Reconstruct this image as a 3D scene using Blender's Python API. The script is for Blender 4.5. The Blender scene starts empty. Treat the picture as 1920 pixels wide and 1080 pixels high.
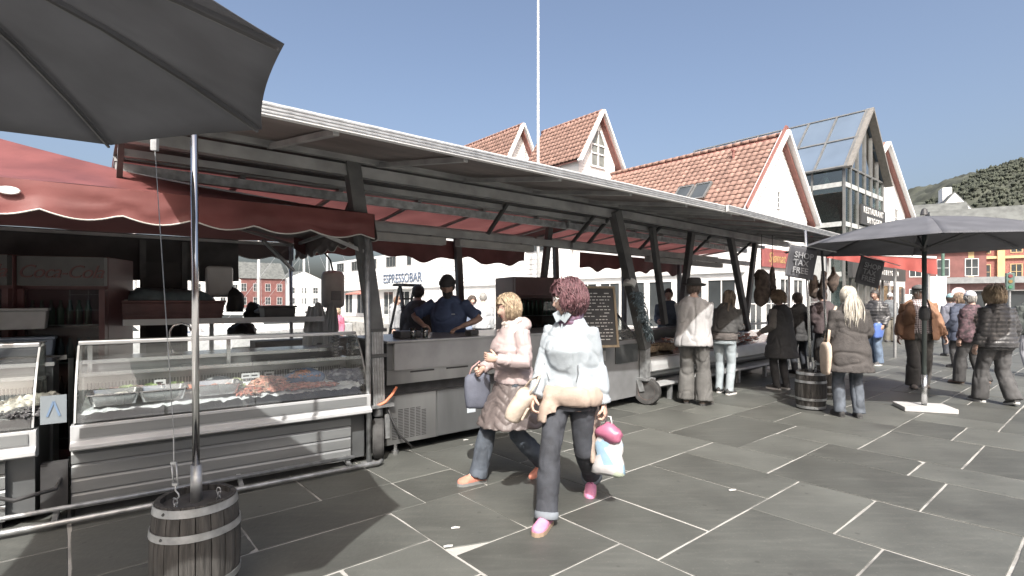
import bpy, math, random
import numpy as np
from mathutils import Vector, Matrix
random.seed(7)
R = math.radians
sc = bpy.context.scene
col = sc.collection

# ------------------------------------------------------------------ camera, sky, sun, exposure
cam = bpy.data.objects.new('camera', bpy.data.cameras.new('camera'))
col.objects.link(cam)
cam.location = (0, 0, 1.5)
cam.rotation_euler = (R(90), 0, 0)
cam.data.sensor_width = 36
cam.data.lens = 36 * 979 / 1920
cam.data.shift_y = 23 / 1920
cam.data.clip_start = 0.05
cam.data.clip_end = 6000
sc.camera = cam

SUN_EL, SUN_ROT = R(46), R(180 - 3)
world = bpy.data.worlds.new('World')
sc.world = world
world.use_nodes = True
wn = world.node_tree
wn.nodes.clear()
wo = wn.nodes.new('ShaderNodeOutputWorld')
wb = wn.nodes.new('ShaderNodeBackground')
ws = wn.nodes.new('ShaderNodeTexSky')
ws.sky_type = 'NISHITA'
ws.sun_disc = False
ws.sun_elevation = SUN_EL
ws.sun_rotation = SUN_ROT
ws.air_density = 0.9
ws.dust_density = 7.0
ws.ozone_density = 0.4
wb.inputs[1].default_value = 0.15
wn.links.new(ws.outputs[0], wb.inputs[0])
wn.links.new(wb.outputs[0], wo.inputs[0])

sun = bpy.data.objects.new('sun', bpy.data.lights.new('sun', 'SUN'))
col.objects.link(sun)
sun.data.energy = 4.0
sun.data.angle = R(0.53)
sun.data.color = (1.0, 0.965, 0.91)
sdir = Vector((math.sin(SUN_ROT) * math.cos(SUN_EL), math.cos(SUN_ROT) * math.cos(SUN_EL), math.sin(SUN_EL)))
sun.rotation_euler = sdir.to_track_quat('Z', 'Y').to_euler()
sun.location = (8, -20, 25)

sc.cycles.max_bounces = 6
sc.cycles.diffuse_bounces = 3
sc.cycles.glossy_bounces = 3
sc.cycles.transparent_max_bounces = 10
sc.cycles.sample_clamp_indirect = 6
sc.cycles.caustics_reflective = False
sc.cycles.caustics_refractive = False
vs = sc.view_settings
vs.view_transform = 'Standard'
vs.look = 'None'
vs.exposure = 0.68
vs.gamma = 1.0
vs.use_curve_mapping = False

# ------------------------------------------------------------------ pixels of the photograph -> places
F, CX, HY, EYE = 979.0, 960.0, 563.0, 1.5
def at(px, py, Y):
    return Vector(((px - CX) / F * Y, Y, EYE + (HY - py) / F * Y))
def G(px, py, z=0.0):
    return at(px, py, (EYE - z) * F / (py - HY))

# ------------------------------------------------------------------ materials
_M = {}
def pale(c):  # lifts and greys every base colour to imitate a washed-out veil
    l = .3 * c[0] + .55 * c[1] + .15 * c[2]
    return [min(.82, (v + (l - v) * .16) * .92 + .032) for v in c[:3]]
def M(name, colr=(.5, .5, .5), rough=.6, metal=0., var=.12, scale=6., bump=0., bscale=40., stretch=(1, 1, 1),
      trans=0., rand=0., spec=.5, col2=None, lo=.35, hi=.65, detail=4., emit=0., bstretch=None):
    if name in _M:
        return _M[name]
    m = bpy.data.materials.new(name)
    m.use_nodes = True
    nt = m.node_tree
    L = nt.links.new
    b = nt.nodes['Principled BSDF']
    out = nt.nodes['Material Output']
    tc = nt.nodes.new('ShaderNodeTexCoord')
    mp = nt.nodes.new('ShaderNodeMapping')
    mp.inputs['Scale'].default_value = stretch
    csrc = tc.outputs['Object']
    if rand:
        oi = nt.nodes.new('ShaderNodeObjectInfo')
        vm = nt.nodes.new('ShaderNodeVectorMath')
        vm.name = 'coords'
        vm.operation = 'MULTIPLY_ADD'
        vm.inputs[1].default_value = (37, 91, 13)
        L(oi.outputs['Random'], vm.inputs[0])
        L(tc.outputs['Object'], vm.inputs[2])
        csrc = vm.outputs[0]
    L(csrc, mp.inputs[0])
    nz = nt.nodes.new('ShaderNodeTexNoise')
    nz.inputs['Scale'].default_value = scale
    nz.inputs['Detail'].default_value = detail
    L(mp.outputs[0], nz.inputs[0])
    mr = nt.nodes.new('ShaderNodeMapRange')
    mr.inputs[1].default_value = lo
    mr.inputs[2].default_value = hi
    L(nz.outputs[0], mr.inputs[0])
    mx = nt.nodes.new('ShaderNodeMix')
    mx.data_type = 'RGBA'
    colr, col2 = pale(colr), (pale(col2) if col2 else None)
    c = Vector(colr[:3])
    c1 = [max(0, v * (1 - var)) for v in c]
    c2 = list(col2) if col2 else [min(1, v * (1 + var)) for v in c]
    mx.inputs[6].default_value = (*c1, 1)
    mx.inputs[7].default_value = (*c2[:3], 1)
    L(mr.outputs[0], mx.inputs[0])
    cout = mx.outputs[2]
    if rand:
        r2 = nt.nodes.new('ShaderNodeMapRange')
        r2.inputs[3].default_value = 1 - rand
        r2.inputs[4].default_value = 1 + rand
        L(oi.outputs['Random'], r2.inputs[0])
        hs = nt.nodes.new('ShaderNodeHueSaturation')
        L(r2.outputs[0], hs.inputs['Value'])
        L(cout, hs.inputs['Color'])
        cout = hs.outputs[0]
    L(cout, b.inputs['Base Color'])
    b.inputs['Metallic'].default_value = metal
    b.inputs['Specular IOR Level'].default_value = spec
    r3 = nt.nodes.new('ShaderNodeMapRange')
    r3.inputs[3].default_value = max(.02, rough - .08)
    r3.inputs[4].default_value = min(1, rough + .08)
    L(nz.outputs[0], r3.inputs[0])
    L(r3.outputs[0], b.inputs['Roughness'])
    if bump:
        n2 = nt.nodes.new('ShaderNodeTexNoise')
        n2.inputs['Scale'].default_value = bscale
        n2.inputs['Detail'].default_value = 5
        mp2 = nt.nodes.new('ShaderNodeMapping')
        mp2.inputs['Scale'].default_value = bstretch or stretch
        L(tc.outputs['Object'], mp2.inputs[0])
        L(mp2.outputs[0], n2.inputs[0])
        bp = nt.nodes.new('ShaderNodeBump')
        bp.inputs['Strength'].default_value = bump
        bp.inputs['Distance'].default_value = .01
        L(n2.outputs[0], bp.inputs['Height'])
        L(bp.outputs[0], b.inputs['Normal'])
    if emit:
        b.inputs['Emission Color'].default_value = (*colr[:3], 1)
        b.inputs['Emission Strength'].default_value = emit
    if trans:
        tr = nt.nodes.new('ShaderNodeBsdfTranslucent')
        L(cout, tr.inputs[0])
        ms = nt.nodes.new('ShaderNodeMixShader')
        ms.inputs[0].default_value = trans
        L(b.outputs[0], ms.inputs[1])
        L(tr.outputs[0], ms.inputs[2])
        L(ms.outputs[0], out.inputs[0])
    _M[name] = m
    return m

def glass_mat(name, tint=(.93, .96, .95), refl=.10, rough=.01, dirt=0.):
    if name in _M:
        return _M[name]
    m = bpy.data.materials.new(name)
    m.use_nodes = True
    nt = m.node_tree
    L = nt.links.new
    nt.nodes.remove(nt.nodes['Principled BSDF'])
    out = nt.nodes['Material Output']
    t = nt.nodes.new('ShaderNodeBsdfTransparent')
    t.inputs[0].default_value = (*tint, 1)
    g = nt.nodes.new('ShaderNodeBsdfGlossy')
    g.inputs['Roughness'].default_value = rough
    fr = nt.nodes.new('ShaderNodeLayerWeight')
    fr.inputs[0].default_value = .3
    mr = nt.nodes.new('ShaderNodeMapRange')
    mr.inputs[3].default_value = refl
    mr.inputs[4].default_value = .75
    L(fr.outputs['Fresnel'], mr.inputs[0])
    ms = nt.nodes.new('ShaderNodeMixShader')
    L(mr.outputs[0], ms.inputs[0])
    L(t.outputs[0], ms.inputs[1])
    L(g.outputs[0], ms.inputs[2])
    cur = ms.outputs[0]
    if dirt:
        d = nt.nodes.new('ShaderNodeBsdfDiffuse')
        d.inputs[0].default_value = (.75, .78, .77, 1)
        nz = nt.nodes.new('ShaderNodeTexNoise')
        nz.inputs['Scale'].default_value = 3.5
        nz.inputs['Detail'].default_value = 6
        m2 = nt.nodes.new('ShaderNodeMapRange')
        m2.inputs[1].default_value = .3
        m2.inputs[2].default_value = .8
        m2.inputs[3].default_value = dirt * .3
        m2.inputs[4].default_value = dirt * 1.6
        L(nz.outputs[0], m2.inputs[0])
        s2 = nt.nodes.new('ShaderNodeMixShader')
        L(m2.outputs[0], s2.inputs[0])
        L(cur, s2.inputs[1])
        L(d.outputs[0], s2.inputs[2])
        cur = s2.outputs[0]
    L(cur, out.inputs[0])
    _M[name] = m
    return m

def slate_mat():
    m = M('slate', (.060, .066, .057), .55, 0, .20, 1.6, .30, 26, rand=.22, lo=.3, hi=.7, detail=9, spec=.45)
    nt = m.node_tree
    L = nt.links.new
    # streaks of cleavage and pale scuffs laid over the mottling
    hs = [n for n in nt.nodes if n.type == 'HUE_SAT'][0]
    b = nt.nodes['Principled BSDF']
    tc = [n for n in nt.nodes if n.type == 'TEX_COORD'][0]
    mp = nt.nodes.new('ShaderNodeMapping')
    mp.inputs['Scale'].default_value = (1.2, 9, 1)
    mp.inputs['Rotation'].default_value = (0, 0, .6)
    co = nt.nodes['coords'].outputs[0]
    oi = [n for n in nt.nodes if n.type == 'OBJECT_INFO'][0]
    cx = nt.nodes.new('ShaderNodeCombineXYZ')
    mu = nt.nodes.new('ShaderNodeMath')
    mu.operation = 'MULTIPLY'
    mu.inputs[1].default_value = 23.
    L(oi.outputs['Random'], mu.inputs[0])
    L(mu.outputs[0], cx.inputs[2])
    L(cx.outputs[0], mp.inputs['Rotation'])
    L(co, mp.inputs[0])
    nz = nt.nodes.new('ShaderNodeTexNoise')
    nz.inputs['Scale'].default_value = 2.4
    nz.inputs['Detail'].default_value = 8
    L(mp.outputs[0], nz.inputs[0])
    mr = nt.nodes.new('ShaderNodeMapRange')
    mr.inputs[1].default_value = .48
    mr.inputs[2].default_value = .8
    mr.inputs[4].default_value = .28
    L(nz.outputs[0], mr.inputs[0])
    sp = nt.nodes.new('ShaderNodeTexNoise')
    sp.inputs['Scale'].default_value = 55
    sp.inputs['Detail'].default_value = 3
    L(co, sp.inputs[0])
    mr2 = nt.nodes.new('ShaderNodeMapRange')
    mr2.inputs[1].default_value = .64
    mr2.inputs[2].default_value = .76
    mr2.inputs[4].default_value = .5
    L(sp.outputs[0], mr2.inputs[0])
    ad = nt.nodes.new('ShaderNodeMath')
    ad.operation = 'ADD'
    ad.use_clamp = True
    L(mr.outputs[0], ad.inputs[0])
    L(mr2.outputs[0], ad.inputs[1])
    mx = nt.nodes.new('ShaderNodeMix')
    mx.data_type = 'RGBA'
    mx.inputs[7].default_value = (.17, .172, .158, 1)
    L(ad.outputs[0], mx.inputs[0])
    L(hs.outputs[0], mx.inputs[6])
    # dark gum spots and drip stains
    sv = nt.nodes.new('ShaderNodeTexVoronoi')
    sv.inputs['Scale'].default_value = 5.5
    L(co, sv.inputs['Vector'])
    s1 = nt.nodes.new('ShaderNodeMapRange')
    s1.inputs[1].default_value = .06
    s1.inputs[2].default_value = .10
    s1.inputs[3].default_value = .55
    s1.inputs[4].default_value = 0
    L(sv.outputs['Distance'], s1.inputs[0])
    st = nt.nodes.new('ShaderNodeTexNoise')
    st.inputs['Scale'].default_value = 1.1
    st.inputs['Detail'].default_value = 5
    L(co, st.inputs[0])
    s2 = nt.nodes.new('ShaderNodeMapRange')
    s2.inputs[1].default_value = .55
    s2.inputs[2].default_value = .72
    s2.inputs[4].default_value = .45
    L(st.outputs[0], s2.inputs[0])
    sm = nt.nodes.new('ShaderNodeMath')
    sm.operation = 'MAXIMUM'
    L(s1.outputs[0], sm.inputs[0])
    L(s2.outputs[0], sm.inputs[1])
    m3 = nt.nodes.new('ShaderNodeMix')
    m3.data_type = 'RGBA'
    m3.inputs[7].default_value = (.045, .046, .043, 1)
    L(sm.outputs[0], m3.inputs[0])
    L(mx.outputs[2], m3.inputs[6])
    L(m3.outputs[2], b.inputs['Base Color'])
    return m

# ------------------------------------------------------------------ mesh helpers
class MB:
    def __init__(s):
        s.v, s.f, s.m = [], [], []
    def add(s, vs, fs, mi=0):
        o = len(s.v)
        s.v.extend([tuple(p) for p in vs])
        s.f.extend([tuple(i + o for i in f) for f in fs])
        s.m.extend([mi] * len(fs))
        return s
    def box(s, x0, x1, y0, y1, z0, z1, mi=0):
        if x1 < x0: x0, x1 = x1, x0
        if y1 < y0: y0, y1 = y1, y0
        if z1 < z0: z0, z1 = z1, z0
        return s.add([(x0, y0, z0), (x1, y0, z0), (x1, y1, z0), (x0, y1, z0), (x0, y0, z1), (x1, y0, z1), (x1, y1, z1), (x0, y1, z1)],
                     [(0, 3, 2, 1), (4, 5, 6, 7), (0, 1, 5, 4), (1, 2, 6, 5), (2, 3, 7, 6), (3, 0, 4, 7)], mi)
    def beam(s, p, q, w, h=None, up=(0, 0, 1), mi=0):
        p, q = Vector(p), Vector(q)
        h = h or w
        d = (q - p).normalized()
        a = d.cross(Vector(up))
        if a.length < 1e-4: a = d.cross(Vector((1, 0, 0)))
        a.normalize()
        b = a.cross(d)
        a = a * w / 2
        b = b * h / 2
        vs = [p - a - b, p + a - b, p + a + b, p - a + b, q - a - b, q + a - b, q + a + b, q - a + b]
        return s.add(vs, [(0, 1, 2, 3), (7, 6, 5, 4), (4, 5, 1, 0), (5, 6, 2, 1), (6, 7, 3, 2), (7, 4, 0, 3)], mi)
    def loft(s, rings, caps=True, closed=True, mi=0):
        n = len(rings[0])
        vs = [p for r in rings for p in r]
        fs = []
        for i in range(len(rings) - 1):
            for j in range(n if closed else n - 1):
                a, b = i * n + j, i * n + (j + 1) % n
                fs.append((a, b, b + n, a + n))
        if caps and closed:
            fs.append(tuple(range(n - 1, -1, -1)))
            k = (len(rings) - 1) * n
            fs.append(tuple(range(k, k + n)))
        return s.add(vs, fs, mi)
    def tube(s, path, r, n=10, caps=True, mi=0, flat=1.0, up=None):
        path = [Vector(p) for p in path]
        rad = r if isinstance(r, (list, tuple)) else [r] * len(path)
        rings = []
        prev = None
        for i, p in enumerate(path):
            d = (path[min(i + 1, len(path) - 1)] - path[max(i - 1, 0)])
            d = d.normalized() if d.length > 1e-9 else Vector((0, 0, 1))
            if prev is None:
                a = d.cross(Vector(up) if up else Vector((0, 0, 1)))
                if a.length < .05: a = d.cross(Vector((1, 0, 0)))
            else:
                a = prev - d * prev.dot(d)
                if a.length < 1e-5: a = d.cross(Vector((1, 0, 0)))
            a.normalize()
            prev = a
            b = d.cross(a)
            rings.append([p + a * (math.cos(t) * rad[i]) + b * (math.sin(t) * rad[i] * flat) for t in [2 * math.pi * k / n for k in range(n)]])
        return s.loft(rings, caps, True, mi)
    def lathe(s, prof, n=20, c=(0, 0, 0), mi=0, caps=True):
        c = Vector(c)
        rings = [[c + Vector((math.cos(t) * r, math.sin(t) * r, z)) for t in [2 * math.pi * k / n for k in range(n)]] for r, z in prof]
        return s.loft(rings, caps, True, mi)
    def prism(s, poly, h0, h1, axis='z', mi=0):
        def w(p, h):
            return {'z': (p[0], p[1], h), 'y': (p[0], h, p[1]), 'x': (h, p[0], p[1])}[axis]
        n = len(poly)
        vs = [w(p, h0) for p in poly] + [w(p, h1) for p in poly]
        fs = [tuple(range(n - 1, -1, -1)), tuple(range(n, 2 * n))] + [(i, (i + 1) % n, (i + 1) % n + n, i + n) for i in range(n)]
        return s.add(vs, fs, mi)
    def sheet(s, fn, nu, nv, thick=0., mi=0):
        vs = [Vector(fn(i / nu, j / nv)) for i in range(nu + 1) for j in range(nv + 1)]
        k = nv + 1
        fs = [(i * k + j, (i + 1) * k + j, (i + 1) * k + j + 1, i * k + j + 1) for i in range(nu) for j in range(nv)]
        return s.add(vs, fs, mi)
    def ball(s, c, r, n=10, m=7, mi=0):
        c = Vector(c)
        if not isinstance(r, (tuple, list)): r = (r, r, r)
        rings = []
        for i in range(1, m):
            t = math.pi * i / m
            rings.append([c + Vector((math.sin(t) * math.cos(a) * r[0], math.sin(t) * math.sin(a) * r[1], -math.cos(t) * r[2])) for a in [2 * math.pi * k / n for k in range(n)]])
        return s.loft(rings, True, True, mi)
    def xf(s, mat, start=0):
        for i in range(start, len(s.v)):
            s.v[i] = tuple(mat @ Vector(s.v[i]))
        return s
    def mesh(s, name, mats, smooth=False):
        me = bpy.data.meshes.new(name)
        me.from_pydata(s.v, [], s.f)
        for m in (mats if isinstance(mats, (list, tuple)) else [mats]):
            me.materials.append(m)
        if any(s.m):
            me.polygons.foreach_set('material_index', s.m)
        if smooth:
            me.polygons.foreach_set('use_smooth', [True] * len(me.polygons))
        me.update()
        return me
    def build(s, name, mats, parent=None, smooth=False, bevel=0., angle=None, flip=False, solid=0.):
        me = s.mesh(name, mats, smooth or angle is not None)
        o = bpy.data.objects.new(name, me)
        col.objects.link(o)
        if parent is not None: o.parent = parent
        if angle is not None:
            me.set_sharp_from_angle(angle=R(angle))
        if solid:
            md = o.modifiers.new('solid', 'SOLIDIFY')
            md.thickness = solid
            md.offset = 0
        if bevel:
            md = o.modifiers.new('bevel', 'BEVEL')
            md.width = bevel
            md.segments = 2
            md.limit_method = 'ANGLE'
            md.angle_limit = R(40)
        return o

def tag(o, label=None, cat=None, group=None, kind=None):
    if label: o['label'] = label
    if cat: o['category'] = cat
    if group: o['group'] = group
    if kind: o['kind'] = kind
    return o
def thing(name, label, cat, loc=(0, 0, 0), rz=0., group=None):
    o = bpy.data.objects.new(name, None)
    o.empty_display_size = .1
    col.objects.link(o)
    o.location = loc
    o.rotation_euler = (0, 0, rz)
    return tag(o, label, cat, group)
def box(name, b, mat, parent=None, bevel=0.):
    return MB().box(*b).build(name, mat, parent, bevel=bevel)
def text(name, s, size, mat, parent, loc, rot=(90, 0, 0), ext=.004, align='CENTER', shear=0., space=1., width=None, bold=0.):
    cu = bpy.data.curves.new(name, 'FONT')
    cu.body = s
    cu.size = size
    cu.extrude = ext
    cu.align_x = align
    cu.align_y = 'CENTER'
    cu.shear = shear
    cu.space_character = space
    cu.offset = bold
    cu.resolution_u = 3
    cu.materials.append(mat)
    o = bpy.data.objects.new(name, cu)
    col.objects.link(o)
    o.parent = parent
    o.location = loc
    o.rotation_euler = [R(a) for a in rot]
    return o
def copy_tree(o, parent=None):
    c = o.copy()
    col.objects.link(c)
    c.parent = parent
    for ch in list(o.children):
        copy_tree(ch, c)
    return c

def vnoise(P, seed=0):
    P = np.asarray(P, float) + seed * 17.31
    i = np.floor(P).astype(np.int64)
    f = P - i
    f = f * f * (3 - 2 * f)
    def h(a, b, c):
        n = (a * 374761393 + b * 668265263 + c * 2147483647 * 3 + seed * 974711) & 0xffffffff
        n = ((n ^ (n >> 13)) * 1274126177) & 0xffffffff
        return ((n ^ (n >> 16)) & 0xffff) / 32767.5 - 1
    r = 0
    for dx in (0, 1):
        for dy in (0, 1):
            for dz in (0, 1):
                w = (f[:, 0] if dx else 1 - f[:, 0]) * (f[:, 1] if dy else 1 - f[:, 1]) * (f[:, 2] if dz else 1 - f[:, 2])
                r = r + w * h(i[:, 0] + dx, i[:, 1] + dy, i[:, 2] + dz)
    return r

# shared materials
ALU = M('brushed_aluminium', (.50, .51, .52), .38, .75, .14, 3, .05, 30, stretch=(.15, 1, 1))
ALUD = M('dull_aluminium', (.34, .35, .35), .5, .5, .2, 4, .1, 20)
STEEL = M('stainless_steel', (.55, .56, .57), .25, .9, .1, 3, .04, 60, stretch=(1, 1, .1))
GALV = M('galvanised_steel', (.42, .44, .45), .45, .7, .25, 14, .1, 30)
DARKSTEEL = M('dark_painted_steel', (.055, .06, .06), .5, .2, .3, 5, .1, 20)
BLACK = M('black_plastic', (.02, .02, .022), .5, 0, .3, 8)
RUBBER = M('rubber', (.03, .03, .03), .75, 0, .3, 12, .2, 60)
WHITEPL = M('white_plastic', (.75, .76, .74), .4, 0, .06, 4)
GLASS = glass_mat('display_glass', refl=.05, dirt=.05)
RED = M('red_tarpaulin', (.28, .045, .04), .38, 0, .2, 3, .2, 5, trans=.22, spec=.4)
REDCLOTH = M('red_awning_cloth', (.25, .06, .055), .6, 0, .18, 2, .15, 6, trans=.28)
# ------------------------------------------------------------------ the ground: slate paving on a grout bed
AX = Vector((math.sin(R(49.7)), math.cos(R(49.7)), 0))
BX = Vector((math.cos(R(49.7)), -math.sin(R(49.7)), 0))
GROUT = M('grout', (.13, .128, .12), .85, 0, .2, 2.2, .5, 60, col2=(.40, .395, .37), lo=.30, hi=.52, detail=7)
def frame(o, ang):
    a = R(ang)
    return Vector((o[0], o[1], 0)), Vector((math.sin(a), math.cos(a), 0)), Vector((-math.cos(a), math.sin(a), 0))
O1, U1, W1 = frame((-1.272, 4.79), 54.4)
def quay_pt(s, t): return O1 + U1 * s + W1 * t
PB = Vector((9.57, 21.45, 0))       # near left corner of the pier building
PA, PN = AX.copy(), -BX
def pier_pt(x, y): return PB + PA * x + PN * y
q = [quay_pt(-90, 8.5), quay_pt(6.5, 8.5), pier_pt(-6, 5), pier_pt(-6, 46), pier_pt(12, 46), pier_pt(40, 80), pier_pt(200, 300), Vector((900, 500, 0)), Vector((900, -300, 0)), Vector((-120, -300, 0))]
gb = MB().prism([(p.x, p.y) for p in q][::-1], -3.0, -.006)
tag(gb.build('pavement', GROUT), kind='structure')
pavement = bpy.data.objects['pavement']
ws_ = M('harbour_water', (.02, .035, .04), .12, 0, .3, .2, .6, 1.2, spec=.5)
tag(MB().add([(-3000, -500, -1.4), (3000, -500, -1.4), (3000, 4000, -1.4), (-3000, 4000, -1.4)], [(0, 1, 2, 3)]).build('water', ws_), kind='structure')

SLATE = slate_mat()
DA, DB, B0 = .2885, .268, -.42
known = [(9, 13, 2, 5), (8, 13, -1, 2), (13, 16, 3, 5), (13, 16, 0, 3), (16, 19, 2, 6), (16, 19, -2, 2), (19, 21, 3, 6), (19, 21, -1, 3),
         (21, 25, 2, 5), (21, 25, -1, 2), (25, 28, 3, 5), (25, 28, 0, 3), (11, 14, 5, 9), (14, 16, 5, 9), (9, 11, 5, 8), (16, 18, 6, 9), (18, 21, 6, 8),
         (21, 23, 5, 8), (18, 23, 8, 11), (23, 26, 5, 9), (6, 8, 8, 11), (8, 11, 8, 11), (6, 9, 6, 8), (4, 6, 7, 9), (2, 6, 9, 11), (11, 13, 9, 12), (13, 18, 9, 12), (7, 9, 11, 13), (9, 11, 11, 15), (3, 7, 11, 13), (5, 7, 13, 16), (7, 9, 13, 16)]
I0, I1, J0, J1 = -14, 150, -70, 48
occ = np.zeros((I1 - I0, J1 - J0), bool)
slabs = []
for s_ in known:
    a = occ[s_[0] - I0:s_[1] - I0, s_[2] - J0:s_[3] - J0]
    if not a.any():
        a[:] = True
        slabs.append(s_)
rs = random.Random(3)
for i in range(I0, I1):
    for j in range(J0, J1):
        if occ[i - I0, j - J0]: continue
        w, h = rs.choice([(3, 3), (3, 4), (4, 3), (3, 2), (2, 3), (4, 2), (5, 3), (3, 5)])
        while w > 1 and (i + w > I1 or occ[i - I0:i + w - I0, j - J0].any()): w -= 1
        while h > 1 and (j + h > J1 or occ[i - I0:i + w - I0, j - J0:j + h - J0].any()): h -= 1
        occ[i - I0:i + w - I0, j - J0:j + h - J0] = True
        slabs.append((i, i + w, j, j + h))
def slab_poly(s_, near):
    a0, a1, b1, b0 = s_[0] * DA, s_[1] * DA, B0 - s_[2] * DB, B0 - s_[3] * DB
    g = rs.uniform(.005, .0105)
    a0 += g; a1 -= g; b0 += g; b1 -= g
    c = [(a0, b0), (a1, b0), (a1, b1), (a0, b1)]
    if s_ == (6, 8, 8, 11):
        c = [(a0, b0), (a1, b0), (a1, b1), (a0 + .26, b1), (a0, b1 - .10)]
    elif near and rs.random() < .12:
        k = rs.randrange(4)
        p, pr, nx = c[k], c[k - 1], c[(k + 1) % 4]
        d = rs.uniform(.02, .05)
        f = lambda u: (p[0] + (u[0] - p[0]) * d / max(.2, math.dist(u, p)), p[1] + (u[1] - p[1]) * d / max(.2, math.dist(u, p)))
        c[k:k + 1] = [f(pr), f(nx)]
    out = []
    for k in range(len(c)):
        p, n = c[k], c[(k + 1) % len(c)]
        m = 4 if near else 1
        for e in range(m):
            t = e / m
            jx = rs.uniform(-.003, .003)
            out.append((p[0] + (n[0] - p[0]) * t + jx, p[1] + (n[1] - p[1]) * t + rs.uniform(-.003, .003)))
    return out
def slab_c(s_):
    p = AX * ((s_[0] + s_[1]) / 2 * DA) + BX * (B0 - (s_[2] + s_[3]) / 2 * DB)
    return p
def on_quay(p):
    d = p - O1
    if d.dot(W1) > 8.3 and d.dot(U1) < 6.5: return False
    e = p - PB
    if e.dot(PA) < -5.6 and e.dot(PN) > 6: return False
    return not (e.dot(PN) > .3 and e.dot(PA) > 0 and e.dot(PA) < 28)
vis = []
for s_ in slabs:
    c = slab_c(s_)
    if c.y < 1.2 or abs(c.x) / c.y > 1.12 or c.y > 70 or not on_quay(c): continue
    under = (c - O1).dot(W1) > .9 and (c - O1).dot(U1) < 11 and (c - O1).dot(W1) < 3.5
    vis.append(((c - Vector((0, 0, 0))).length + (100 if under else 0), s_))
vis.sort()
rest = MB()
for k, (d, s_) in enumerate(vis):
    near = k < 290
    poly = slab_poly(s_, near)
    c = slab_c(s_)
    tx, ty, dz = rs.uniform(-.003, .003), rs.uniform(-.003, .003), rs.uniform(-.0015, .0015)
    ca, cb = c.dot(AX), c.dot(BX)
    n = len(poly)
    top, low = [], []
    for (a, b) in poly:
        p = AX * a + BX * b
        z = dz + tx * (a - ca) + ty * (b - cb)
        ia, ib = a + (ca - a) * .008, b + (cb - b) * .008
        pi = AX * ia + BX * ib
        top.append(Vector((pi.x, pi.y, z)))
        low.append(Vector((p.x, p.y, z - .004)))
    bot = [Vector((p.x, p.y, -.03)) for p in low]
    fs = [tuple(range(n - 1, -1, -1))] + [(i, (i + 1) % n, (i + 1) % n + n, i + n) for i in range(n)] + [(i + n, (i + 1) % n + n, (i + 1) % n + 2 * n, i + 2 * n) for i in range(n)]
    if near:
        mb = MB().add([p - c for p in top + low + bot], [f[::-1] if False else f for f in fs])
        o = mb.build('paving_stone', SLATE, pavement)
        o.location = c
    else:
        rest.add(top + low + bot, fs)
tag(rest.build('paving_stones', SLATE, pavement), kind='stuff')

# ------------------------------------------------------------------ far hill and far shore
def forest_mat():
    m = M('wooded_hillside', (.022, .032, .016), .9, 0, .45, .035, 1., .12, col2=(.05, .06, .035), lo=.35, hi=.7, detail=8)
    return m
hill = MB()
def hf(u, v):
    x = 380 + u * 1500
    y = 620 + v * 700
    r = min(1, v * 2.1) * (205 / (1 + math.exp(-(x - 770) / 26)) + 62 / (1 + math.exp(-(x - 925) / 28)) + 60 / (1 + math.exp(-(x - 1100) / 60)))
    return (x, y, r)
nu, nv = 190, 80
pts = np.array([hf(i / nu, j / nv) for i in range(nu + 1) for j in range(nv + 1)])
pts[:, 2] += (vnoise(pts * [.02, .02, 0], 1) * 14 + vnoise(pts * [.06, .06, 0], 2) * 6 + vnoise(pts * [.2, .2, 0], 5) * 4.5) * np.clip(pts[:, 2] / 40, 0, 1)
pts[:, 2] = np.maximum(pts[:, 2], -2)
k_ = nv + 1
hill.add(pts.tolist(), [(i * k_ + j, (i + 1) * k_ + j, (i + 1) * k_ + j + 1, i * k_ + j + 1) for i in range(nu) for j in range(nv)])
ho = hill.build('hill', forest_mat(), smooth=True)
tag(ho, kind='structure')
# tree crowns standing on the hillside: one mass of foliage
tr = MB()
rh = random.Random(5)
for _ in range(24000):
    i, j = rh.randrange(40, 110), rh.randrange(1, 50)
    p = Vector(pts[i * k_ + j]) + Vector((rh.uniform(-5, 5), rh.uniform(-5, 5), 0))
    if p.z < 4 or rh.random() < .25: continue
    h = rh.uniform(3, 8)
    r = h * rh.uniform(.3, .6)
    a0 = rh.random() * 6
    ring = [p + Vector((math.cos(a0 + a) * r * rh.uniform(.7, 1.2), math.sin(a0 + a) * r, h * .35)) for a in (0, 1.26, 2.5, 3.77, 5.03)]
    tr.add([p + Vector((0, 0, -3))] + ring + [p + Vector((0, 0, h))], [(0, 2, 1), (0, 3, 2), (0, 4, 3), (0, 5, 4), (0, 1, 5), (6, 1, 2), (6, 2, 3), (6, 3, 4), (6, 4, 5), (6, 5, 1)])
tag(tr.build('hillside_wood', M('far_foliage', (.020, .034, .014), .9, 0, .5, .05, col2=(.045, .058, .028))), 'dark green wood covering the far hillside', 'wood', kind='stuff')
sh = MB()
pts2 = np.array([(-900 + i * 14, 900 + j * 60, 0) for i in range(110) for j in range(8)], float)
pts2[:, 2] = np.array([math.sin(math.pi * (j / 7)) for i in range(110) for j in range(8)]) * (22 + 10 * np.sin(np.repeat(np.arange(110), 8) * .13)) - 2
pts2[:, 2] += vnoise(pts2 * [.02, .02, 0], 4) * 8
sh.add(pts2.tolist(), [(i * 8 + j, (i + 1) * 8 + j, (i + 1) * 8 + j + 1, i * 8 + j + 1) for i in range(109) for j in range(7)])
tag(sh.build('far_shore', M('far_shore', (.09, .12, .13), .9, 0, .3, .02), smooth=True), kind='structure')

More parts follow.
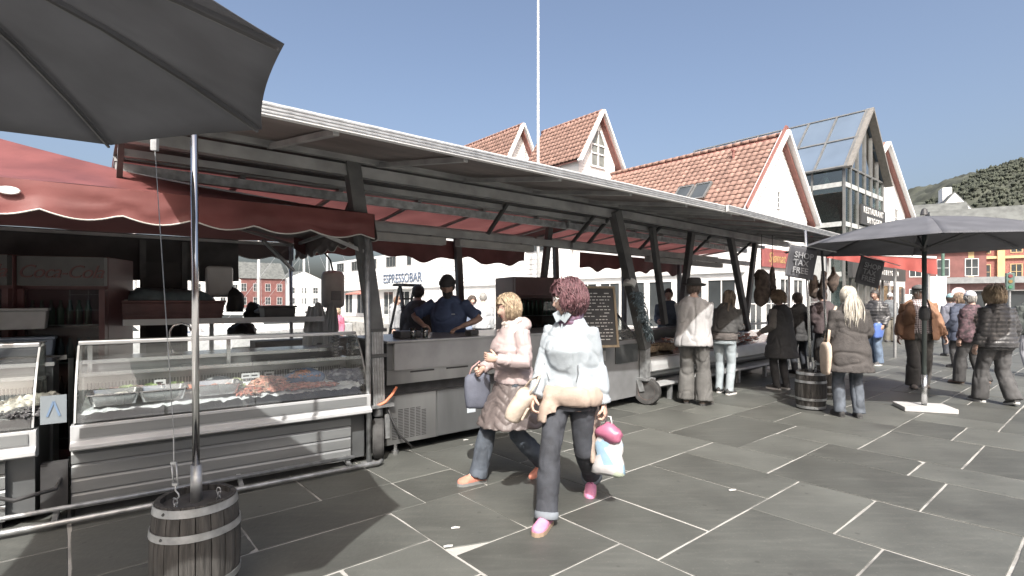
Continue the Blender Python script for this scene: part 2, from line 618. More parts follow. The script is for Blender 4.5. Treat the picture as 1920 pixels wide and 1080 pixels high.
# ------------------------------------------------------------------ buildings
WHITE = M('white_painted_wood', (.80, .80, .79), .55, 0, .04, 2)
TILE = M('clay_pantile', (.29, .15, .108), .75, 0, .22, 1.3, .2, 30, rand=.16)
TILEM = M('clay_pantile_field', (.28, .145, .104), .75, 0, .28, 5, .2, 30)
BARGE = M('dark_red_barge', (.24, .07, .05), .6)
PANE = M('window_pane', (.03, .04, .045), .06, 0, .2, .6, spec=.8)
GREYFR = M('grey_metal_frame', (.20, .205, .20), .45, .4, .1, 3)
PIER_RZ = math.atan2(PA.y, PA.x)

def tile_mesh(w=.30, l=.42):
    mb = MB()
    prof = [(0, 0), (.06, .035), (.14, .05), (.20, .03), (.25, 0), (w + .01, .008)]
    r0 = [(x, 0, z + .045) for x, z in prof]
    r1 = [(x, l, z) for x, z in prof]
    r2 = [(x, 0, z + .02) for x, z in prof]
    n = len(prof)
    mb.add(r0 + r1 + r2, [(i, i + 1, i + 1 + n, i + n) for i in range(n - 1)] + [(i + 2 * n, i + 1 + 2 * n, i + 1, i) for i in range(n - 1)])
    return mb
def roof(parent, p0, along, up, length, slope, w=.30, l=.34, singles=0):
    """pantiles: p0 eave corner, along = unit vector along the eave, up = unit vector up the slope"""
    p0, along, up = Vector(p0), Vector(along).normalized(), Vector(up).normalized()
    nrm = along.cross(up).normalized()
    if nrm.z < 0: nrm = -nrm
    mt = Matrix((along, up, nrm)).transposed()
    tm = tile_mesh(w, l + .08)
    if along.cross(up).z < 0:
        tm.f = [f[::-1] for f in tm.f]
    me = tm.mesh('roof_tile', TILE, True)
    na, nu_ = int(length / w), int(slope / l)
    rt = MB()
    V = [Vector(v) for v in tm.v]
    rq = random.Random(11)
    for i in range(na):
        for j in range(nu_):
            p = p0 + along * (i * w) + up * (j * l) + nrm * (.02 + rq.uniform(-.004, .006))
            jj = mt @ Matrix.Rotation(rq.uniform(-.012, .012), 3, 'Z')
            if i * nu_ + j < singles:
                o = bpy.data.objects.new('roof_tile', me)
                col.objects.link(o)
                o.parent = parent
                o.matrix_local = Matrix.LocRotScale(p, jj.to_quaternion(), None) if jj.determinant() > 0 else Matrix.Translation(p) @ jj.to_4x4()
            else:
                rt.add([p + jj @ v for v in V], tm.f)
    if rt.v:
        tag(rt.build('roof_tiles', TILEM, parent, smooth=True), kind='stuff')
    e = MB()
    a, b = p0 - nrm * .04, p0 + along * length - nrm * .04
    c, d = b + up * slope, a + up * slope
    e.add([a, b, c, d, a - nrm * .1, b - nrm * .1, c - nrm * .1, d - nrm * .1], [(0, 1, 2, 3), (7, 6, 5, 4), (0, 4, 5, 1), (1, 5, 6, 2), (2, 6, 7, 3), (3, 7, 4, 0)])
    e.build('roof_deck', BARGE, parent)
def ridge_caps(parent, p, q):
    p, q = Vector(p), Vector(q)
    n = int((q - p).length / .4)
    mb = MB()
    for i in range(n):
        a, b = p.lerp(q, i / n), p.lerp(q, (i + 1.08) / n)
        mb.tube([a, b], [.10, .085], 7)
    tag(mb.build('ridge_tiles', TILEM, parent, smooth=True), kind='stuff')
def lapboards(poly_w, z0, z1, h=.16, d=.018):
    """boards on the plane y=0 facing -y; poly_w(z) -> (x0, x1)"""
    mb = MB()
    z = z0
    while z < z1 - .01:
        zt = min(z + h, z1)
        a0, a1 = poly_w(z)
        b0, b1 = poly_w(zt)
        mb.add([(a0, -d, z), (a1, -d, z), (b1, 0, zt), (b0, 0, zt), (a0, 0, z), (a1, 0, z)], [(0, 1, 2, 3), (4, 5, 1, 0)])
        z = zt
    return mb
def window(parent, c, w, h, ax=(1, 0, 0), out=(0, -1, 0), nx=2, ny=2, fr=None, fw=.06, name='window'):
    """frame, panes and mullions; c = centre on the wall"""
    c, ax, out = Vector(c), Vector(ax), Vector(out)
    up = Vector((0, 0, 1))
    def P(u, z, d): return c + ax * u + up * z + out * d
    def bar(u0, u1, z0, z1, d0, d1, mb):
        vs = [P(u, z, d) for z in (z0, z1) for u, d in ((u0, d1), (u1, d1), (u1, d0), (u0, d0))]
        mb.add(vs, [(0, 3, 2, 1), (4, 5, 6, 7), (0, 1, 5, 4), (1, 2, 6, 5), (2, 3, 7, 6), (3, 0, 4, 7)])
    f = MB()
    bar(-w / 2 - fw, -w / 2, -h / 2 - fw, h / 2 + fw, -.02, .05, f)
    bar(w / 2, w / 2 + fw, -h / 2 - fw, h / 2 + fw, -.02, .05, f)
    bar(-w / 2, w / 2, h / 2, h / 2 + fw, -.02, .05, f)
    bar(-w / 2, w / 2, -h / 2 - fw, -h / 2, -.02, .05, f)
    for i in range(1, nx):
        u = -w / 2 + w * i / nx
        bar(u - fw * .35, u + fw * .35, -h / 2, h / 2, -.01, .035, f)
    for i in range(1, ny):
        z = -h / 2 + h * i / ny
        bar(-w / 2, w / 2, z - fw * .3, z + fw * .3, -.012, .033, f)
    wo_ = f.build(name, fr or WHITE, parent)
    p = MB()
    bar(-w / 2 + .002, w / 2 - .002, -h / 2 + .002, h / 2 - .002, .0, .012, p)
    p.build('pane', PANE, wo_)
    return wo_

# --- pier house with the long tiled roof
ph = thing('pier_house', 'white gabled house with long orange tiled roof behind the right half of the stalls', 'house', PB, PIER_RZ)
LEN = 9.6
wl = MB().prism([(0, 0), (6.4, 0), (6.4, 5.6), (3.25, 8.85), (0, 5.4)], 0, LEN, 'y')
wl.build('wall', WHITE, ph)
lapboards(lambda z: (0.02, 6.38) if z < 5.4 else (max(0.02, (z - 5.4) / 3.45 * 3.25), min(6.38, 6.4 - (z - 5.6) / 3.25 * 3.15) if z > 5.6 else 6.38), 3.2, 8.8).build('cladding', WHITE, ph)
lu = Vector((3.7, 0, 3.93)).normalized()
roof(ph, (-.45, -.25, 4.97), (0, 1, 0), lu, LEN + .2, 5.38, singles=280)
ru = Vector((-3.6, 0, 3.71)).normalized()
roof(ph, (6.85, -.25, 5.19), (0, 1, 0), ru, LEN + .2, 5.16)
ridge_caps(ph, (3.25, -.3, 8.97), (3.25, LEN, 8.97))
for a, b in (((-.5, -.3, 4.98), (3.25, -.3, 9.03)), ((6.9, -.3, 5.18), (3.25, -.3, 9.03))):
    MB().beam(a, b, .16, .34, up=(0, 1, 0)).build('barge_board', WHITE, ph)
    av, bv = Vector(a), Vector(b)
    MB().beam(av + Vector((0, -.02, .2)), bv + Vector((0, -.02, .2)), .2, .07, up=(0, 1, 0)).build('verge_trim', BARGE, ph)
window(ph, (3.1, -.01, 6.0), .22, .7, nx=1, ny=3)
for yy, dz in ((2.1, 1.1), (3.0, 1.1), (5.4, .9)):
    b = Vector((-.45, yy, 4.97)) + lu * (1.2 + dz * .2)
    s = MB()
    s.add([b, b + Vector((0, .75, 0)), b + Vector((0, .75, 0)) + lu * 1.1, b + lu * 1.1], [(0, 1, 2, 3)])
    n_ = Vector((-.73, 0, .68))
    for i in range(len(s.v)): s.v[i] = tuple(Vector(s.v[i]) + n_ * .14)
    sk = MB()
    for p, q in ((b, b + Vector((0, .75, 0))), (b + lu * 1.1, b + lu * 1.1 + Vector((0, .75, 0))), (b, b + lu * 1.1), (b + Vector((0, .75, 0)), b + Vector((0, .75, 0)) + lu * 1.1)):
        sk.beam(p + n_ * .12, q + n_ * .12, .08, .1, up=n_)
    so = sk.build('skylight', GREYFR, ph)
    s.build('pane', PANE, so)
vt = MB().tube([(2.4, 1.7, 7.8), (2.4, 1.7, 8.5)], .06, 8).tube([(2.25, 1.7, 8.45), (2.55, 1.7, 8.47)], .05, 8)
vt.build('roof_vent', BARGE, ph)
MB().beam((-.02, .0, 2.9), (-.02, LEN, 2.9), .2, .5).build('fascia', WHITE, ph)
sg = box('shop_sign', (1.4, 5.6, -.12, -.02, 2.95, 3.75), M('shop_sign_red', (.30, .05, .045), .5), ph)
sg.parent = ph
sg['label'] = 'red shop sign with gold lettering'
GOLD = M('gold_paint', (.50, .33, .08), .45, .3)
text('lettering', 'Sjømat', .62, GOLD, sg, (2.75, -.125, 3.35), shear=.3, bold=.004)
text('lettering', 'mathall', .52, GOLD, sg, (4.5, -.125, 3.32), shear=.2, bold=.004)
for i in range(4):
    window(ph, (.9 + i * 1.45, -.01, 1.35), 1.05, 2.2, nx=2, ny=2, fr=WHITE)
for i in range(6):
    window(ph, (-.01, 1.0 + i * 1.5, 1.3), 1.2, 2.1, ax=(0, -1, 0), out=(-1, 0, 0), nx=2, ny=1)

# --- two taller gables further out on the pier
def gable_house(label, x0, x1, y0, y1, ze, za, win, base):
    g = thing('gabled_house', label, 'house', pier_pt(x0, y0), PIER_RZ, 'gabled houses on the pier')
    w, xm, L_ = x1 - x0, (x1 - x0) / 2, y1 - y0
    MB().prism([(0, base), (w, base), (w, ze), (xm, za), (0, ze)], 0, L_, 'y').build('wall', WHITE, g)
    lapboards(lambda z: (.02, w - .02) if z < ze else ((z - ze) / (za - ze) * xm + .02, w - (z - ze) / (za - ze) * xm - .02), base, za - .05, h=.17).build('cladding', WHITE, g)
    hyp = math.hypot(xm + .3, (za - ze) * (xm + .3) / xm)
    k = (za - ze) / xm
    roof(g, (-.3, -.35, ze - .3 * k + .05), (0, 1, 0), (1, 0, k), L_ + .35, hyp)
    roof(g, (w + .3, -.35, ze - .3 * k + .05), (0, 1, 0), (-1, 0, k), L_ + .35, hyp)
    ridge_caps(g, (xm, -.4, za + .06), (xm, L_, za + .06))
    for sx in (0, 1):
        a = (-.36 if sx == 0 else w + .36, -.42, ze - .36 * k + .02)
        MB().beam(a, (xm, -.42, za + .06), .12, .30, up=(0, 1, 0)).build('barge_board', WHITE, g)
    if win:
        zt, zb, hw = za - .75, za - 3.1, .62
        zs = zt - hw * k
        gp = MB().prism([(xm - hw, zb), (xm + hw, zb), (xm + hw, zs), (xm, zt), (xm - hw, zs)], -.04, -.025, 'y')
        wobj = MB()
        for p, q_, t in (((xm - hw, zb), (xm - hw, zs), .09), ((xm + hw, zb), (xm + hw, zs), .09), ((xm - hw, zs), (xm, zt), .09), ((xm + hw, zs), (xm, zt), .09), ((xm - hw, zb), (xm + hw, zb), .09), ((xm, zb), (xm, zt - .1), .08), ((xm - hw, zs - .1), (xm + hw, zs - .1), .08), ((xm - hw, zb + .75), (xm + hw, zb + .75), .07)):
            wobj.beam((p[0], -.06, p[1]), (q_[0], -.06, q_[1]), t, t * .9, up=(0, 1, 0))
        w_ = wobj.build('window', WHITE, g)
        gp.build('pane', M('gable_pane', (.16, .17, .15), .08, 0, .3, 1.2, spec=.7), w_)
    return g
gable_house('white gabled house with cross-barred gable window under an orange tiled roof', .45, 3.63, 9.6, 14.2, 9.7, 12.26, True, 0)
gable_house('orange tiled gable behind the flagpole, left of the gable with the window', -.8, 2.3, 15.0, 26, 9.7, 12.6, False, 0)
# long white pier wing with the coffee bar
eb = thing('pier_wing', 'long low white clapboard building with coffee bar lettering seen through the stalls', 'building', pier_pt(-.9, 9.7), PIER_RZ)
EL = 34
box('wall', (.5, 8, 0, EL, 0, 5.4), WHITE, eb)
bd = lapboards(lambda z: (0, EL), 2.45, 4.1, h=.28, d=.03)
bd.xf(Matrix.Rotation(R(-90), 4, 'Z') @ Matrix.Translation((-EL, 0, 0)))
bd.build('fascia_boards', WHITE, eb)
box('canopy', (-.0, .5, .01, EL - .01, 2.4, 4.08), WHITE, eb)
text('lettering', 'ESPRESSOBAR', 1.05, M('sign_blue', (.10, .15, .24), .5), eb, (-.06, 17.6, 3.25), rot=(90, 0, -90), space=.98, ext=.02)
for i in range(12):
    window(eb, (.49, 1.6 + i * 2.75, 1.25), 1.7, 1.9, ax=(0, -1, 0), out=(-1, 0, 0), nx=2, ny=1)
for i in range(9):
    window(eb, (.49, 2.4 + i * 3.6, 4.75), 1.6, .75, ax=(0, -1, 0), out=(-1, 0, 0), nx=3, ny=1, fr=GREYFR)
aw = MB().prism([(-1.2, 2.0), (.5, 2.4), (.5, 2.45), (-1.2, 2.1)], 23, 26, 'y')
aw.build('small_awning', M('faded_red_awning', (.55, .18, .13), .6, trans=.2), eb)

# --- glass restaurant building
BGL = M('blue_roof_glass', (.10, .155, .23), .05, 0, .08, .5, spec=.9)
FGL = glass_mat('building_glass', (.62, .72, .70), .16, .01)
gh = thing('glass_building', 'steep glass-roofed building in grey metal framing between white gables', 'building', pier_pt(11.5, 0), PIER_RZ)
GW, GD, ze, za = 7.0, 12.0, 9.0, 12.7
xm = GW / 2
k = (za - ze) / xm
FR = GREYFR
# floors, back wall, boards standing in for white clapboard reflected in the panes
box('back_wall', (.1, GW - .1, GD - .3, GD, 0, ze), M('interior_dark', (.12, .12, .11), .8), gh)
inner = MB().prism([(1.6, 0), (1.6, 7.2), (4.2, 9.4), (GW - .6, 7.2), (GW - .6, 0)], 2.2, 2.5, 'y')
io = inner.build('reflection_wall', M('reflected_boards', (.55, .62, .66), .6), gh)
il = lapboards(lambda z: (1.6, GW - .6), .5, 7.1, h=.2, d=.03)
il.xf(Matrix.Translation((0, 2.19, 0)))
il.build('reflection_boards', M('reflected_boards'), gh)
sl = lapboards(lambda z: (0, 7.5 if z < 6 else 7.5 - (z - 6) * 2.4), .5, 8.6, h=.2, d=.03)
sl.xf(Matrix.Translation((1.25, 9.5, 0)) @ Matrix.Rotation(R(-90), 4, 'Z'))
sl.build('reflection_boards', M('reflected_boards'), gh)
for z in (2.9, 5.75, 7.9):
    MB().box(.05, GW - .05, .25, GD - .3, z - .15, z).build('floor_slab', M('pale_concrete', (.42, .43, .42), .7), gh)
# glazing bars and panes on front gable
def zroof(x): return ze + (x if x < xm else GW - x) * k
xs = [0, 1.0, 2.2, 3.5, 4.7, 5.9, GW]
for x in xs:
    MB().beam((x, -.03, 0), (x, -.03, zroof(x) - .02), .12, .12).build('mullion', FR, gh)
for z in (.12, 2.95, 5.75, 7.95, ze):
    MB().beam((.06, -.02, z), (GW - .06, -.02, z), .09, .26 if z in (5.75, 7.95) else .1).build('transom', FR if z not in (5.75, 7.95) else M('pale_grey_band', (.45, .48, .47), .5), gh)
for i in range(len(xs) - 1):
    a, b = xs[i] + .07, xs[i + 1] - .07
    for z0, z1 in ((3.1, 5.6), (5.9, 7.8), (8.1, 8.93)):
        MB().box(a, b, .0, .012, z0, z1).build('pane', FGL, gh)
    MB().prism([(a, ze + .07), (b, ze + .07), (b, zroof(b)), (a, zroof(a))], .0, .012, 'y').build('pane', FGL, gh)
# left side wall
ys = [0, 1.6, 3.2, 4.8, 6.4, 8, 9.6, 11.2]
for y in ys[1:]:
    MB().beam((0, y, 0), (0, y, ze), .1, .1).build('mullion', FR, gh)
for z in (2.95, 5.75, 7.95):
    MB().beam((0, .08, z), (0, GD, z), .1, .26).build('transom', M('pale_grey_band'), gh)
for i in range(len(ys) - 1):
    for z0, z1 in ((.2, 2.8), (3.1, 5.6), (5.9, 7.8), (8.1, 8.93)):
        MB().box(-.006, .006, ys[i] + .06, ys[i + 1] - .06, z0, z1).build('pane', FGL, gh)
# glass roof
up = Vector((1, 0, k)).normalized()
hyp = math.hypot(xm, za - ze)
for side in (0, 1):
    sx = 1 if side == 0 else -1
    u_ = Vector((sx, 0, k)).normalized()
    e0 = Vector((0 if side == 0 else GW, 0, ze))
    n_ = Vector((-k * sx, 0, 1)).normalized()
    for i in range(8):
        y = i * 1.6 - .2
        MB().beam(e0 + Vector((0, y, 0)) - u_ * .35 + n_ * .1, e0 + Vector((0, y, 0)) + u_ * (hyp + .02) + n_ * .1, .10, .12, up=n_).build('rafter', FR, gh)
        if i < 7:
            for j in range(2):
                a, b = -.25 + j * (hyp + .25) / 2 + .06, -.25 + (j + 1) * (hyp + .25) / 2 - .06
                c0 = e0 + n_ * .09
                vs = [c0 + Vector((0, y + .06, 0)) + u_ * a, c0 + Vector((0, y + 1.54, 0)) + u_ * a, c0 + Vector((0, y + 1.54, 0)) + u_ * b, c0 + Vector((0, y + .06, 0)) + u_ * b]
                MB().add(vs + [v - n_ * .02 for v in vs], [(0, 1, 2, 3), (7, 6, 5, 4), (0, 4, 5, 1), (1, 5, 6, 2), (2, 6, 7, 3), (3, 7, 4, 0)]).build('roof_pane', BGL, gh)
    for j in range(3):
        p = e0 + u_ * (-.3 + j * (hyp + .3) / 2) + n_ * .1
        MB().beam(p + Vector((0, -.3, 0)), p + Vector((0, 11.1, 0)), .12, .1, up=n_).build('purlin', FR, gh)
    MB().beam(e0 - u_ * .45 + Vector((0, -.3, .1)), e0 + u_ * (hyp + .05) + Vector((0, -.3, .1)), .14, .42, up=(0, 1, 0)).build('barge_board', M('taupe_metal', (.23, .215, .19), .5, .2), gh)
sb = box('sign_board', (2.3, 6.9, -.2, -.1, 5.95, 7.1), M('sign_black', (.02, .022, .024), .5), gh)
LET = M('white_lettering', (.78, .78, .76), .5)
text('lettering', 'RESTAURANT', .52, LET, sb, (4.6, -.205, 6.8), space=1.25, bold=.008)
text('lettering', 'BRYGGEN', .52, LET, sb, (4.75, -.205, 6.25), space=1.3, bold=.008)
s2 = box('sign_board', (.0, 10.5, -.45, -.2, 2.75, 3.75), M('sign_black'), gh)
text('lettering', 'Z A C H A R I A S B R Y G G E N', .42, LET, s2, (5.6, -.455, 3.2), space=1.08, bold=.008)
# link front between pier house and glass building
lk = thing('link_building', 'low recessed shop front between the white gable and the glass building', 'building', pier_pt(6.5, .6), PIER_RZ)
box('wall', (0, 4.95, 0, 6, 0, 3.9), M('grey_boards', (.35, .37, .37), .6), lk)
for i in range(3):
    window(lk, (.9 + i * 1.55, -.01, 1.4), 1.2, 2.4, nx=1, ny=2, fr=M('grey_boards'))
# --- white gable right of the glass building
g2 = thing('gabled_house', 'white gabled house standing right of the glass building', 'house', pier_pt(18.6, .6), PIER_RZ, 'gabled houses on the pier')
MB().prism([(0, 0), (7.9, 0), (7.9, 8.0), (2.05, 12.0), (0, 10.6)], 0, 10, 'y').build('wall', WHITE, g2)
roof(g2, (8.3, -.3, 7.78), (0, 1, 0), Vector((-6.25, 0, 4.27)), 10, 7.6)
roof(g2, (0, -.3, 10.7), (0, 1, 0), Vector((2.05, 0, 1.4)), 10, 2.45)
MB().beam((8.4, -.35, 7.72), (2.05, -.35, 12.05), .16, .4, up=(0, 1, 0)).build('barge_board', WHITE, g2)
MB().beam((-.1, -.35, 10.55), (2.05, -.35, 12.05), .16, .4, up=(0, 1, 0)).build('barge_board', WHITE, g2)
for x, z in ((1.6, 4.6), (5.6, 4.6), (5.4, 7.4)):
    window(g2, (x, -.01, z), .8, 1.2)
for i in range(4):
    window(g2, (1.1 + i * 1.85, -.01, 1.35), 1.3, 2.3, nx=1, ny=1, fr=WHITE)
box('notice_board', (7.0, 7.55, -.06, -.01, .9, 2.4), M('sign_black'), g2)
text('lettering', 'SPISERI', .45, M('sign_black'), g2, (3.4, -.02, 2.85), shear=.2)

# --- buildings at the back right
def far_house(label, c, rz, w, d, h, rh_, wallm, roofm, nwin, rows, group='old town buildings behind the square', chim=False, ridge_x=True, skyl=0):
    o = thing('town_house', label, 'building', c, rz, group)
    box('wall', (-w / 2, w / 2, 0, d, 0, h), wallm, o)
    if ridge_x:
        r_ = MB().prism([(-.4, h - .15), (d + .4, h - .15), (d / 2, h + rh_)], -w / 2 - .3, w / 2 + .3, 'x')
    else:
        r_ = MB().prism([(-w / 2 - .4, h - .15), (w / 2 + .4, h - .15), (0, h + rh_)], .05, d + .4, 'y')
        MB().prism([(-w / 2, h), (w / 2, h), (0, h + rh_ - .2)], -.0, .2, 'y').build('gable', wallm, o)
    ro = r_.build('roof', roofm, o)
    for i in range(skyl):
        x = -w / 2 + w * (i + .5) / skyl
        a, b = Vector((x, d * .12, h + rh_ * .24 + .12)), Vector((x, d * .3, h + rh_ * .6 + .12))
        MB().beam(a, b, w / skyl * .55, .1).build('skylight', PANE, ro)
    if chim:
        MB().box(-.5, .5, d * .3, d * .5, h + rh_ * .5, h + rh_ + 1.2).build('chimney', wallm, ro)
    for r__ in range(rows):
        for i in range(nwin):
            window(o, (-w / 2 + w * (i + .5) / nwin, -.01, 1.8 + r__ * (h - .6) / rows), w / nwin * .42, (h / rows) * .5, nx=2, ny=2)
    return o
def fpt(px, Y): return Vector(((px - CX) / F * Y, Y, 0))
SLATER = M('grey_slate_roof', (.085, .095, .09), .7, 0, .25, 1.5, .3, 8)
REDW = M('dark_red_boards', (.17, .04, .032), .65, 0, .2, 1)
CREAM = M('ochre_plaster', (.60, .40, .16), .7, 0, .12, 1)
far_house('grey slate roofed red house with roof windows beside the white gable', fpt(1740, 64), R(-28), 9, 10, 8.5, 5.5, REDW, SLATER, 3, 2, ridge_x=True, skyl=2)
far_house('small white gabled house with a chimney on its ridge', fpt(1790, 68), R(-28), 7.5, 12, 10.5, 5.2, WHITE, SLATER, 3, 3, chim=True, ridge_x=False)
far_house('long white block with grey roof and a row of roof windows', fpt(1925, 92), R(-30), 26, 12, 15.5, 2.8, WHITE, SLATER, 9, 3, skyl=7)
far_house('cream block with flat grey roof rising behind the long grey roof', fpt(1870, 118), R(-30), 14, 10, 22, .6, M('cream_wall', (.66, .62, .55), .7), SLATER, 5, 4)
far_house('dark red wooden house under the edge of the dark parasol', fpt(1742, 54), R(-30), 9, 8, 6.6, 3.0, REDW, M('brown_roof', (.12, .07, .055), .8, 0, .2, 2), 4, 2)
mk = thing('market_hall', 'red brick hall with ochre pilasters and a stepped cornice at the right edge', 'building', fpt(1945, 50), R(-32))
BRICK = M('red_brick', (.30, .085, .06), .8, 0, .22, 9, .2, 30)
box('wall', (-7.6, 9, 0, 10, 0, 8.2), BRICK, mk)
MB().prism([(-.6, 8.2), (10.4, 8.2), (8, 11), (2, 11)], -7.9, 9.3, 'x').build('roof', SLATER, mk)
box('cornice', (-7.8, 9.2, -.35, .0, 7.6, 8.15), CREAM, mk)
box('string_course', (-7.7, 9.1, -.22, .0, 5.6, 5.85), CREAM, mk)
box('string_course', (-7.7, 9.1, -.22, .0, 2.7, 2.95), CREAM, mk)
for i in range(8):
    x = -7.5 + i * 2.3
    box('pilaster', (x, x + .55, -.3, .0, 0, 7.55), CREAM, mk)
    for z in (1.5, 4.3, 6.75):
        window(mk, (x + 1.42, -.01, z), .75, 1.4 if z < 6 else 1.1, fr=CREAM)
pv = thing('street_kiosk', 'low grey-roofed kiosk with pink walls at the right edge of the square', 'kiosk', fpt(1905, 33), R(-34))
box('wall', (-3.2, 3.2, 0, 2.4, 0, 2.6), M('faded_pink_panel', (.33, .16, .15), .6), pv)
box('roof', (-3.6, 3.6, -.6, 2.8, 2.6, 3.0), M('grey_metal_roof', (.28, .30, .31), .5, .3), pv)
for x in (-2, 0, 2):
    window(pv, (x, -.01, 1.5), 1.1, 1.2, nx=1, ny=1)

# --- unseen town buildings added behind and beside the viewer to cut sky light
for i, (x, w, h, m_, lab) in enumerate(((-24, 20, 12.0, WHITE, 'pale town building closing the square behind the viewer on the left'), (-1, 24, 12.5, BRICK, 'brick town building closing the square straight behind the viewer'), (24, 22, 12.0, CREAM, 'ochre town building closing the square behind the viewer on the right'))):
    far_house(lab, Vector((x, -24, 0)), R(180), w, 12, h, 2.2, m_, SLATER, 7, 4, 'town buildings behind the viewer')
for i, (x, y, lab) in enumerate(((-38, -6, 'pale town building closing the square on the near left'), (44, -4, 'brick town building closing the square on the near right'))):
    far_house(lab, Vector((x, y, 0)), R(-90 if x > 0 else 90), 26, 12, 12, 2.2, BRICK if x > 0 else WHITE, SLATER, 7, 4, 'town buildings behind the viewer')
# ------------------------------------------------------------------ market stalls
RZ1, RZ2, RZ3 = R(90 - 54.4), R(90 - 50.4), R(90 - 48)
O2 = Vector((-1.245, 4.907, 0))
O3 = Vector((1.9615, 7.531, 0))
def X1(px, t):
    """distance along the left stall of a pixel column, t metres behind its front"""
    r = Vector(((px - CX) / F, 1, 0))
    k_ = (t + O1.dot(W1)) / r.dot(W1)
    return (r * k_ - O1).dot(U1)
def two_sided(name, c_out, c_in, rough=.45, trans=.15, bump=.2):
    m = M(name, c_out, rough, 0, .18, 3, bump, 6, trans=trans)
    nt = m.node_tree
    g = nt.nodes.new('ShaderNodeNewGeometry')
    mx = nt.nodes.new('ShaderNodeMix')
    mx.data_type = 'RGBA'
    mx.inputs[7].default_value = (*c_in, 1)
    b = nt.nodes['Principled BSDF']
    src = b.inputs['Base Color'].links[0].from_socket
    nt.links.new(g.outputs['Backfacing'], mx.inputs[0])
    nt.links.new(src, mx.inputs[6])
    nt.links.new(mx.outputs[2], b.inputs['Base Color'])
    return m
TENTRED = two_sided('tent_red_pvc', (.17, .030, .026), (.10, .095, .092), .46, .06, .35)
TENTRED.node_tree.nodes['Principled BSDF'].inputs['Specular IOR Level'].default_value = .2
PANELG = M('counter_panel', (.23, .245, .25), .42, .35, .12, 2.5, .04, 30, stretch=(.3, 1, 3))
PANELL = M('counter_ledge', (.58, .60, .61), .38, .25, .08, 3)
DKGREY = M('dark_grey_panel', (.11, .12, .125), .45, .4, .18, 3, .05, 20)
INOX = M('inox_sheet', (.33, .34, .34), .33, .8, .14, 4, .06, 40, stretch=(1, 1, .2))
PROF = [(.02, .655), (.045, .74), (.085, .85), (.145, .96), (.225, 1.07), (.32, 1.165)]

def fish_counter(label, x0, x1, joints, group):
    c = thing('fish_counter', label, 'display counter', O1, RZ1, group)
    MB().box(x0 + .02, x1 - .18, .10, .9, 0.0, .055).build('plinth', BLACK, c)
    zs = [(.058, .165), (.170, .265), (.270, .365), (.370, .452)]
    for i, (a, b) in enumerate(zs):
        MB().prism([(.055, a), (.10, a), (.10, b), (.068, b), (.055, b - .02)], x0, x1 - .16, 'x').build('front_panel', PANELG, c)
    box('body', (x0 + .01, x1 - .02, .102, .88, .056, .618), DKGREY, c)
    MB().prism([(-.015, .645), (.10, .645), (.10, .456), (.045, .456), (-.055, .485), (-.055, .512), (-.012, .535)], x0, x1, 'x').build('ledge', PANELL, c, bevel=.004)
    MB().box(x0 + .05, x1 - .04, -.022, -.016, .555, .625).build('ledge_panel', PANELG, c)
    MB().prism([(.0, .646), (.62, .70), (.62, .622), (.103, .620), (.0, .6455)], x0 + .02, x1 - .02, 'x').build('display_bed', STEEL, c)
    MB().box(x0 + .02, x1 - .02, .625, .66, .62, .90).build('back_riser', INOX, c)
    gr = MB()
    n = int((x1 - x0 - .1) / .022)
    for i in range(n):
        x = x0 + .05 + i * .022
        gr.box(x, x + .010, .612, .6245, .735, .85)
    tag(gr.build('air_grille', DKGREY, c), kind='stuff')
    MB().box(x0 + .02, x1 - .02, .60, .80, .905, .935).build('back_ledge', STEEL, c)
    MB().box(x0, x1, .82, 1.2, .0, .98).build('work_counter', DKGREY, c)
    MB().box(x0 - .01, x1 + .01, .80, 1.22, .985, 1.015).build('worktop', STEEL, c)
    xs_ = [x0 + .03] + joints + [x1 - .03]
    for i in range(len(xs_) - 1):
        p = MB()
        p.sheet(lambda u, v: (xs_[i] + .003 + u * (xs_[i + 1] - xs_[i] - .006), np.interp(v, np.linspace(0, 1, 6), [q_[0] for q_ in PROF]), np.interp(v, np.linspace(0, 1, 6), [q_[1] for q_ in PROF])), 1, 15)
        p.build('front_glass', GLASS, c, smooth=True)
    for x in (x0 + .022, x1 - .022):
        MB().prism(PROF + [(.60, 1.165), (.60, .71)], x - .004, x + .004, 'x').build('end_glass', GLASS, c)
        e = MB()
        for a, b in zip(PROF[:-1], PROF[1:]):
            e.beam((x, a[0], a[1]), (x, b[0], b[1]), .012, .012, up=(1, 0, 0))
        e.build('glass_edge', ALUD, c)
    MB().box(x0 + .02, x1 - .02, .31, .365, 1.17, 1.20).build('top_rail', ALU, c, bevel=.006)
    MB().box(x0 + .03, x1 - .03, .37, .78, 1.178, 1.186).build('top_glass', GLASS, c)
    for x in (x0 + .06, (x0 + x1) / 2, x1 - .06):
        MB().box(x - .015, x + .015, .76, .79, .936, 1.176).build('upright', STEEL, c)
    return c
ca = fish_counter('long glass-fronted fish counter with trays, salad and prawns behind the barrel', -2.13, -.03, [-.98], 'glass fish counters of the left stall')
cb = fish_counter('glass fish counter cut off by the left edge with pale shellfish inside', -4.5, -2.30, [-3.4], 'glass fish counters of the left stall')
br = MB().tube([(-4.5, -.06, .115), (-.2, -.06, .115)], .016, 10)
br.build('bumper_rail', GALV, ca, smooth=True)
MB().tube([(-4.5, -.12, .04), (.0, -.12, .04), (.05, -.08, .04)], .019, 10).build('bumper_rail', GALV, ca, smooth=True)
for x in (-2.2, -1.1, -.25):
    MB().beam((x, -.12, .05), (x, .1, .10), .03, .03).build('rail_bracket', GALV, ca)
MB().box(-2.285, -2.145, .03, .10, .07, .40).build('cover_strip', BLACK, cb)
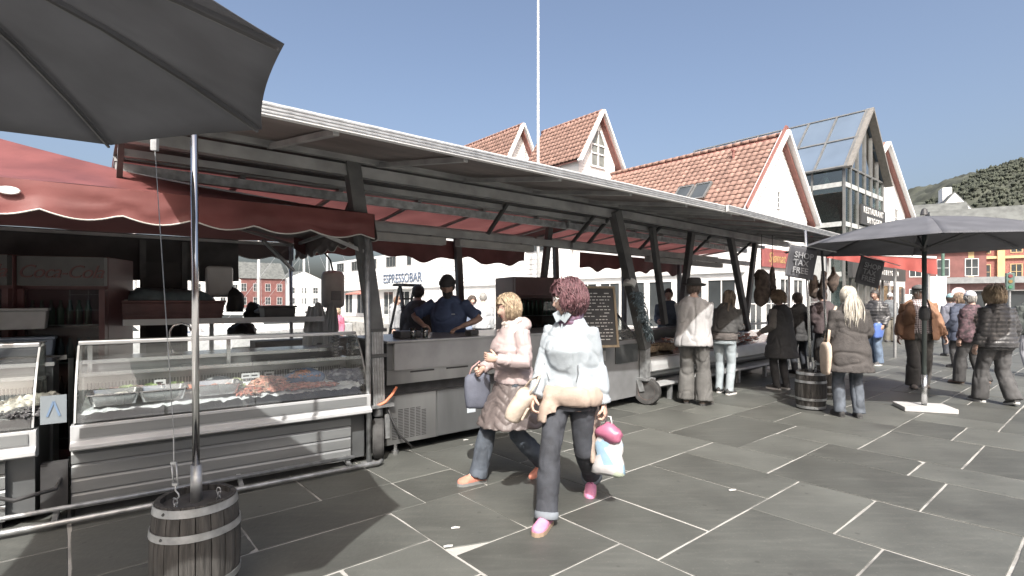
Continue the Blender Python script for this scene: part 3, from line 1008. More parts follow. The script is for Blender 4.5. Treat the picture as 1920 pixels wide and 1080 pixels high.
# taped notice on the gap between the counters
tag(MB().prism([(-2.285, .67), (-2.15, .67), (-2.15, .86), (-2.285, .86)], .018, .026, 'y').build('taped_notice', M('laminated_notice', (.20, .24, .27), .2, 0, .06, 5)), 'small laminated notice taped between the two fish counters', 'notice')
nt_ = bpy.data.objects['taped_notice']
nt_.location = O1; nt_.rotation_euler = (0, 0, RZ1)
for a, b in (((-2.25, .72), (-2.217, .82)), ((-2.217, .82), (-2.185, .72))):
    MB().beam((a[0], .015, a[1]), (b[0], .015, b[1]), .012, .004, up=(0, 1, 0)).build('mark', M('notice_blue', (.12, .22, .38), .5), nt_)
nt_2 = MB().tube([(-2.62, .02, .55), (-2.6, -.05, .30), (-2.4, -.07, .22), (-2.2, -.02, .24), (-2.18, .05, .3)], .014, 8)
o = nt_2.build('power_cable', BLACK, smooth=True)
o.location = O1; o.rotation_euler = (0, 0, RZ1)
tag(o, 'black power cable sagging across the left counter front', 'cable')

def at1_(x, y, z=0.): return O1 + U1 * x + W1 * y + Vector((0, 0, z))
def bedz(y): return .69 + .10 * y
def put(o, x, y, z, rz=0.):
    o.location = O1 + U1 * x + W1 * y + Vector((0, 0, z))
    o.rotation_euler = (0, 0, RZ1 + rz)
    return o
rp = random.Random(21)
# ice beds
ICE = M('crushed_ice', (.70, .74, .76), .35, 0, .15, 40, 1., 90)
for x0_, x1_, lab in ((-1.0, -.08, 'crushed ice under the prawns and crabs in the long fish counter'), (-2.95, -2.34, 'crushed ice under the shellfish in the left fish counter'), (-2.08, -1.02, 'crushed ice between the steel trays in the long fish counter')):
    mb = MB()
    n1, n2 = 40, 20
    P = np.array([(x0_ + (x1_ - x0_) * i / n1, .06 + .53 * j / n2, 0) for i in range(n1 + 1) for j in range(n2 + 1)])
    P[:, 2] = .705 + .10 * P[:, 1] + .018 * vnoise(P * 25, 3) + .012 * vnoise(P * 60, 4)
    mb.add(P.tolist(), [(i * (n2 + 1) + j, (i + 1) * (n2 + 1) + j, (i + 1) * (n2 + 1) + j + 1, i * (n2 + 1) + j + 1) for i in range(n1) for j in range(n2)])
    tag(put(mb.build('crushed_ice', ICE, smooth=True), 0, 0, 0), lab, 'ice', kind='stuff')
def tray(label, x, y, w, d, fill):
    t = thing('steel_tray', label, 'tray', O1 + U1 * x + W1 * y + Vector((0, 0, bedz(y) + .035)), RZ1, 'steel trays in the fish counter')
    def rr(hx, hy, z, r=.03):
        pts_ = []
        for cx_, cy_, a0 in ((hx - r, hy - r, 0), (-hx + r, hy - r, 90), (-hx + r, -hy + r, 180), (hx - r, -hy + r, 270)):
            for e in range(4):
                a = R(a0 + 30 * e)
                pts_.append(Vector((cx_ + r * math.cos(a), cy_ + r * math.sin(a), z)))
        return pts_
    w /= 2; d /= 2
    mb = MB().loft([rr(w - .02, d - .02, 0), rr(w, d, .08), rr(w + .015, d + .015, .082), rr(w + .015, d + .015, .086), rr(w - .004, d - .004, .086), rr(w - .024, d - .024, .006)])
    mb.build('tray', STEEL, t, smooth=False, angle=35)
    f = MB()
    n = 14
    P = np.array([((i / n - .5) * 2 * (w - .03), (j / n - .5) * 2 * (d - .03), 0) for i in range(n + 1) for j in range(n + 1)])
    P[:, 2] = .05 + .018 * vnoise(P * 22, int(abs(x) * 37) % 90)
    f.add(P.tolist(), [(i * (n + 1) + j, (i + 1) * (n + 1) + j, (i + 1) * (n + 1) + j + 1, i * (n + 1) + j + 1) for i in range(n) for j in range(n)])
    f.build('contents', fill, t, smooth=True)
SALMON = M('salmon_flesh', (.55, .17, .09), .3, 0, .3, 30, .3, 40, stretch=(1, 4, 1))
PALEF = M('pale_fish_salad', (.48, .46, .40), .35, 0, .3, 25, .6, 50)
tray('steel tray of pale fish salad nearest the notice', X1(215, .22), .2, .30, .26, PALEF)
tray('steel tray of pale fish fillets right of the fish salad', X1(305, .22), .2, .30, .26, M('pale_fillet', (.52, .50, .46), .25, 0, .2, 12, .3, 30))
tray('steel tray of salmon left of the prawns', X1(405, .24), .22, .32, .26, SALMON)
# lettuces
def lettuce(label, x, y, r, c1):
    mb = MB()
    rl = random.Random(int(abs(x) * 1000))
    for i in range(34):
        a, e = rl.uniform(0, 6.28), rl.uniform(.15, 1.4)
        d = Vector((math.cos(a) * math.cos(e), math.sin(a) * math.cos(e), math.sin(e)))
        s_ = d.cross(Vector((0, 0, 1))).normalized()
        L_ = r * rl.uniform(.7, 1.15)
        w = r * rl.uniform(.25, .4)
        p0, p1, p2 = d * r * .2, d * L_ * .7, d * L_ + Vector((0, 0, -.2 * r))
        vs = [p0 - s_ * w * .3, p0 + s_ * w * .3, p1 + s_ * w, p1 - s_ * w, p1 + d.cross(s_) * w * .3, p2 + s_ * w * .8 + Vector((0, 0, rl.uniform(-.01, .015))), p2 - s_ * w * .8 + Vector((0, 0, rl.uniform(-.01, .015)))]
        mb.add(vs, [(0, 1, 4), (1, 2, 4), (0, 4, 3), (4, 2, 5), (3, 4, 6), (4, 5, 6)])
    tag(put(mb.build('lettuce_head', c1, smooth=True), x, y, bedz(y) + .03), label, 'lettuce', 'salad heads in the fish counter')
LG = M('lettuce_green', (.22, .34, .08), .5, 0, .35, 18, trans=.3)
LR = M('lettuce_red', (.10, .035, .03), .5, 0, .4, 18, trans=.2)
lettuce('green lettuce at the left end of the salad row', X1(185, .45), .42, .075, LG)
lettuce('dark red lettuce between two green heads at the left of the salad row', X1(212, .47), .46, .075, LR)
lettuce('green lettuce over the first steel tray', X1(238, .47), .46, .08, LG)
lettuce('dark red lettuce over the second steel tray', X1(260, .47), .47, .07, LR)
lettuce('green lettuce in the middle of the salad row', X1(284, .47), .46, .08, LG)
lettuce('small dark red lettuce beside the wire', X1(303, .47), .48, .065, LR)
lettuce('green lettuce just left of the steel pole', X1(330, .45), .45, .08, LG)
lettuce('pale green lettuce beside the glass joint near the prawns', X1(442, .4), .38, .08, M('lettuce_pale', (.42, .48, .22), .5, 0, .3, 18, trans=.3))
# salmon side and shrink-wrapped packs
sm = MB().loft([[Vector((x, math.cos(a) * w, .012 + .02 * math.sin(a))) for a in [2 * math.pi * k / 10 for k in range(10)]] for x, w in ((-.2, .02), (-.14, .07), (0, .085), (.12, .06), (.2, .015))])
tag(put(sm.build('salmon_side', SALMON, smooth=True), X1(362, .45), .47, bedz(.47) + .03, .1), 'orange side of salmon behind the steel pole', 'fish')
WRAP = M('shrink_wrap', (.10, .12, .15), .12, 0, .6, 14, .8, 18, col2=(.45, .48, .5), lo=.5, hi=.75)
def lump(name, label, cat, x, y, z, sx, sy, sz, mat, seed, amp=.25, group=None):
    mb = MB().ball((0, 0, sz * .45), (sx, sy, sz), 22, 14)
    P = np.array(mb.v)
    P += (P - [0, 0, sz * .45]) * (amp * vnoise(P / max(sx, sy) * 2.6, seed))[:, None] + (P - [0, 0, sz * .45]) * (amp * .5 * vnoise(P / max(sx, sy) * 7, seed + 1))[:, None]
    mb.v = [tuple(p) for p in P]
    return tag(put(mb.build(name, mat, smooth=True), x, y, z), label, cat, group)
lump('wrapped_pack', 'shrink-wrapped dark fish pack behind the salmon tray', 'package', X1(410, .47), .47, bedz(.47) + .02, .12, .07, .06, WRAP, 3)
lump('wrapped_pack', 'shrink-wrapped dark pack at the right end of the fish counter', 'package', X1(640, .42), .40, bedz(.4) + .02, .13, .12, .07, WRAP, 8)
BBAG = M('blue_plastic_bag', (.10, .20, .36), .25, 0, .35, 10, .8, 15, trans=.2)
lump('blue_bag', 'open blue plastic bag of cooked prawns in the fish counter', 'bag', X1(570, .4), .40, bedz(.4) + .02, .17, .13, .075, BBAG, 5)
def crustaceans(name, label, cat, x, y, rx, ry, h, n, mats, s, z0=None):
    mb = MB()
    rc = random.Random(int(abs(x) * 991))
    for _ in range(n):
        u, v = rc.uniform(-1, 1), rc.uniform(-1, 1)
        if u * u + v * v > 1: continue
        zz = h * (1 - u * u - v * v) * rc.uniform(.7, 1)
        a, b = rc.uniform(0, 6.28), rc.uniform(-.5, .5)
        c = Vector((u * rx, v * ry, zz))
        pth = []
        for k in range(5):
            t = (k - 2) / 2
            pth.append(c + Vector((math.cos(a) * t * s - math.sin(a) * s * .5 * t * t, math.sin(a) * t * s + math.cos(a) * s * .5 * t * t, b * t * s * .5)))
        mb.tube(pth, [s * .12, s * .24, s * .27, s * .2, s * .06], 5, mi=rc.randrange(len(mats)))
    return tag(put(mb.build(name, mats, smooth=True), x, y, z0 if z0 else bedz(y) + .03), label, cat, kind='stuff')
PR1 = M('prawn_pink', (.50, .20, .13), .35, 0, .3, 40)
PR2 = M('prawn_brown', (.30, .17, .11), .4, 0, .3, 40)
PR3 = M('crayfish_red', (.40, .10, .05), .35, 0, .3, 40)
crustaceans('prawns', 'pink prawns heaped in the blue bag', 'prawns', X1(570, .4), .38, .13, .09, .05, 330, [PR1, PR1, PR2], .030, bedz(.4) + .075)
crustaceans('langoustines', 'brown langoustines piled left of the blue bag', 'langoustines', X1(505, .36), .36, .14, .14, .07, 190, [PR2, PR2, PR1], .055)
crustaceans('crayfish', 'red crayfish along the front of the ice bed', 'crayfish', X1(560, .18), .17, .33, .07, .035, 330, [PR3, PR1, PR2], .042)
crustaceans('crab_claws', 'red crab claws beside the salmon tray at the front', 'crab claws', X1(465, .18), .16, .09, .06, .035, 90, [PR3, PR3, PR2], .05)
# small price cards stuck along the ice
for i, (px_, lab) in enumerate(((300, 'price card behind the fish fillet tray'), (462, 'price card beside the pale green lettuce'), (478, 'price card left of the langoustines'), (505, 'price card behind the langoustines'), (552, 'price card behind the blue bag'), (588, 'price card at the right of the blue bag'))):
    pc = thing('price_card', lab, 'price card', at1_(X1(px_, .56), .56, .80), RZ1, 'price cards in the fish counter')
    MB().box(-.04, .04, -.002, .002, .0, .045).build('card', M('price_white', (.60, .62, .64), .5), pc)
    MB().box(-.028, .02, -.0035, -.0022, .015, .028).build('figures', M('price_ink', (.05, .05, .06), .6), pc)
    MB().box(-.004, .004, -.001, .003, -.07, .0).build('pin', STEEL, pc)
# shells in the left counter
SHL = M('scallop_shell', (.60, .56, .48), .5, 0, .25, 25, .4, 40, rand=.15)
sq = 0
for i, (px_, y_) in enumerate(((12, .3), (35, .36), (60, .40), (85, .38), (22, .22), (48, .24), (74, .26), (15, .14), (40, .14), (95, .45))):
    sq += 1
    o_ = lump('shellfish', 'pale shellfish in the left counter, ' + ['at the very edge of the picture', 'second in the back row', 'third in the back row', 'touching the gap between counters', 'first of the middle row', 'second of the middle row', 'last of the middle row', 'front one at the picture edge', 'front one behind the black mussels', 'rearmost one near the notice'][i], 'shellfish', X1(px_, y_), y_, bedz(y_) + .03, .055, .05, .045, SHL, 30 + i, .35, 'pale shellfish in the left counter')
MUS = M('dark_shells', (.045, .045, .05), .3, 0, .4, 20)
crustaceans('mussels', 'dark mussels in front of the pale shellfish', 'mussels', X1(45, .12), .12, .13, .08, .05, 150, [MUS], .045)

# --- red tent over the left stall
tn = thing('red_tent', 'red market tent with scalloped valance over the left fish stall', 'tent', O1, RZ1)
TX0, TX1, TY1, TZ, PK = -6.0, .0, 3.0, 2.29, Vector((-3.0, 1.5, 2.93))
def slope(a, b):
    a, b = Vector(a), Vector(b)
    def fn(u, v):
        e = a.lerp(b, u)
        p = e.lerp(PK, v)
        sag = -.10 * math.sin(math.pi * v) * (1 - .2 * math.cos(u * 6.28)) 
        p.z += sag + .006 * math.sin(u * 31 + v * 9) * (1 - v)
        return p
    return fn
C = [(TX0, 0, TZ), (TX1, 0, TZ), (TX1, TY1, TZ), (TX0, TY1, TZ)]
for i in range(4):
    MB().sheet(slope(C[i], C[(i + 1) % 4]), 40, 14).build('roof_panel', TENTRED, tn, smooth=True)
def flipped(mb):
    mb.f = [f[::-1] for f in mb.f]
    return mb
def valance(a, b, drop=.19, amp=.05, per=.43, seed=0, ph_=0., cols=60, bulge=.02):
    a, b = Vector(a), Vector(b)
    L_ = (b - a).length
    n_ = Vector((b.y - a.y, a.x - b.x, 0)).normalized()
    def fn(u, v):
        p = a.lerp(b, u)
        h = drop + amp * abs(math.sin(math.pi * (u * L_ / per + ph_)))
        q_ = np.array([[p.x * 3, p.y * 3, v * 2 + seed]])
        w = vnoise(q_ * 2.2, seed)[0] * .022 + vnoise(q_ * 6, seed + 1)[0] * .007
        return p + n_ * (.012 + bulge * v + w * v) - Vector((0, 0, h * v))
    return fn, cols
for i in range(4):
    fn, cl = valance(C[i], C[(i + 1) % 4], seed=i, cols=int(150 if i in (0,) else 70), ph_=.35)
    flipped(MB().sheet(fn, cl, 9)).build('valance', TENTRED, tn, smooth=True)
    L_ = (Vector(C[i]) - Vector(C[(i + 1) % 4])).length
    tp = [fn(u / 150, 1.0) for u in range(151)]
    MB().tube(tp, .006, 5).build('hem_piping', M('pale_piping', (.55, .54, .50), .6), tn, smooth=True)
for x, y in ((0, 0), (-2.62, 0), (0, 2.95), (-3, 2.95), (-6, 0)):
    MB().tube([(x - .03, y + .03, 0), (x - .05, y + .03, TZ - .02)], .024, 12).build('leg', GALV if x == 0 else DARKSTEEL, tn, smooth=True)
    if y == 0:
        MB().box(x - .09, x + .03, y - .03, y + .09, .0, .012).build('foot_plate', GALV, tn)
for a, b in (((-5.95, .05, TZ - .04), (-.05, .05, TZ - .04)), ((-5.95, 2.9, TZ - .04), (-.05, 2.9, TZ - .04)), ((-.05, .05, TZ - .05), (-.05, 2.9, TZ - .05)), ((-3, 0.1, TZ - .06), (-3, 2.9, TZ - .06)),
             ((-.05, .05, TZ - .03), (-3, 1.5, PK.z - .13)), ((-.05, 2.9, TZ - .03), (-3, 1.5, PK.z - .13)), ((-.05, .1, 1.95), (-.6, .45, TZ - .06)), ((-.05, 2.8, 1.9), (-.5, 2.4, TZ - .05))):
    MB().beam(a, b, .035, .035).build('frame_bar', ALUD, tn)
fn, cl = valance((-5.95, 2.93, TZ - .01), (-.7, 2.93, TZ - .01), drop=.52, amp=.03, per=.9, seed=9, bulge=.03)
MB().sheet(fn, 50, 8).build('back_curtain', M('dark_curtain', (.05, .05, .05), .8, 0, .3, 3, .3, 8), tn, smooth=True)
MB().sheet(lambda u, v: (-4.45 + .02 * math.sin(u * 20), .1 + u * 2.8, 2.26 - v * 1.6), 30, 6).build('sky_block_curtain', M('dark_curtain'), tn, smooth=True)  # out-of-view curtain added to keep sky light out of the stall
vw = MB().loft([[Vector((X1(10, 0) + .02 + .06 * math.cos(a), -.035, 2.205 + .028 * math.sin(a))) for a in [2 * math.pi * k / 14 for k in range(14)]], [Vector((X1(10, 0) + .02 + .055 * math.cos(a), -.05, 2.205 + .024 * math.sin(a))) for a in [2 * math.pi * k / 14 for k in range(14)]]])
vw.build('vent_badge', WHITEPL, tn)

# --- things standing in the left stall
def at1(x, y, z=0.): return O1 + U1 * x + W1 * y + Vector((0, 0, z))
FRED = M('fridge_red', (.10, .018, .018), .4, 0, .15, 3)
def fridge(label, x, y, w, rz, org, urz, h=1.9, lettering='Coca-Cola', d=.6, name='drinks_fridge'):
    f = thing(name, label, 'fridge', org, urz + rz, 'red drinks fridges')
    box('cabinet', (0, w, .06, d, 0, h), FRED, f, bevel=.008)
    for a, b in ((0, .05), (w - .05, w)):
        box('door_frame', (a + .002, b - .002, .0, .058, .1, h - .3), FRED, f)
    box('door_frame', (.052, w - .052, .0, .058, .1, .16), FRED, f)
    hd = box('header', (.004, w - .004, -.01, .055, h - .27, h - .01), M('fridge_header', (.075, .08, .078), .4) if lettering else FRED, f)
    if lettering:
        text('lettering', lettering, .15 * w / .6, M('fridge_dark_red', (.12, .03, .03), .5), hd, (w / 2, -.013, h - .15), shear=.35, space=.9)
    box('interior', (.055, w - .055, .061, .075, .17, h - .31), M('fridge_inside', (.03, .033, .033), .6), f)
    box('door_glass', (.053, w - .053, .012, .02, .165, h - .305), glass_mat('fridge_glass', (.75, .78, .77), .015), f)
    rb = random.Random(int(w * 100) + int(x * 10))
    for s_ in range(4):
        z = .25 + s_ * .34
        box('shelf', (.056, w - .056, .03, .06, z, z + .012), ALUD, f)
        mb = MB()
        for i in range(int((w - .14) / .07)):
            xx = .09 + i * .07
            mb.lathe([(.001, z + .013), (.028, z + .013), (.028, z + .15), (.012, z + .2), (.012, z + .23)], 8, (xx, .046, 0))
        o_ = mb.build('bottle_row', M('bottle_%d' % (s_ % 3), [(.05, .10, .06), (.12, .03, .03), (.06, .08, .10)][s_ % 3], .15), f, smooth=True)
        o_['kind'] = 'stuff'
    return f
fridge('left one of two red drinks fridges at the back of the left stall', -3.36, 1.75, .66, 0, at1(-3.28, 1.75), RZ1 - .35)
fridge('right one of two red drinks fridges at the back of the left stall', -2.7, 1.6, .66, 0, at1(-2.62, 1.62), RZ1 - .35)
# service shelf with tub and crate
shf = thing('service_shelf', 'steel shelf carrying tub and red crate behind the left counter', 'shelf', O1, RZ1)
SX0, SX1 = -2.35, .05
MB().box(SX0, SX1, 1.75, 2.15, 1.27, 1.295).build('shelf_board', STEEL, shf)
MB().box(SX0, SX1, 1.73, 1.75, 1.25, 1.31).build('shelf_edge', ALU, shf)
for x in (SX0 + .05, -1.1, SX1 - .05):
    MB().box(x - .02, x + .02, 1.92, 1.96, 0, 1.27).build('leg', ALUD, shf)
MB().box(SX0, SX1, 1.7, 2.2, .80, .83).build('lower_board', DKGREY, shf)
def box_in(name, label, cat, x, y, z, w, d, h, mat, taper=.9, lid=None, group=None):
    t = thing(name, label, cat, at1(x, y, z), RZ1, group)
    a, b, c_, e = w / 2, d / 2, w / 2 * taper, d / 2 * taper
    MB().loft([[Vector((sx * c_, sy * e, 0)) for sx, sy in ((-1, -1), (1, -1), (1, 1), (-1, 1))], [Vector((sx * a, sy * b, h)) for sx, sy in ((-1, -1), (1, -1), (1, 1), (-1, 1))]]).build('body', mat, t, bevel=.01)
    MB().box(-a - .012, a + .012, -b - .012, b + .012, h, h + .022).build('rim', lid or mat, t, bevel=.005)
    return t
tb = box_in('yellow_tub', 'pale yellow tub with red lettering on the steel shelf', 'tub', X1(197, 1.9), 1.9, 1.296, .34, .26, .19, M('tub_yellow', (.60, .50, .22), .4, 0, .1, 6), .9, M('tub_lid', (.62, .60, .52), .4))
text('lettering', 'Fiskeboller', .062, M('tub_red', (.42, .05, .04), .5), tb, (0, -.128, .145), rot=(84, 0, 0))
for sx in (-1, 1):
    MB().lathe([(.001, 0), (.055, 0), (.055, .004), (.001, .004)], 16).xf(Matrix.Translation((sx * .07, -.122, .07)) @ Matrix.Rotation(R(84), 4, 'X')).build('print', M('tub_print', (.66, .52, .12), .5), tb)
rc_ = box_in('red_crate', 'large red plastic crate heaped with blue film on the steel shelf', 'crate', X1(325, 1.9), 1.92, 1.296, .92, .40, .18, M('crate_red', (.14, .035, .03), .5, 0, .2, 8), .93)
for i in range(4):
    MB().box(-.445, .445, -.208, -.192, .035 + i * .036, .052 + i * .036).build('rib', M('crate_red'), rc_)
def free_lump(name, label, cat, c, s_, mat, seed, amp=.25):
    mb = MB().ball((0, 0, 0), s_, 26, 16)
    P = np.array(mb.v)
    m_ = max(s_)
    P += P * (amp * vnoise(P / m_ * 2.6, seed))[:, None] + P * (amp * .45 * vnoise(P / m_ * 8, seed + 1))[:, None]
    P[:, 2] = np.maximum(P[:, 2], -s_[2] * .3)
    mb.v = [tuple(p) for p in P]
    o_ = mb.build(name, mat, smooth=True)
    o_.location = c
    o_.rotation_euler = (0, 0, RZ1)
    return tag(o_, label, cat)
free_lump('plastic_film', 'blue-green plastic film heaped in the red crate', 'plastic film', at1(X1(315, 1.9), 1.92, 1.50), (.40, .17, .13), M('film_blue', (.16, .23, .25), .3, 0, .3, 8, .6, 12, trans=.3), 4)
free_lump('black_bag', 'folded black bag lying under the steel shelf', 'bag', at1(X1(215, 1.9), 1.9, .87), (.22, .14, .10), BLACK, 6)
pt_ = thing('towel_dispenser', 'white paper towel box hanging from a tent post', 'dispenser', at1(X1(411, 2.6), 2.6, 1.55), RZ1)
box('case', (-.14, .14, -.1, .1, 0, .36), WHITEPL, pt_, bevel=.03)
box('slot', (-.10, .10, -.08, .08, -.012, .001), BLACK, pt_)
wb_ = thing('water_boiler', 'white cylindrical water boiler hanging behind the left stall', 'boiler', at1(X1(624, 2.3), 2.3, 1.40), RZ1)
MB().lathe([(.001, 0), (.10, 0), (.14, .03), (.145, .08), (.145, .42), (.12, .47), (.04, .49), (.001, .49)], 24).build('tank', M('boiler_enamel', (.58, .57, .54), .45), wb_, smooth=True, angle=50)
box('control_panel', (-.06, .06, -.152, -.13, .1, .22), M('grey_plastic', (.25, .25, .25), .5), wb_)
MB().tube([(0, 0, .48), (-.03, 0, .62), (-.13, 0, .75)], .012, 8).build('hose', BLACK, wb_, smooth=True)
# white aprons hanging
for i, (px_, t_, w, lab) in enumerate(((592, 1.9, .30, 'white plastic apron hanging left of the boiler'), (622, 1.95, .2, 'white cloth hanging under the boiler'))):
    def cl_(u, v):
        return (-w / 2 * (1 - .45 * (1 - v) ** 2) + u * w * (1 - .45 * (1 - v) ** 2) , .03 * math.sin(u * 13 + i) * (.3 + v) + .02 * math.sin(u * 29 + 2 * v), -v * .5 - .03 * math.sin(u * 7 + i))
    o_ = MB().sheet(cl_, 26, 18).build('apron', M('apron_white', (.62, .62, .59), .45, 0, .08, 4, .2, 12, trans=.15), smooth=True)
    o_.location = at1(X1(px_, t_), t_, 1.45)
    o_.rotation_euler = (0, 0, RZ1)
    tag(o_, lab, 'apron')
# dark clutter at the back of the left stall
bkp = thing('back_panel', 'dark back board between the two bright openings of the left stall', 'panel', O1, RZ1)
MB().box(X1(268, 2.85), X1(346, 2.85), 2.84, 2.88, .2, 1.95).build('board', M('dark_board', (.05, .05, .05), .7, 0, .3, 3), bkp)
for px_ in (268, 346):
    MB().box(X1(px_, 2.85) - .03, X1(px_, 2.85) + .03, 2.80, 2.838, .0, 2.2).build('upright', DARKSTEEL, bkp)
for i, (px_, t_, z_, s__, lab) in enumerate(((440, 2.5, 1.42, (.10, .08, .20), 'dark bundled bag hanging left of the white apron'), (478, 2.6, 1.30, (.12, .10, .16), 'dark equipment bag hanging beside the bright gap'), (505, 2.4, 1.36, (.16, .12, .07), 'grey plastic bag lying at the right end of the shelf'), (455, 2.3, 1.12, (.14, .12, .12), 'black bucket-shaped bag under the shelf end'))):
    free_lump('hanging_bag', lab, 'bag', at1(X1(px_, t_), t_, z_), s__, BLACK if i != 2 else M('grey_film', (.22, .24, .26), .4), 40 + i)
for i, (px_, w, h, c_, lab) in enumerate(((20, .5, .16, (.40, .41, .40), 'grey crate on the far left of the stall'), (45, .42, .14, (.16, .22, .30), 'blue-grey crate below the grey crate at the far left'), (520, .34, .12, (.10, .10, .10), 'black tray at the right end of the steel shelf'))):
    box_in('plastic_crate', lab, 'crate', X1(px_, 1.55 if i < 2 else 1.95), 1.55 if i < 2 else 1.95, (1.25, 1.02, 1.296)[i], w, .32, h, M('crate_%d' % i, c_, .5), .95)
csd = thing('crate_stand', 'low steel stand under the crates at the far left', 'stand', O1, RZ1)
MB().box(X1(20, 1.55) - .35, X1(45, 1.55) + .3, 1.38, 1.72, .98, 1.018).build('board', STEEL, csd)
for dx in (-.3, .35):
    MB().box(X1(30, 1.55) + dx, X1(30, 1.55) + dx + .04, 1.5, 1.54, 0, .979).build('leg', ALUD, csd)
ew = thing('plate_stack', 'stack of dark plates at the left end of the steel shelf', 'plates', at1(X1(125, 1.85), 1.85, 1.296), RZ1)
for k in range(7):
    MB().lathe([(.001, k * .013), (.10, k * .013), (.135, k * .013 + .012), (.13, k * .013 + .014), (.001, k * .013 + .004)], 22).build('plate', M('dark_plate', (.12, .12, .12), .35), ew, smooth=True)
tp_ = thing('tap', 'curved steel tap rising behind the fish counter', 'tap', at1(X1(318, 1.1), 1.08, 1.016), RZ1)
MB().tube([(0, 0, 0), (0, 0, .2), (.03, 0, .25), (.09, 0, .27), (.15, 0, .25), (.17, 0, .2)], .011, 10).build('spout', STEEL, tp_, smooth=True)
MB().lathe([(.001, 0), (.03, 0), (.025, .03), (.001, .03)], 14).build('base', STEEL, tp_)
stk = thing('cup_stack', 'stack of small steel dishes at the right end of the fish counter', 'dishes', at1(X1(628, .7), .68, .936), RZ1)
for i in range(7):
    MB().lathe([(.02, i * .03), (.038, i * .03 + .012), (.04, i * .03 + .02), (.03, i * .03 + .026)], 14).build('dish', STEEL, stk, smooth=True)

# ------------------------------------------------------------------ trailers with long awnings
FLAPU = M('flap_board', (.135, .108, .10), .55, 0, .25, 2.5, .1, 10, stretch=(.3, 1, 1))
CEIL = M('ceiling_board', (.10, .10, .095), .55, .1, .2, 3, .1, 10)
EDGE = M('edge_profile', (.70, .71, .71), .4, .2, .06, 3)
FY, FZ = -1.45, 2.555
def awning(t, x0, x1, posts, tone):
    # flap: long planks with small gaps; ceiling boards; red cloth at the back
    ys_ = [FY + (.05 - FY) * i / 8 for i in range(9)]
    zf = lambda y: FZ + (2.825 - FZ) * (y - FY) / (.05 - FY)
    for a, b in zip(ys_[:-1], ys_[1:]):
        MB().prism([(a, zf(a)), (b - .001, zf(b)), (b - .001, zf(b) + .025), (a, zf(a) + .025)], x0, x1, 'x').build('flap_board', tone, t)
    MB().prism([(FY - .035, FZ - .028), (FY - .003, FZ - .032), (FY - .003, FZ + .045), (FY - .035, FZ + .045)], x0 - .02, x1 + .02, 'x').build('edge_profile', EDGE, t)
    for i in range(3):
        MB().box(x0 - .02, x1 + .02, FY - .041, FY - .0355, FZ - .015 + i * .02, FZ - .006 + i * .02).build('edge_groove', GALV, t)
    yc = [.06, .26, .46, .66, .86, 1.06]
    zc = lambda y: 2.80 - .06 * y
    for a, b in zip(yc[:-1], yc[1:]):
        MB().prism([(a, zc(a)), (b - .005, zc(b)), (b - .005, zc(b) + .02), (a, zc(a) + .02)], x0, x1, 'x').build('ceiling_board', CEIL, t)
    MB().box(x0 + .002, x1 - .002, .025, .085, 2.772, 2.862).build('hinge_strip', ALUD, t)
    MB().box(x0 + .002, x1 - .002, 1.03, 1.12, 2.715, 2.765).build('cloth_rail', ALUD, t)
    def red(u, v):
        x = x0 + u * (x1 - x0)
        return (x, 1.08 + v * 1.3, 2.735 - .13 * v - .035 * math.sin(math.pi * v) + .012 * math.sin(x * 9 + 3 * v) * math.sin(math.pi * v))
    MB().sheet(red, 60, 8).build('red_cloth', REDCLOTH, t, smooth=True)
    n = max(2, int((x1 - x0) / .85))
    for i in range(n + 1):
        x = x0 + .03 + (x1 - x0 - .06) * i / n
        MB().beam((x, 1.0, 2.70), (x, 2.36, 2.56), .05, .03).build('cloth_rib', ALUD, t)
        MB().beam((x, FY + .06, zf(FY + .06) - .025), (x, .08, 2.785), .04, .04).build('flap_rib', ALUD, t)
        if i % 2 == 0:
            MB().beam((x, .5, 2.74), (x, .95, 2.36), .04, .04).build('ceiling_hanger', DARKSTEEL, t)
    for y, z, w, h, m in ((.12, 2.70, .08, .10, ALUD), (.62, 2.68, .05, .06, ALUD), (1.02, 2.63, .06, .09, GALV), (.95, 2.33, .07, .09, ALUD), (2.36, 2.52, .06, .10, DARKSTEEL), (1.7, 2.50, .04, .05, ALUD)):
        MB().beam((x0 + .01, y, z), (x1 - .01, y, z), w, h).build('long_beam', m, t)
    MB().tube([(x0, .35, 2.70), (x0 + (x1 - x0) * .35, .34, 2.685), (x0 + (x1 - x0) * .6, .36, 2.69), (x1, .35, 2.70)], .012, 7).build('wiring', BLACK, t, smooth=True)
    xx = x0 + 2.0
    while xx < x1 - 1.3:
        l = MB().box(xx, xx + 1.25, .88, 1.0, 2.18, 2.27).build('light_box', M('light_box_grey', (.36, .36, .35), .5), t, bevel=.01)
        for dx in (.2, 1.05):
            MB().box(xx + dx, xx + dx + .02, .93, .95, 2.27, 2.30).build('hanger', DARKSTEEL, l)
        xx += 1.45
    def vl(u, v):
        x = x0 + 1.9 + u * (x1 - x0 - 1.95)
        return (x, 2.40 + .03 * v * math.sin(x * 7), 2.44 - v * (.30 + .04 * math.sin(x * 4.3) + .03 * math.sin(x * 11)))
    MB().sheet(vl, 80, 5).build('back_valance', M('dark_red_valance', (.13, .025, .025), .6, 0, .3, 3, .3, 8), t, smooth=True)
    for (p, q_, w) in posts:
        MB().beam(p, q_, w, w * .8, up=(0, 1, 0)).build('post', M('post_grey', (.10, .105, .105), .5, .3, .2, 6), t)
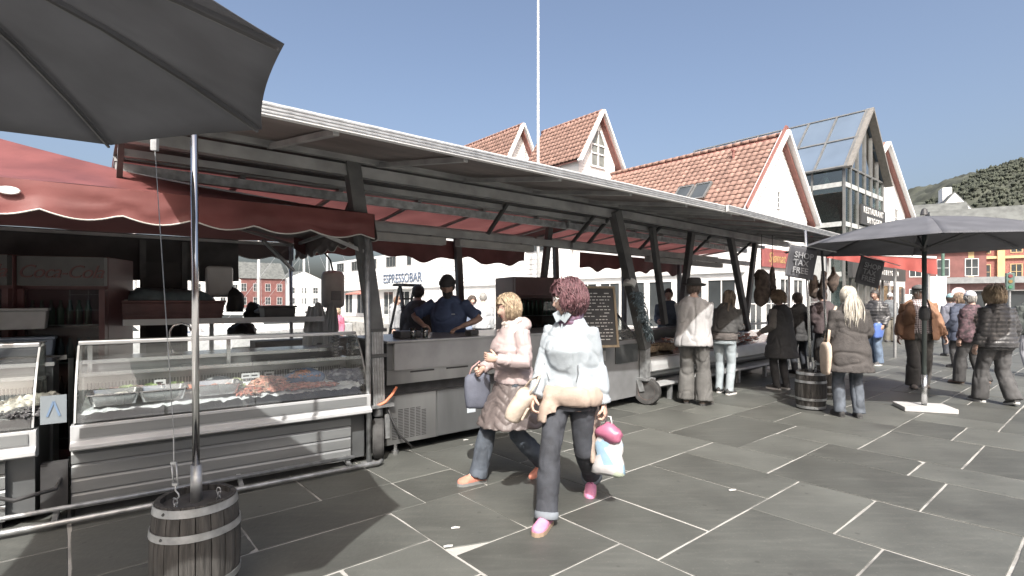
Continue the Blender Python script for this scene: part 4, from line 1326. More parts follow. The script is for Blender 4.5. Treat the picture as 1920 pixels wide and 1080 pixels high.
def wheel(t, c, r, w, yaw, name='wheel'):
    wmb = MB()
    prof = [(r * .62, -w * .42), (r * .75, -w / 2), (r * .93, -w * .48), (r, -w * .3), (r, w * .3), (r * .93, w * .48), (r * .75, w / 2), (r * .62, w * .42)]
    wmb.lathe(prof, 32)
    mt = Matrix.Translation(c) @ Matrix.Rotation(yaw, 4, 'Z') @ Matrix.Rotation(R(90), 4, 'Y')
    for k_ in (-.22, 0, .22):
        wmb.lathe([(r + .0035, w * k_ - .012), (r + .0035, w * k_ + .012), (r - .004, w * k_ + .012), (r - .004, w * k_ - .012)], 32, caps=False)
    wmb.xf(mt)
    tyre = wmb.build(name, RUBBER, t, smooth=True, angle=40)
    rim = MB().lathe([(.02, -w * .3), (r * .3, -w * .32), (r * .55, -w * .25), (r * .625, -w * .44), (r * .625, w * .44), (r * .55, w * .25), (r * .3, w * .32), (.02, w * .3)], 24).xf(mt)
    rim.build('rim', M('rusty_rim', (.24, .10, .06), .6, .2, .4, 20), tyre, smooth=True, angle=40)
    return tyre

t2 = thing('market_trailer', 'steel serving trailer with long raised awning behind the two walking women', 'market trailer', O2, RZ2, 'market trailers')
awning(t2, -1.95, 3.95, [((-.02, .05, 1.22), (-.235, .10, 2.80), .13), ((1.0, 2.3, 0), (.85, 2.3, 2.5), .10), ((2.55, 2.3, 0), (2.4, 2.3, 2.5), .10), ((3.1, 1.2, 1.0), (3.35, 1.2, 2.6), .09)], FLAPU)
MB().beam((0, .05, .52), (-.018, .05, 1.22), .115, .09, up=(0, 1, 0)).build('lower_post', GALV, t2)
for i in range(4):
    MB().beam((-.04 + i * .026, .0005, .53), (-.058 + i * .026, .0005, 1.21), .006, .006).build('post_flute', ALUD, t2)
for z in (1.22, .98):
    MB().box(-.09, .07, -.01, .11, z - .015, z + .015).build('post_clamp', DARKSTEEL, t2)
MB().beam((-.03, .045, 1.25), (-.135, .07, 2.0), .10, .05, up=(0, 1, 0)).build('post_cover', GALV, t2)
MB().box(-.10, .14, -.02, .16, .49, .52).build('axle_plate', GALV, t2)
MB().tube([(.02, .07, .49), (.02, .07, .40)], .045, 14).build('swivel', GALV, t2, smooth=True)
for s_ in (-1, 1):
    MB().beam((.02 + s_ * .075, .07 - s_ * .036, .41), (.02 + s_ * .075, .07 - s_ * .036, .18), .012, .05).build('fork', GALV, t2)
wheel(t2, (.02, .07, .19), .19, .105, R(-25))
MB().box(.09, 3.3, .06, .9, .10, .575).build('cabinet', DKGREY, t2)
gl = MB().box(.095, .64, .045, .0595, .105, .572).build('vent_panel', INOX, t2)
vg = MB()
for i in range(6):
    for j in range(19):
        if (i in (0,) and j > 13) or (i == 5 and j > 16): continue
        vg.box(.15 + i * .065, .15 + i * .065 + .05, .0425, .0448, .15 + j * .0155, .15 + j * .0155 + .007)
tag(vg.build('vent_slots', BLACK, gl), kind='stuff')
MB().box(.66, 3.28, .048, .0595, .11, .568).build('cabinet_door', M('cabinet_steel', (.16, .17, .175), .38, .6, .16, 5, .06, 30, stretch=(1, 1, .2)), t2)
ws2 = MB()
rw = random.Random(9)
for i in range(26):
    x = 1.02 + rw.uniform(0, .2)
    z = .40 + rw.uniform(0, .11)
    ws2.box(x, x + rw.uniform(.004, .02), .0455, .0478, z, z + rw.uniform(.01, .05))
tag(ws2.build('worn_sticker', M('sticker_white', (.62, .62, .60), .6), t2), kind='stuff')
MB().box(1.03, 1.14, .0455, .0478, .29, .385).build('price_label', M('label_pale', (.55, .62, .68), .5), t2)
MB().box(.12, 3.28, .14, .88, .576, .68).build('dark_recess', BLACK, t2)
MB().box(.10, 3.3, .05, .9, .682, .82).build('upper_cabinet', INOX, t2)
for i in range(5):
    MB().box(.35 + i * .42, .62 + i * .42, .043, .0495, .785, .80).build('drawer_slot', BLACK, t2)
MB().box(.16, 2.6, .01, .048, .825, 1.085).build('splash_panel', M('splash_steel', (.30, .31, .32), .42, .5, .15, 3), t2)
MB().box(.10, 3.3, .05, .9, .822, 1.08).build('counter_body', DKGREY, t2)
MB().box(.08, 3.32, -.0, .95, 1.086, 1.11).build('countertop', INOX, t2, bevel=.004)
MB().tube([(.21, .1, .0), (.21, .1, .03), (.21, .1, .031), (.21, .1, .12)], [.035, .035, .022, .022], 14).build('foot', STEEL, t2)
MB().tube([(.19, .03, .66), (.13, .0, .60), (.05, -.02, .54), (-.04, -.0, .50), (-.1, .03, .49)], .014, 8).build('orange_hose', M('orange_hose', (.75, .20, .07), .45), t2, smooth=True)
MB().tube([(.08, .03, .52), (.12, .0, .38), (.2, -.02, .2), (.33, -.03, .07)], .010, 7).build('cable', BLACK, t2, smooth=True)
MB().box(-.6, 3.3, 2.0, 2.25, 0, 1.02).build('back_counter', M('brown_counter', (.085, .06, .05), .6, 0, .2, 3), t2)
MB().box(3.3, 3.34, .1, 2.2, .1, 1.15).build('end_panel', DKGREY, t2)

def at2(x, y, z=0.): return O2 + Vector((math.cos(RZ2), math.sin(RZ2), 0)) * x + Vector((-math.sin(RZ2), math.cos(RZ2), 0)) * y + Vector((0, 0, z))
def at3(x, y, z=0.): return O3 + Vector((math.cos(RZ3), math.sin(RZ3), 0)) * x + Vector((-math.sin(RZ3), math.cos(RZ3), 0)) * y + Vector((0, 0, z))
for i, (x, lab) in enumerate(((.42, 'left one of two drinking glasses on the serving trailer counter'), (.56, 'right one of two drinking glasses on the serving trailer counter'))):
    g_ = MB().lathe([(.001, .0), (.027, .0), (.036, .11), (.033, .11), (.025, .008), (.001, .008)], 16).build('drinking_glass', glass_mat('tumbler', (.8, .83, .82), .12), smooth=True)
    g_.location = at2(x, .12, 1.111)
    tag(g_, lab, 'glass', 'glasses on the counter')
o_ = box('black_box', (-.12, .12, -.09, .09, 0, .07), BLACK, None, .008)
o_.location = at2(.47, .34, 1.111); o_.rotation_euler = (0, 0, RZ2)
tag(o_, 'low black box behind the drinking glasses', 'box')
o_ = box('card_reader', (-.07, .07, -.05, .05, 0, .055), BLACK, None, .01)
o_.location = at2(1.2, .2, 1.111); o_.rotation_euler = (.0, 0, RZ2 + .3)
tag(o_, 'small black card reader at the vendor\'s hand', 'card reader')
fridge('tall dark red drinks fridge behind the two walking women', 2.2, .9, .75, 0, at2(2.62, 1.15), RZ2 - .25, h=1.84, lettering=None, d=.7)
# chalkboard menu
cb_ = thing('menu_board', 'wood-framed chalkboard menu leaning behind the woman with burgundy hair', 'menu board', at2(3.02, -.02, .88), RZ2 - .45)
MB().box(-.30, .30, .0, .02, .02, .80).build('board', M('chalkboard', (.03, .03, .032), .7), cb_)
WOODF = M('pale_wood_frame', (.30, .22, .12), .6, 0, .2, 20, stretch=(1, 1, .1))
for b in ((-.33, -.30, -.01, .03, 0, .82), (.30, .33, -.01, .03, 0, .82), (-.30, .30, -.01, .03, -.0, .03), (-.30, .30, -.01, .03, .79, .82)):
    box('frame', b, WOODF, cb_)
ck = MB()
for r_ in range(15):
    x = -.26
    while x < .24:
        w = rw.uniform(.02, .07)
        if rw.random() < .8: ck.box(x, min(.26, x + w), -.003, .0, .10 + r_ * .044, .10 + r_ * .044 + .012)
        x += w + .018
tag(ck.build('chalk_writing', M('chalk', (.60, .60, .58), .8), cb_), kind='stuff')
cb_.rotation_euler = (R(-10), 0, RZ2 - .45)
gs = thing('gas_bottle', 'grey gas bottle on the ground right of the woman in pale blue', 'gas bottle', G(1142, 750), 0)
MB().lathe([(.001, .02), (.12, .02), (.14, .05), (.145, .1), (.145, .42), (.12, .49), (.05, .52), (.001, .52)], 24).build('tank', M('gas_grey', (.40, .43, .45), .4, .3, .1, 5), gs, smooth=True, angle=50)
MB().lathe([(.13, 0), (.135, .02), (.12, .03)], 24, caps=False).build('foot_ring', GALV, gs)
MB().tube([(0, 0, .52), (0, 0, .58)], .025, 10).tube([(-.05, 0, .57), (.05, 0, .57)], .012, 8).build('valve', GALV, gs)
MB().lathe([(.09, .50), (.10, .55), (.10, .62), (.094, .62), (.094, .55)], 20, caps=False).build('collar', M('gas_grey'), gs)

# --- third trailer (right half of the row)
t3 = thing('market_trailer', 'fish trailer on a small red-rimmed wheel with customers in front', 'market trailer', O3, RZ3, 'market trailers')
FLAP3 = M('flap_cloth_pink', (.19, .11, .10), .55, 0, .3, 3, .2, 10, stretch=(.4, 2, 1))
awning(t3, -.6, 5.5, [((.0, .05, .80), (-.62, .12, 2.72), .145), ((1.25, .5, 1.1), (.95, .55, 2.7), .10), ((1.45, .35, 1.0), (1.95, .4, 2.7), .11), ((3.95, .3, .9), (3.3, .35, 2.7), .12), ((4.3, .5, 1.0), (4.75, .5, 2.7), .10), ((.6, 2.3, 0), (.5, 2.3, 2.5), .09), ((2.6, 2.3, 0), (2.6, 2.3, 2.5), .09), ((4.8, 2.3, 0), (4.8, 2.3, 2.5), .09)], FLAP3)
MB().beam((.0, .05, .32), (.0, .05, .95), .12, .10, up=(0, 1, 0)).build('lower_post', GALV, t3)
for s_ in (-1, 1):
    MB().beam((-.02 + s_ * .085, .04 - s_ * .04, .36), (-.02 + s_ * .075, .0 - s_ * .036, .19), .02, .07).build('fork', GALV, t3)
MB().box(-.12, .10, -.06, .12, .35, .38).build('axle_plate', GALV, t3)
wheel(t3, (-.02, .0, .19), .19, .11, R(20))
# counter on trestles
MB().prism([(.02, .64), (.10, .66), (.10, .44), (.06, .44), (-.0, .47), (-.0, .55)], .1, 5.4, 'x').build('ledge', PANELL, t3)
MB().box(.1, 5.4, .105, .9, .36, .64).build('counter_body', DKGREY, t3)
MB().box(.1, 5.4, .06, .10, .39, .435).build('lower_panel', PANELG, t3)
MB().box(.12, 5.3, -.04, .3, .235, .27).build('step_board', PANELL, t3)
MB().box(.12, 5.3, .32, .36, .1, .34).build('skirt', DKGREY, t3)
for i in range(5):
    x = .6 + i * 1.15
    MB().box(x, x + .06, .0, .06, 0, .23).build('leg', GALV, t3)
    MB().box(x, x + .06, .8, .86, 0, .36).build('leg', GALV, t3)
MB().prism([(.12, .65), (.85, .82), (.85, .64), (.12, .64)], .14, 5.36, 'x').build('display_bed', STEEL, t3)
MB().box(.1, 5.4, .9, 1.3, 0, .98).build('work_counter', DKGREY, t3)
MB().box(1.7, 5.35, .42, .85, 1.02, 1.03).build('shelf_glass', GLASS, t3)
MB().box(1.7, 5.35, .40, .42, .99, 1.035).build('shelf_rail', ALU, t3)
for x in (1.75, 3.4, 5.3):
    MB().box(x, x + .03, .42, .45, .7, .99).build('upright', STEEL, t3)
MB().box(-.95, -.03, .12, 1.0, .12, .93).build('end_cabinet', M('grey_end_cabinet', (.20, .21, .22), .5, .2, .15, 3), t3)
MB().box(-.62, -.1, .105, .119, .62, .88).build('end_window', PANE, t3)
MB().prism([(.15, .95), (.75, .95), (.62, 1.32), (.5, 1.32)], -.92, -.1, 'x').build('glass_hood', glass_mat('hood_glass', (.75, .78, .77), .15, dirt=.1), t3)
for x in (-.93, -.09):
    for a, b in (((.15, .95), (.5, 1.32)), ((.75, .95), (.62, 1.32))):
        MB().beam((x, a[0], a[1]), (x, b[0], b[1]), .025, .025).build('hood_frame', ALU, t3)
MB().box(-.94, -.08, .49, .63, 1.322, 1.34).build('hood_top', ALU, t3)
# wicker baskets and goods on trailer 3
WICK = M('wicker', (.22, .15, .08), .7, 0, .3, 30, .5, 50)
for i, (x, lab) in enumerate(((.45, 'shallow wicker basket on the fish trailer beside its wheel post'), (.95, 'shallow wicker basket on the fish trailer left of the man in the black hat'))):
    b_ = thing('wicker_basket', lab, 'basket', at3(x, .33, .72), RZ3 + .1, 'wicker baskets on the fish trailer')
    mb = MB()
    for k_ in range(5):
        a = [(.2 + .008 * k_) , (.15 + .008 * k_)]
        mb.tube([Vector((math.cos(q_) * a[0], math.sin(q_) * a[1], k_ * .018)) for q_ in [2 * math.pi * e / 24 for e in range(25)]], .011, 6)
    mb.build('weave', WICK, b_, smooth=True)
    MB().lathe([(.001, 0), (.17, 0), (.17, .01), (.001, .01)], 20).build('base', WICK, b_)
def spread(name, label, cat, x, y, rx, ry, n, mats, s, h):
    mb = MB()
    rc = random.Random(int(x * 777))
    for _ in range(n):
        u, v = rc.uniform(-1, 1), rc.uniform(-1, 1)
        a = rc.uniform(0, 3.1)
        c = Vector((u * rx, v * ry, h * rc.random() + (v * ry) * .23))
        mb.tube([c + Vector((math.cos(a) * t, math.sin(a) * t, .3 * t * t / s)) for t in (-s, -s * .4, s * .4, s)], [s * .1, s * .26, s * .26, s * .1], 6, mi=rc.randrange(len(mats)))
    o_ = mb.build(name, mats, smooth=True)
    o_.location = at3(x, y, .72 + .03)
    o_.rotation_euler = (0, 0, RZ3)
    return tag(o_, label, cat, kind='stuff')
spread('crab_display', 'red crabs and shellfish heaped on the fish trailer right of the woman in pale jeans', 'shellfish', 3.5, .42, .8, .25, 150, [PR3, PR1, ICE], .07, .05)
spread('fish_display', 'pale fish laid out on the fish trailer behind the man in the black hat', 'fish', 2.0, .42, .6, .25, 90, [M('fish_silver', (.35, .37, .38), .3, .2), PALEF, PR1], .09, .04)
# blue fringed garland on the post
ga = MB()
for i in range(420):
    t = rw.random()
    c = Vector((-.30 + .28 * t + rw.uniform(-.05, .07), .0 + rw.uniform(-.07, .05), 1.62 - .65 * t))
    d = Vector((rw.uniform(-1, 1), rw.uniform(-1, 1), rw.uniform(-1.4, .2))).normalized() * rw.uniform(.05, .1)
    ga.tube([c, c + d * .5, c + d + Vector((0, 0, -.02))], [.008, .007, .002], 4)
o_ = ga.build('fringed_garland', M('garland_blue', (.17, .25, .29), .6, 0, .5, 14), smooth=True)
o_.location = O3; o_.rotation_euler = (0, 0, RZ3)
tag(o_, 'blue-grey fringed garland bound to the leaning trailer post', 'garland')
tp2 = MB().tube([(-.36, .08, 1.70), (-.31, .08, 1.78)], [.09, .088], 14).build('tape_wrap', M('white_tape', (.62, .62, .6), .6), t3)
# hanging dried meats
PELT = M('dried_meat', (.075, .045, .03), .8, 0, .45, 14, .6, 30)
for i, (px_, y0, y1, Y, w, lab) in enumerate(((1428, 505, 575, 8.9, .17, 'largest of the dried hides hanging in front of the fish trailer'), (1448, 500, 560, 9.0, .10, 'narrow dried hide hanging right of the largest one'), (1543, 508, 560, 9.6, .12, 'dried ham hanging left of the white-haired woman'), (1562, 500, 550, 9.8, .10, 'thin dried ham hanging just left of the white-haired woman\'s head'), (1525, 515, 560, 9.7, .10, 'short dried ham hanging beside the first dark flag sign'))):
    top, bot = at(px_, y0, Y), at(px_, y1, Y)
    h = top.z - bot.z
    mb = MB().loft([[Vector((math.cos(a) * w * .8 * f * (1 + .35 * math.sin(3 * a + i + 5 * t)), math.sin(a) * w * .5 * f, -h * t)) for a in [2 * math.pi * k / 12 for k in range(12)]] for t, f in ((0, .3), (.06, .6), (.15, .8), (.25, .75), (.4, .95), (.5, .85), (.65, .95), (.75, .8), (.86, .75), (.93, .5), (1, .15))])
    P = np.array(mb.v)
    P[:, :2] += (vnoise(P * 14, i) * .035)[:, None]
    mb.v = [tuple(p) for p in P]
    t_ = thing('hanging_meat', lab, 'dried meat', top, i * .7, 'dried hides and hams hanging in the trailer')
    mb.build('hide', PELT, t_, smooth=True)
    MB().tube([(0, 0, 2.62 - top.z), (0, 0, -.01)], .006, 5).build('string', BLACK, t_)
# stepladder behind the counter
sl_ = thing('stepladder', 'dark stepladder standing between the vendor and the blonde woman', 'ladder', at2(1.85, 2.9), RZ2 + .3)
for s_ in (-1, 1):
    MB().beam((s_ * .22, -.4, 0), (s_ * .16, 0, 1.72), .03, .05).build('rail', DARKSTEEL, sl_)
    MB().beam((s_ * .22, .45, 0), (s_ * .16, .02, 1.70), .025, .03).build('rear_leg', DARKSTEEL, sl_)
for i in range(6):
    f_ = (i + .6) / 6.3
    MB().box(-.2 + .05 * f_, .2 - .05 * f_, -.42 + .4 * f_, -.33 + .4 * f_, 1.72 * f_ - .02, 1.72 * f_ + .005).build('step', DARKSTEEL, sl_)
MB().box(-.2, .2, -.12, .12, 1.72, 1.76).build('top_cap', DARKSTEEL, sl_)
# ------------------------------------------------------------------ parasols, barrels, flag signs, flagpole
CAN = two_sided('parasol_cloth', (.066, .071, .088), (.118, .121, .108), .8, .05, .15)
def parasol(label, c, Rr, ze_, za_, yaw, base, pole_m, arms=True):
    p = thing('parasol', label, 'parasol', (c[0], c[1], 0), 0, 'dark market parasols')
    V = [Vector((math.cos(R(yaw + 45 * i)) * Rr, math.sin(R(yaw + 45 * i)) * Rr, ze_)) for i in range(8)]
    ap = Vector((0, 0, za_))
    for i in range(8):
        a, b = V[i], V[(i + 1) % 8]
        def fn(u, v):
            e = a.lerp(b, u)
            # edge pulled in and a little up between the ribs
            k_ = 4 * u * (1 - u)
            e = e * (1 - .022 * k_) + Vector((0, 0, ze_ * .022 * k_)) 
            q_ = ap.lerp(e, .03 + .97 * v)
            q_.z += .05 * math.sin(math.pi * v) - .035 * k_ * v * (1 - v) * 2
            return q_
        MB().sheet(fn, 10, 12).build('canopy_panel', CAN, p, smooth=True, solid=.004)
    rm = M('rib_grey', (.06, .062, .066), .7)
    hz_ = za_ - .45
    for i in range(8):
        pts_ = [ap.lerp(V[i], t) + Vector((0, 0, .05 * math.sin(math.pi * t) - .025)) for t in (0.02, .25, .5, .75, .985)]
        rb_ = MB()
        for q1, q2 in zip(pts_[:-1], pts_[1:]):
            rb_.beam(q1, q2, .009, .010)
        rb_.build('rib', rm, p)
        if arms:
            MB().beam((0, 0, hz_), pts_[2] - Vector((0, 0, .012)), .018, .022).build('strut', rm, p)
    MB().lathe([(.04, -.04), (.05, -.03), (.05, .03), (.04, .04)], 14, (0, 0, hz_)).build('runner_hub', BLACK, p)
    MB().lathe([(.001, .0), (.05, .0), (.03, .08), (.001, .1)], 14, (0, 0, za_ + .01)).build('finial', BLACK, p)
    MB().tube([(0, 0, .03), (0, 0, za_ - .02)], .028, 16).build('pole', pole_m, p, smooth=True)
    if base:
        gsl = MB().box(-.30, .30, -.22, .22, .0, .06).build('base_slab', M('granite_slab', (.33, .33, .325), .7, 0, .45, 45, .3, 60, detail=8), p, bevel=.008)
        gsl.rotation_euler = (0, 0, R(-18))
        MB().tube([(0, 0, .076), (0, 0, .48)], .034, 16).build('sleeve', STEEL, p, smooth=True)
        MB().lathe([(.03, 0), (.06, .03), (.065, .1), (.055, .17), (.03, .2)], 14, (0, 0, 1.22)).build('crank_housing', BLACK, p)
    else:
        MB().lathe([(.001, 0), (.35, 0), (.35, .06), (.001, .06)], 24).build('base_slab', M('granite_slab'), p)
    return p
parasol('huge dark parasol canopy overhanging the upper left corner', (-1.88, 1.457), 1.19, 2.285, 2.66, 7, False, DARKSTEEL, arms=False)
pb_ = G(1733, 768)
parasol('dark blue parasol on a granite slab behind the white-haired woman', (pb_.x, pb_.y), 1.72, 2.24, 2.66, 12, True, M('green_grey_pole', (.06, .085, .08), .45, .2))

OAK = M('weathered_oak', (.026, .023, .019), .75, 0, .45, 6, .5, 20, stretch=(8, 8, .6))
def barrel(label, c, r, h, group='barrels holding poles'):
    b = thing('barrel', label, 'barrel', c, 0, group)
    n = 18
    for i in range(n):
        a0, a1 = 2 * math.pi * i / n + .012, 2 * math.pi * (i + 1) / n - .012
        rings = []
        for t in (0, .15, .35, .5, .65, .85, 1):
            rr = r * (1 + .14 * math.sin(math.pi * t))
            z = .01 + (h - .01) * t
            rings.append([Vector((math.cos(a) * q_, math.sin(a) * q_, z)) for a, q_ in ((a0, rr - .022), ((a0 + a1) / 2, rr - .022), (a1, rr - .022), (a1, rr), ((a0 + a1) / 2, rr + .003), (a0, rr))])
        MB().loft(rings).build('stave', OAK, b, smooth=False)
    MB().lathe([(.001, h - .06), (r - .02, h - .06), (r - .02, h - .03), (.001, h - .03)], 24).build('head', M('dark_oak_head', (.035, .032, .03), .8, 0, .3, 9, .3, 30), b)
    MB().lathe([(.001, .0), (r - .02, .0), (r - .02, .02), (.001, .02)], 24).build('bottom', M('dark_oak_head'), b)
    for t0, t1 in ((.915, .985), (.70, .765), (.235, .30), (.015, .085)):
        f = lambda t: (r * (1 + .14 * math.sin(math.pi * t)) + .004, .01 + (h - .01) * t)
        a, b_ = f(t0), f(t1)
        hp = MB().lathe([(a[0], a[1]), (b_[0], b_[1]), (b_[0] + .004, b_[1]), (a[0] + .004, a[1])], 32, caps=False)
        k_ = len(hp.v)
        hp.f += [(3 * 32 + j, 3 * 32 + (j + 1) % 32, (j + 1) % 32, j) for j in range(32)]
        hp.m += [0] * 32
        ho_ = hp.build('hoop', GALV, b, smooth=True, angle=40)
        MB().lathe([(.001, 0), (.008, 0), (.006, .006), (.001, .007)], 8).xf(Matrix.Translation((-.25 * a[0], -.973 * a[0], (a[1] + b_[1]) / 2)) @ Matrix.Rotation(R(90), 4, 'X')).build('rivet', DARKSTEEL, ho_)
    return b
nb = at(368, 940, 2.6); nb.z = 0
barrel('wooden barrel with steel hoops holding the pole in the left foreground', nb, .172, .53)
bz = .5
sp_ = thing('sign_pole', 'shiny steel pole standing in the foreground barrel', 'pole', nb, 0, 'steel poles standing in barrels')
MB().tube([(0, 0, .50), (-.012, 0, 2.62)], .0165, 16).build('tube', M('polished_steel', (.62, .62, .62), .12, 1., .05, 3), sp_, smooth=True)
MB().tube([(0, 0, .48), (0, 0, .68)], .026, 16).build('socket', GALV, sp_, smooth=True)
tw = thing('guy_wire', 'thin guy wire with turnbuckle hooked to the foreground barrel', 'wire', nb, 0)
A_, B_ = at(290, 275, 2.62) - nb, at(328, 850, 2.52) - nb
MB().tube([A_, A_.lerp(B_, .95)], .0022, 5).build('wire', GALV, tw)
MB().box(A_.x - .015, A_.x + .015, A_.y - .01, A_.y + .01, A_.z - .02, A_.z + .04).build('upper_clamp', GALV, tw)
tb0, tb1 = at(326, 868, 2.52) - nb, at(329, 908, 2.51) - nb
for s_ in (-.011, .011):
    MB().tube([tb0 + Vector((s_, 0, 0)), tb1 + Vector((s_, 0, 0))], .0035, 6).build('turnbuckle_bar', GALV, tw, smooth=True)
for z_ in (tb0, tb1):
    MB().box(z_.x - .014, z_.x + .014, z_.y - .006, z_.y + .006, z_.z - .006, z_.z + .006).build('turnbuckle_end', GALV, tw)
MB().tube([A_.lerp(B_, .94), tb0], .003, 6).build('eye_rod', GALV, tw)
hk = [tb1 + Vector(v) for v in ((0, 0, 0), (0, 0, -.03), (.014, 0, -.045), (.018, 0, -.06), (.006, 0, -.072), (-.010, 0, -.066))]
MB().tube(hk, .004, 6).build('hook', GALV, tw, smooth=True)
for k_, off in enumerate((tb1 + Vector((0, 0, -.085)), Vector((.10, .02, .545)))):
    for j in range(3):
        c_ = off + Vector((0, 0, -.022 * j))
        pts_ = [c_ + (Vector((math.cos(a) * .010, 0, math.sin(a) * .017)) if j % 2 == 0 else Vector((0, math.cos(a) * .010, math.sin(a) * .017))) for a in [2 * math.pi * e / 10 for e in range(11)]]
        MB().tube(pts_, .0032, 5).build('chain_link', GALV, tw, smooth=True)
# right barrels with dark flag signs
SIGND = M('flag_sign_navy', (.025, .028, .04), .6, 0, .2, 4, .1, 8)
def flag_sign(blab, plab, slab, basepx, Y0, sign_px, tilt, polepx):
    g0 = at(basepx[0], basepx[1], Y0); g0.z = 0
    barrel(blab, g0, .17, .52)
    p_ = thing('sign_pole', plab, 'pole', g0, 0, 'steel poles standing in barrels')
    tp0 = at(polepx[0], polepx[1], Y0)
    MB().tube([(0, 0, .50), (tp0.x - g0.x, 0, tp0.z)], .018, 12).build('tube', STEEL, p_, smooth=True)
    MB().tube([(0, 0, .48), (0, 0, .64)], .026, 12).build('socket', GALV, p_, smooth=True)
    for j in range(5):
        c_ = Vector((.05, -.03, .50 + j * .035))
        pts_ = [c_ + (Vector((math.cos(a) * .016, 0, math.sin(a) * .026)) if j % 2 == 0 else Vector((0, math.cos(a) * .016, math.sin(a) * .026))) for a in [2 * math.pi * e / 8 for e in range(9)]]
        MB().tube(pts_, .005, 5).build('chain_link', GALV, p_, smooth=True)
    c = at(sign_px[0], sign_px[1], Y0 - .04)
    s_ = thing('flag_sign', slab, 'sign', c, 0, 'dark shop tax free flag signs')
    w, h = .21, .22
    s_.rotation_euler = (0, R(tilt), R(8))
    def fl(u, v): return ((u - .5) * 2 * w, .012 * math.sin(u * 5) + .008 * math.sin(v * 6), (v - .5) * 2 * h)
    MB().sheet(fl, 12, 12).build('cloth', SIGND, s_, smooth=True, solid=.006)
    SL = M('sign_lettering', (.22, .23, .25), .6)
    for k_, wd in enumerate(('SHOP', 'TAX', 'FREE')):
        text('lettering', wd, .115, SL, s_, (-.13, -.022, .09 - .105 * k_), rot=(90, 0, 0), align='LEFT', ext=.002, bold=.0015)
    a = Vector((-w, 0, h))
    MB().tube([(-w - .02, 0, h + .012), (w + .3, 0, h + .012)], .007, 8).build('arm', GALV, s_, smooth=True)
flag_sign('right-hand barrel in front of the dark hanging sign', 'steel pole rising from the barrel left of the white-haired woman', 'dark square flag sign with light lettering left of the steel pole', (1520, 768), 7.25, (1502, 492), 9, (1510, 432))
flag_sign('small barrel half hidden behind the white-haired woman\'s bag', 'thin steel pole behind the white-haired woman\'s bag', 'dark square flag sign with light lettering right of the white-haired woman\'s head', (1552, 745), 8.3, (1630, 510), 14, (1541, 470))
# small national flag on top of the trailer corner
nf = thing('small_flag', 'tiny red flag with blue and white cross on the awning corner', 'flag', at(1518, 438, 9.0), .3)
MB().box(-.07, .07, -.002, .002, -.06, .06).build('cloth', M('flag_red', (.42, .04, .06), .6), nf)
for b, m_ in (((-.07, .07, -.0035, .0035, -.018, .018), WHITEPL), ((-.03, .006, -.0036, .0036, -.0599, .0599), WHITEPL), ((-.0701, .0701, -.0045, .0045, -.009, .009), M('flag_blue', (.03, .05, .2), .6)), ((-.021, -.003, -.0046, .0046, -.06, .06), M('flag_blue'))):
    box('stripe', b, m_, nf)
MB().tube([(-.072, 0, -.25), (-.072, 0, .09)], .005, 6).build('stick', GALV, nf)
# tall flagpole on the pier
fb = at(1009, 563, 26); fb.z = 0
fp_ = thing('flagpole', 'tall slim white flagpole rising above the awning', 'flagpole', fb, 0)
MB().tube([(0, 0, 0), (0, 0, 9), (0, 0, 20)], [.085, .07, .045], 12).build('pole', M('flagpole_white', (.62, .64, .64), .4), fp_, smooth=True)
MB().lathe([(.001, 0), (.14, 0), (.14, .2), (.09, .3), (.001, .3)], 14).build('base', GALV, fp_)
MB().ball((0, 0, 20.07), .08).build('finial', WHITEPL, fp_, smooth=True)
# red awning strip and its stall further along (right of the trailer row)
ra = thing('awning_stall', 'further stall under a red awning with white edge beyond the parasol', 'market stall', at(1700, 563, 12.4) * 1, 0)
ra.location = Vector((at(1560, 500, 12.6).x, 12.6, 0)); ra.rotation_euler = (0, 0, R(-2))
REDF = M('bright_red_awning', (.55, .07, .05), .6, 0, .1, 3, .15, 8, trans=.3)
a0 = at(1548, 474, 12.6) - Vector(ra.location)
a1 = at(1755, 485, 11.6) - Vector(ra.location)
MB().add([a0, a1, a1 + Vector((.9, 2.4, .25)), a0 + Vector((-.2, 2.4, .25))], [(0, 1, 2, 3)]).build('awning_cloth', REDF, ra, solid=.01)
def rv(u, v):
    p = Vector(a0).lerp(Vector(a1), u)
    return p + Vector((0, -.01 - .02 * math.sin(u * 40) * v, -v * (.12 + .24 * u)))
MB().sheet(rv, 60, 3).build('valance', REDF, ra, smooth=True)
MB().beam(a0 + Vector((0, 0, .02)), a1 + Vector((0, 0, .02)), .05, .05).build('edge_bar', WHITEPL, ra)
for p in (a0 + Vector((.1, .1, 0)), a1 + Vector((-.1, .1, 0)), a0 + Vector((.2, 2.2, 0)), a1 + Vector((.6, 2.2, 0))):
    MB().beam((p.x, p.y, 0), (p.x, p.y, p.z), .05, .05).build('post', ALUD, ra)
MB().box(a0.x + .3, a1.x - 1.2, .9, 1.7, 0, .95).build('counter', DKGREY, ra)
# street furniture on the square
lp = thing('lamp_post', 'tall dark green lamp post beyond the parasol', 'lamp post', fpt(1768, 24), 0)
MB().tube([(0, 0, 0), (0, 0, .6), (0, 0, .62), (0, 0, 4.3)], [.12, .11, .075, .06], 12).build('post', M('lamp_green', (.06, .15, .11), .45), lp)
MB().tube([(0, 0, 4.25), (.2, 0, 4.5), (.6, 0, 4.55)], .035, 8).build('arm', M('lamp_green'), lp, smooth=True)
MB().lathe([(.03, .12), (.16, .02), (.14, -.03), (.001, -.05)], 12, (.62, 0, 4.5)).build('lamp_head', M('lamp_green'), lp)
rb_ = thing('litter_bin', 'grey litter bin behind the man in the brown jacket', 'litter bin', G(1760, 642), 0)
MB().lathe([(.001, 0), (.24, 0), (.25, .02), (.26, .80), (.22, .83), (.001, .83)], 20).build('body', M('bin_grey', (.30, .31, .31), .5, .3), rb_, smooth=True, angle=40)
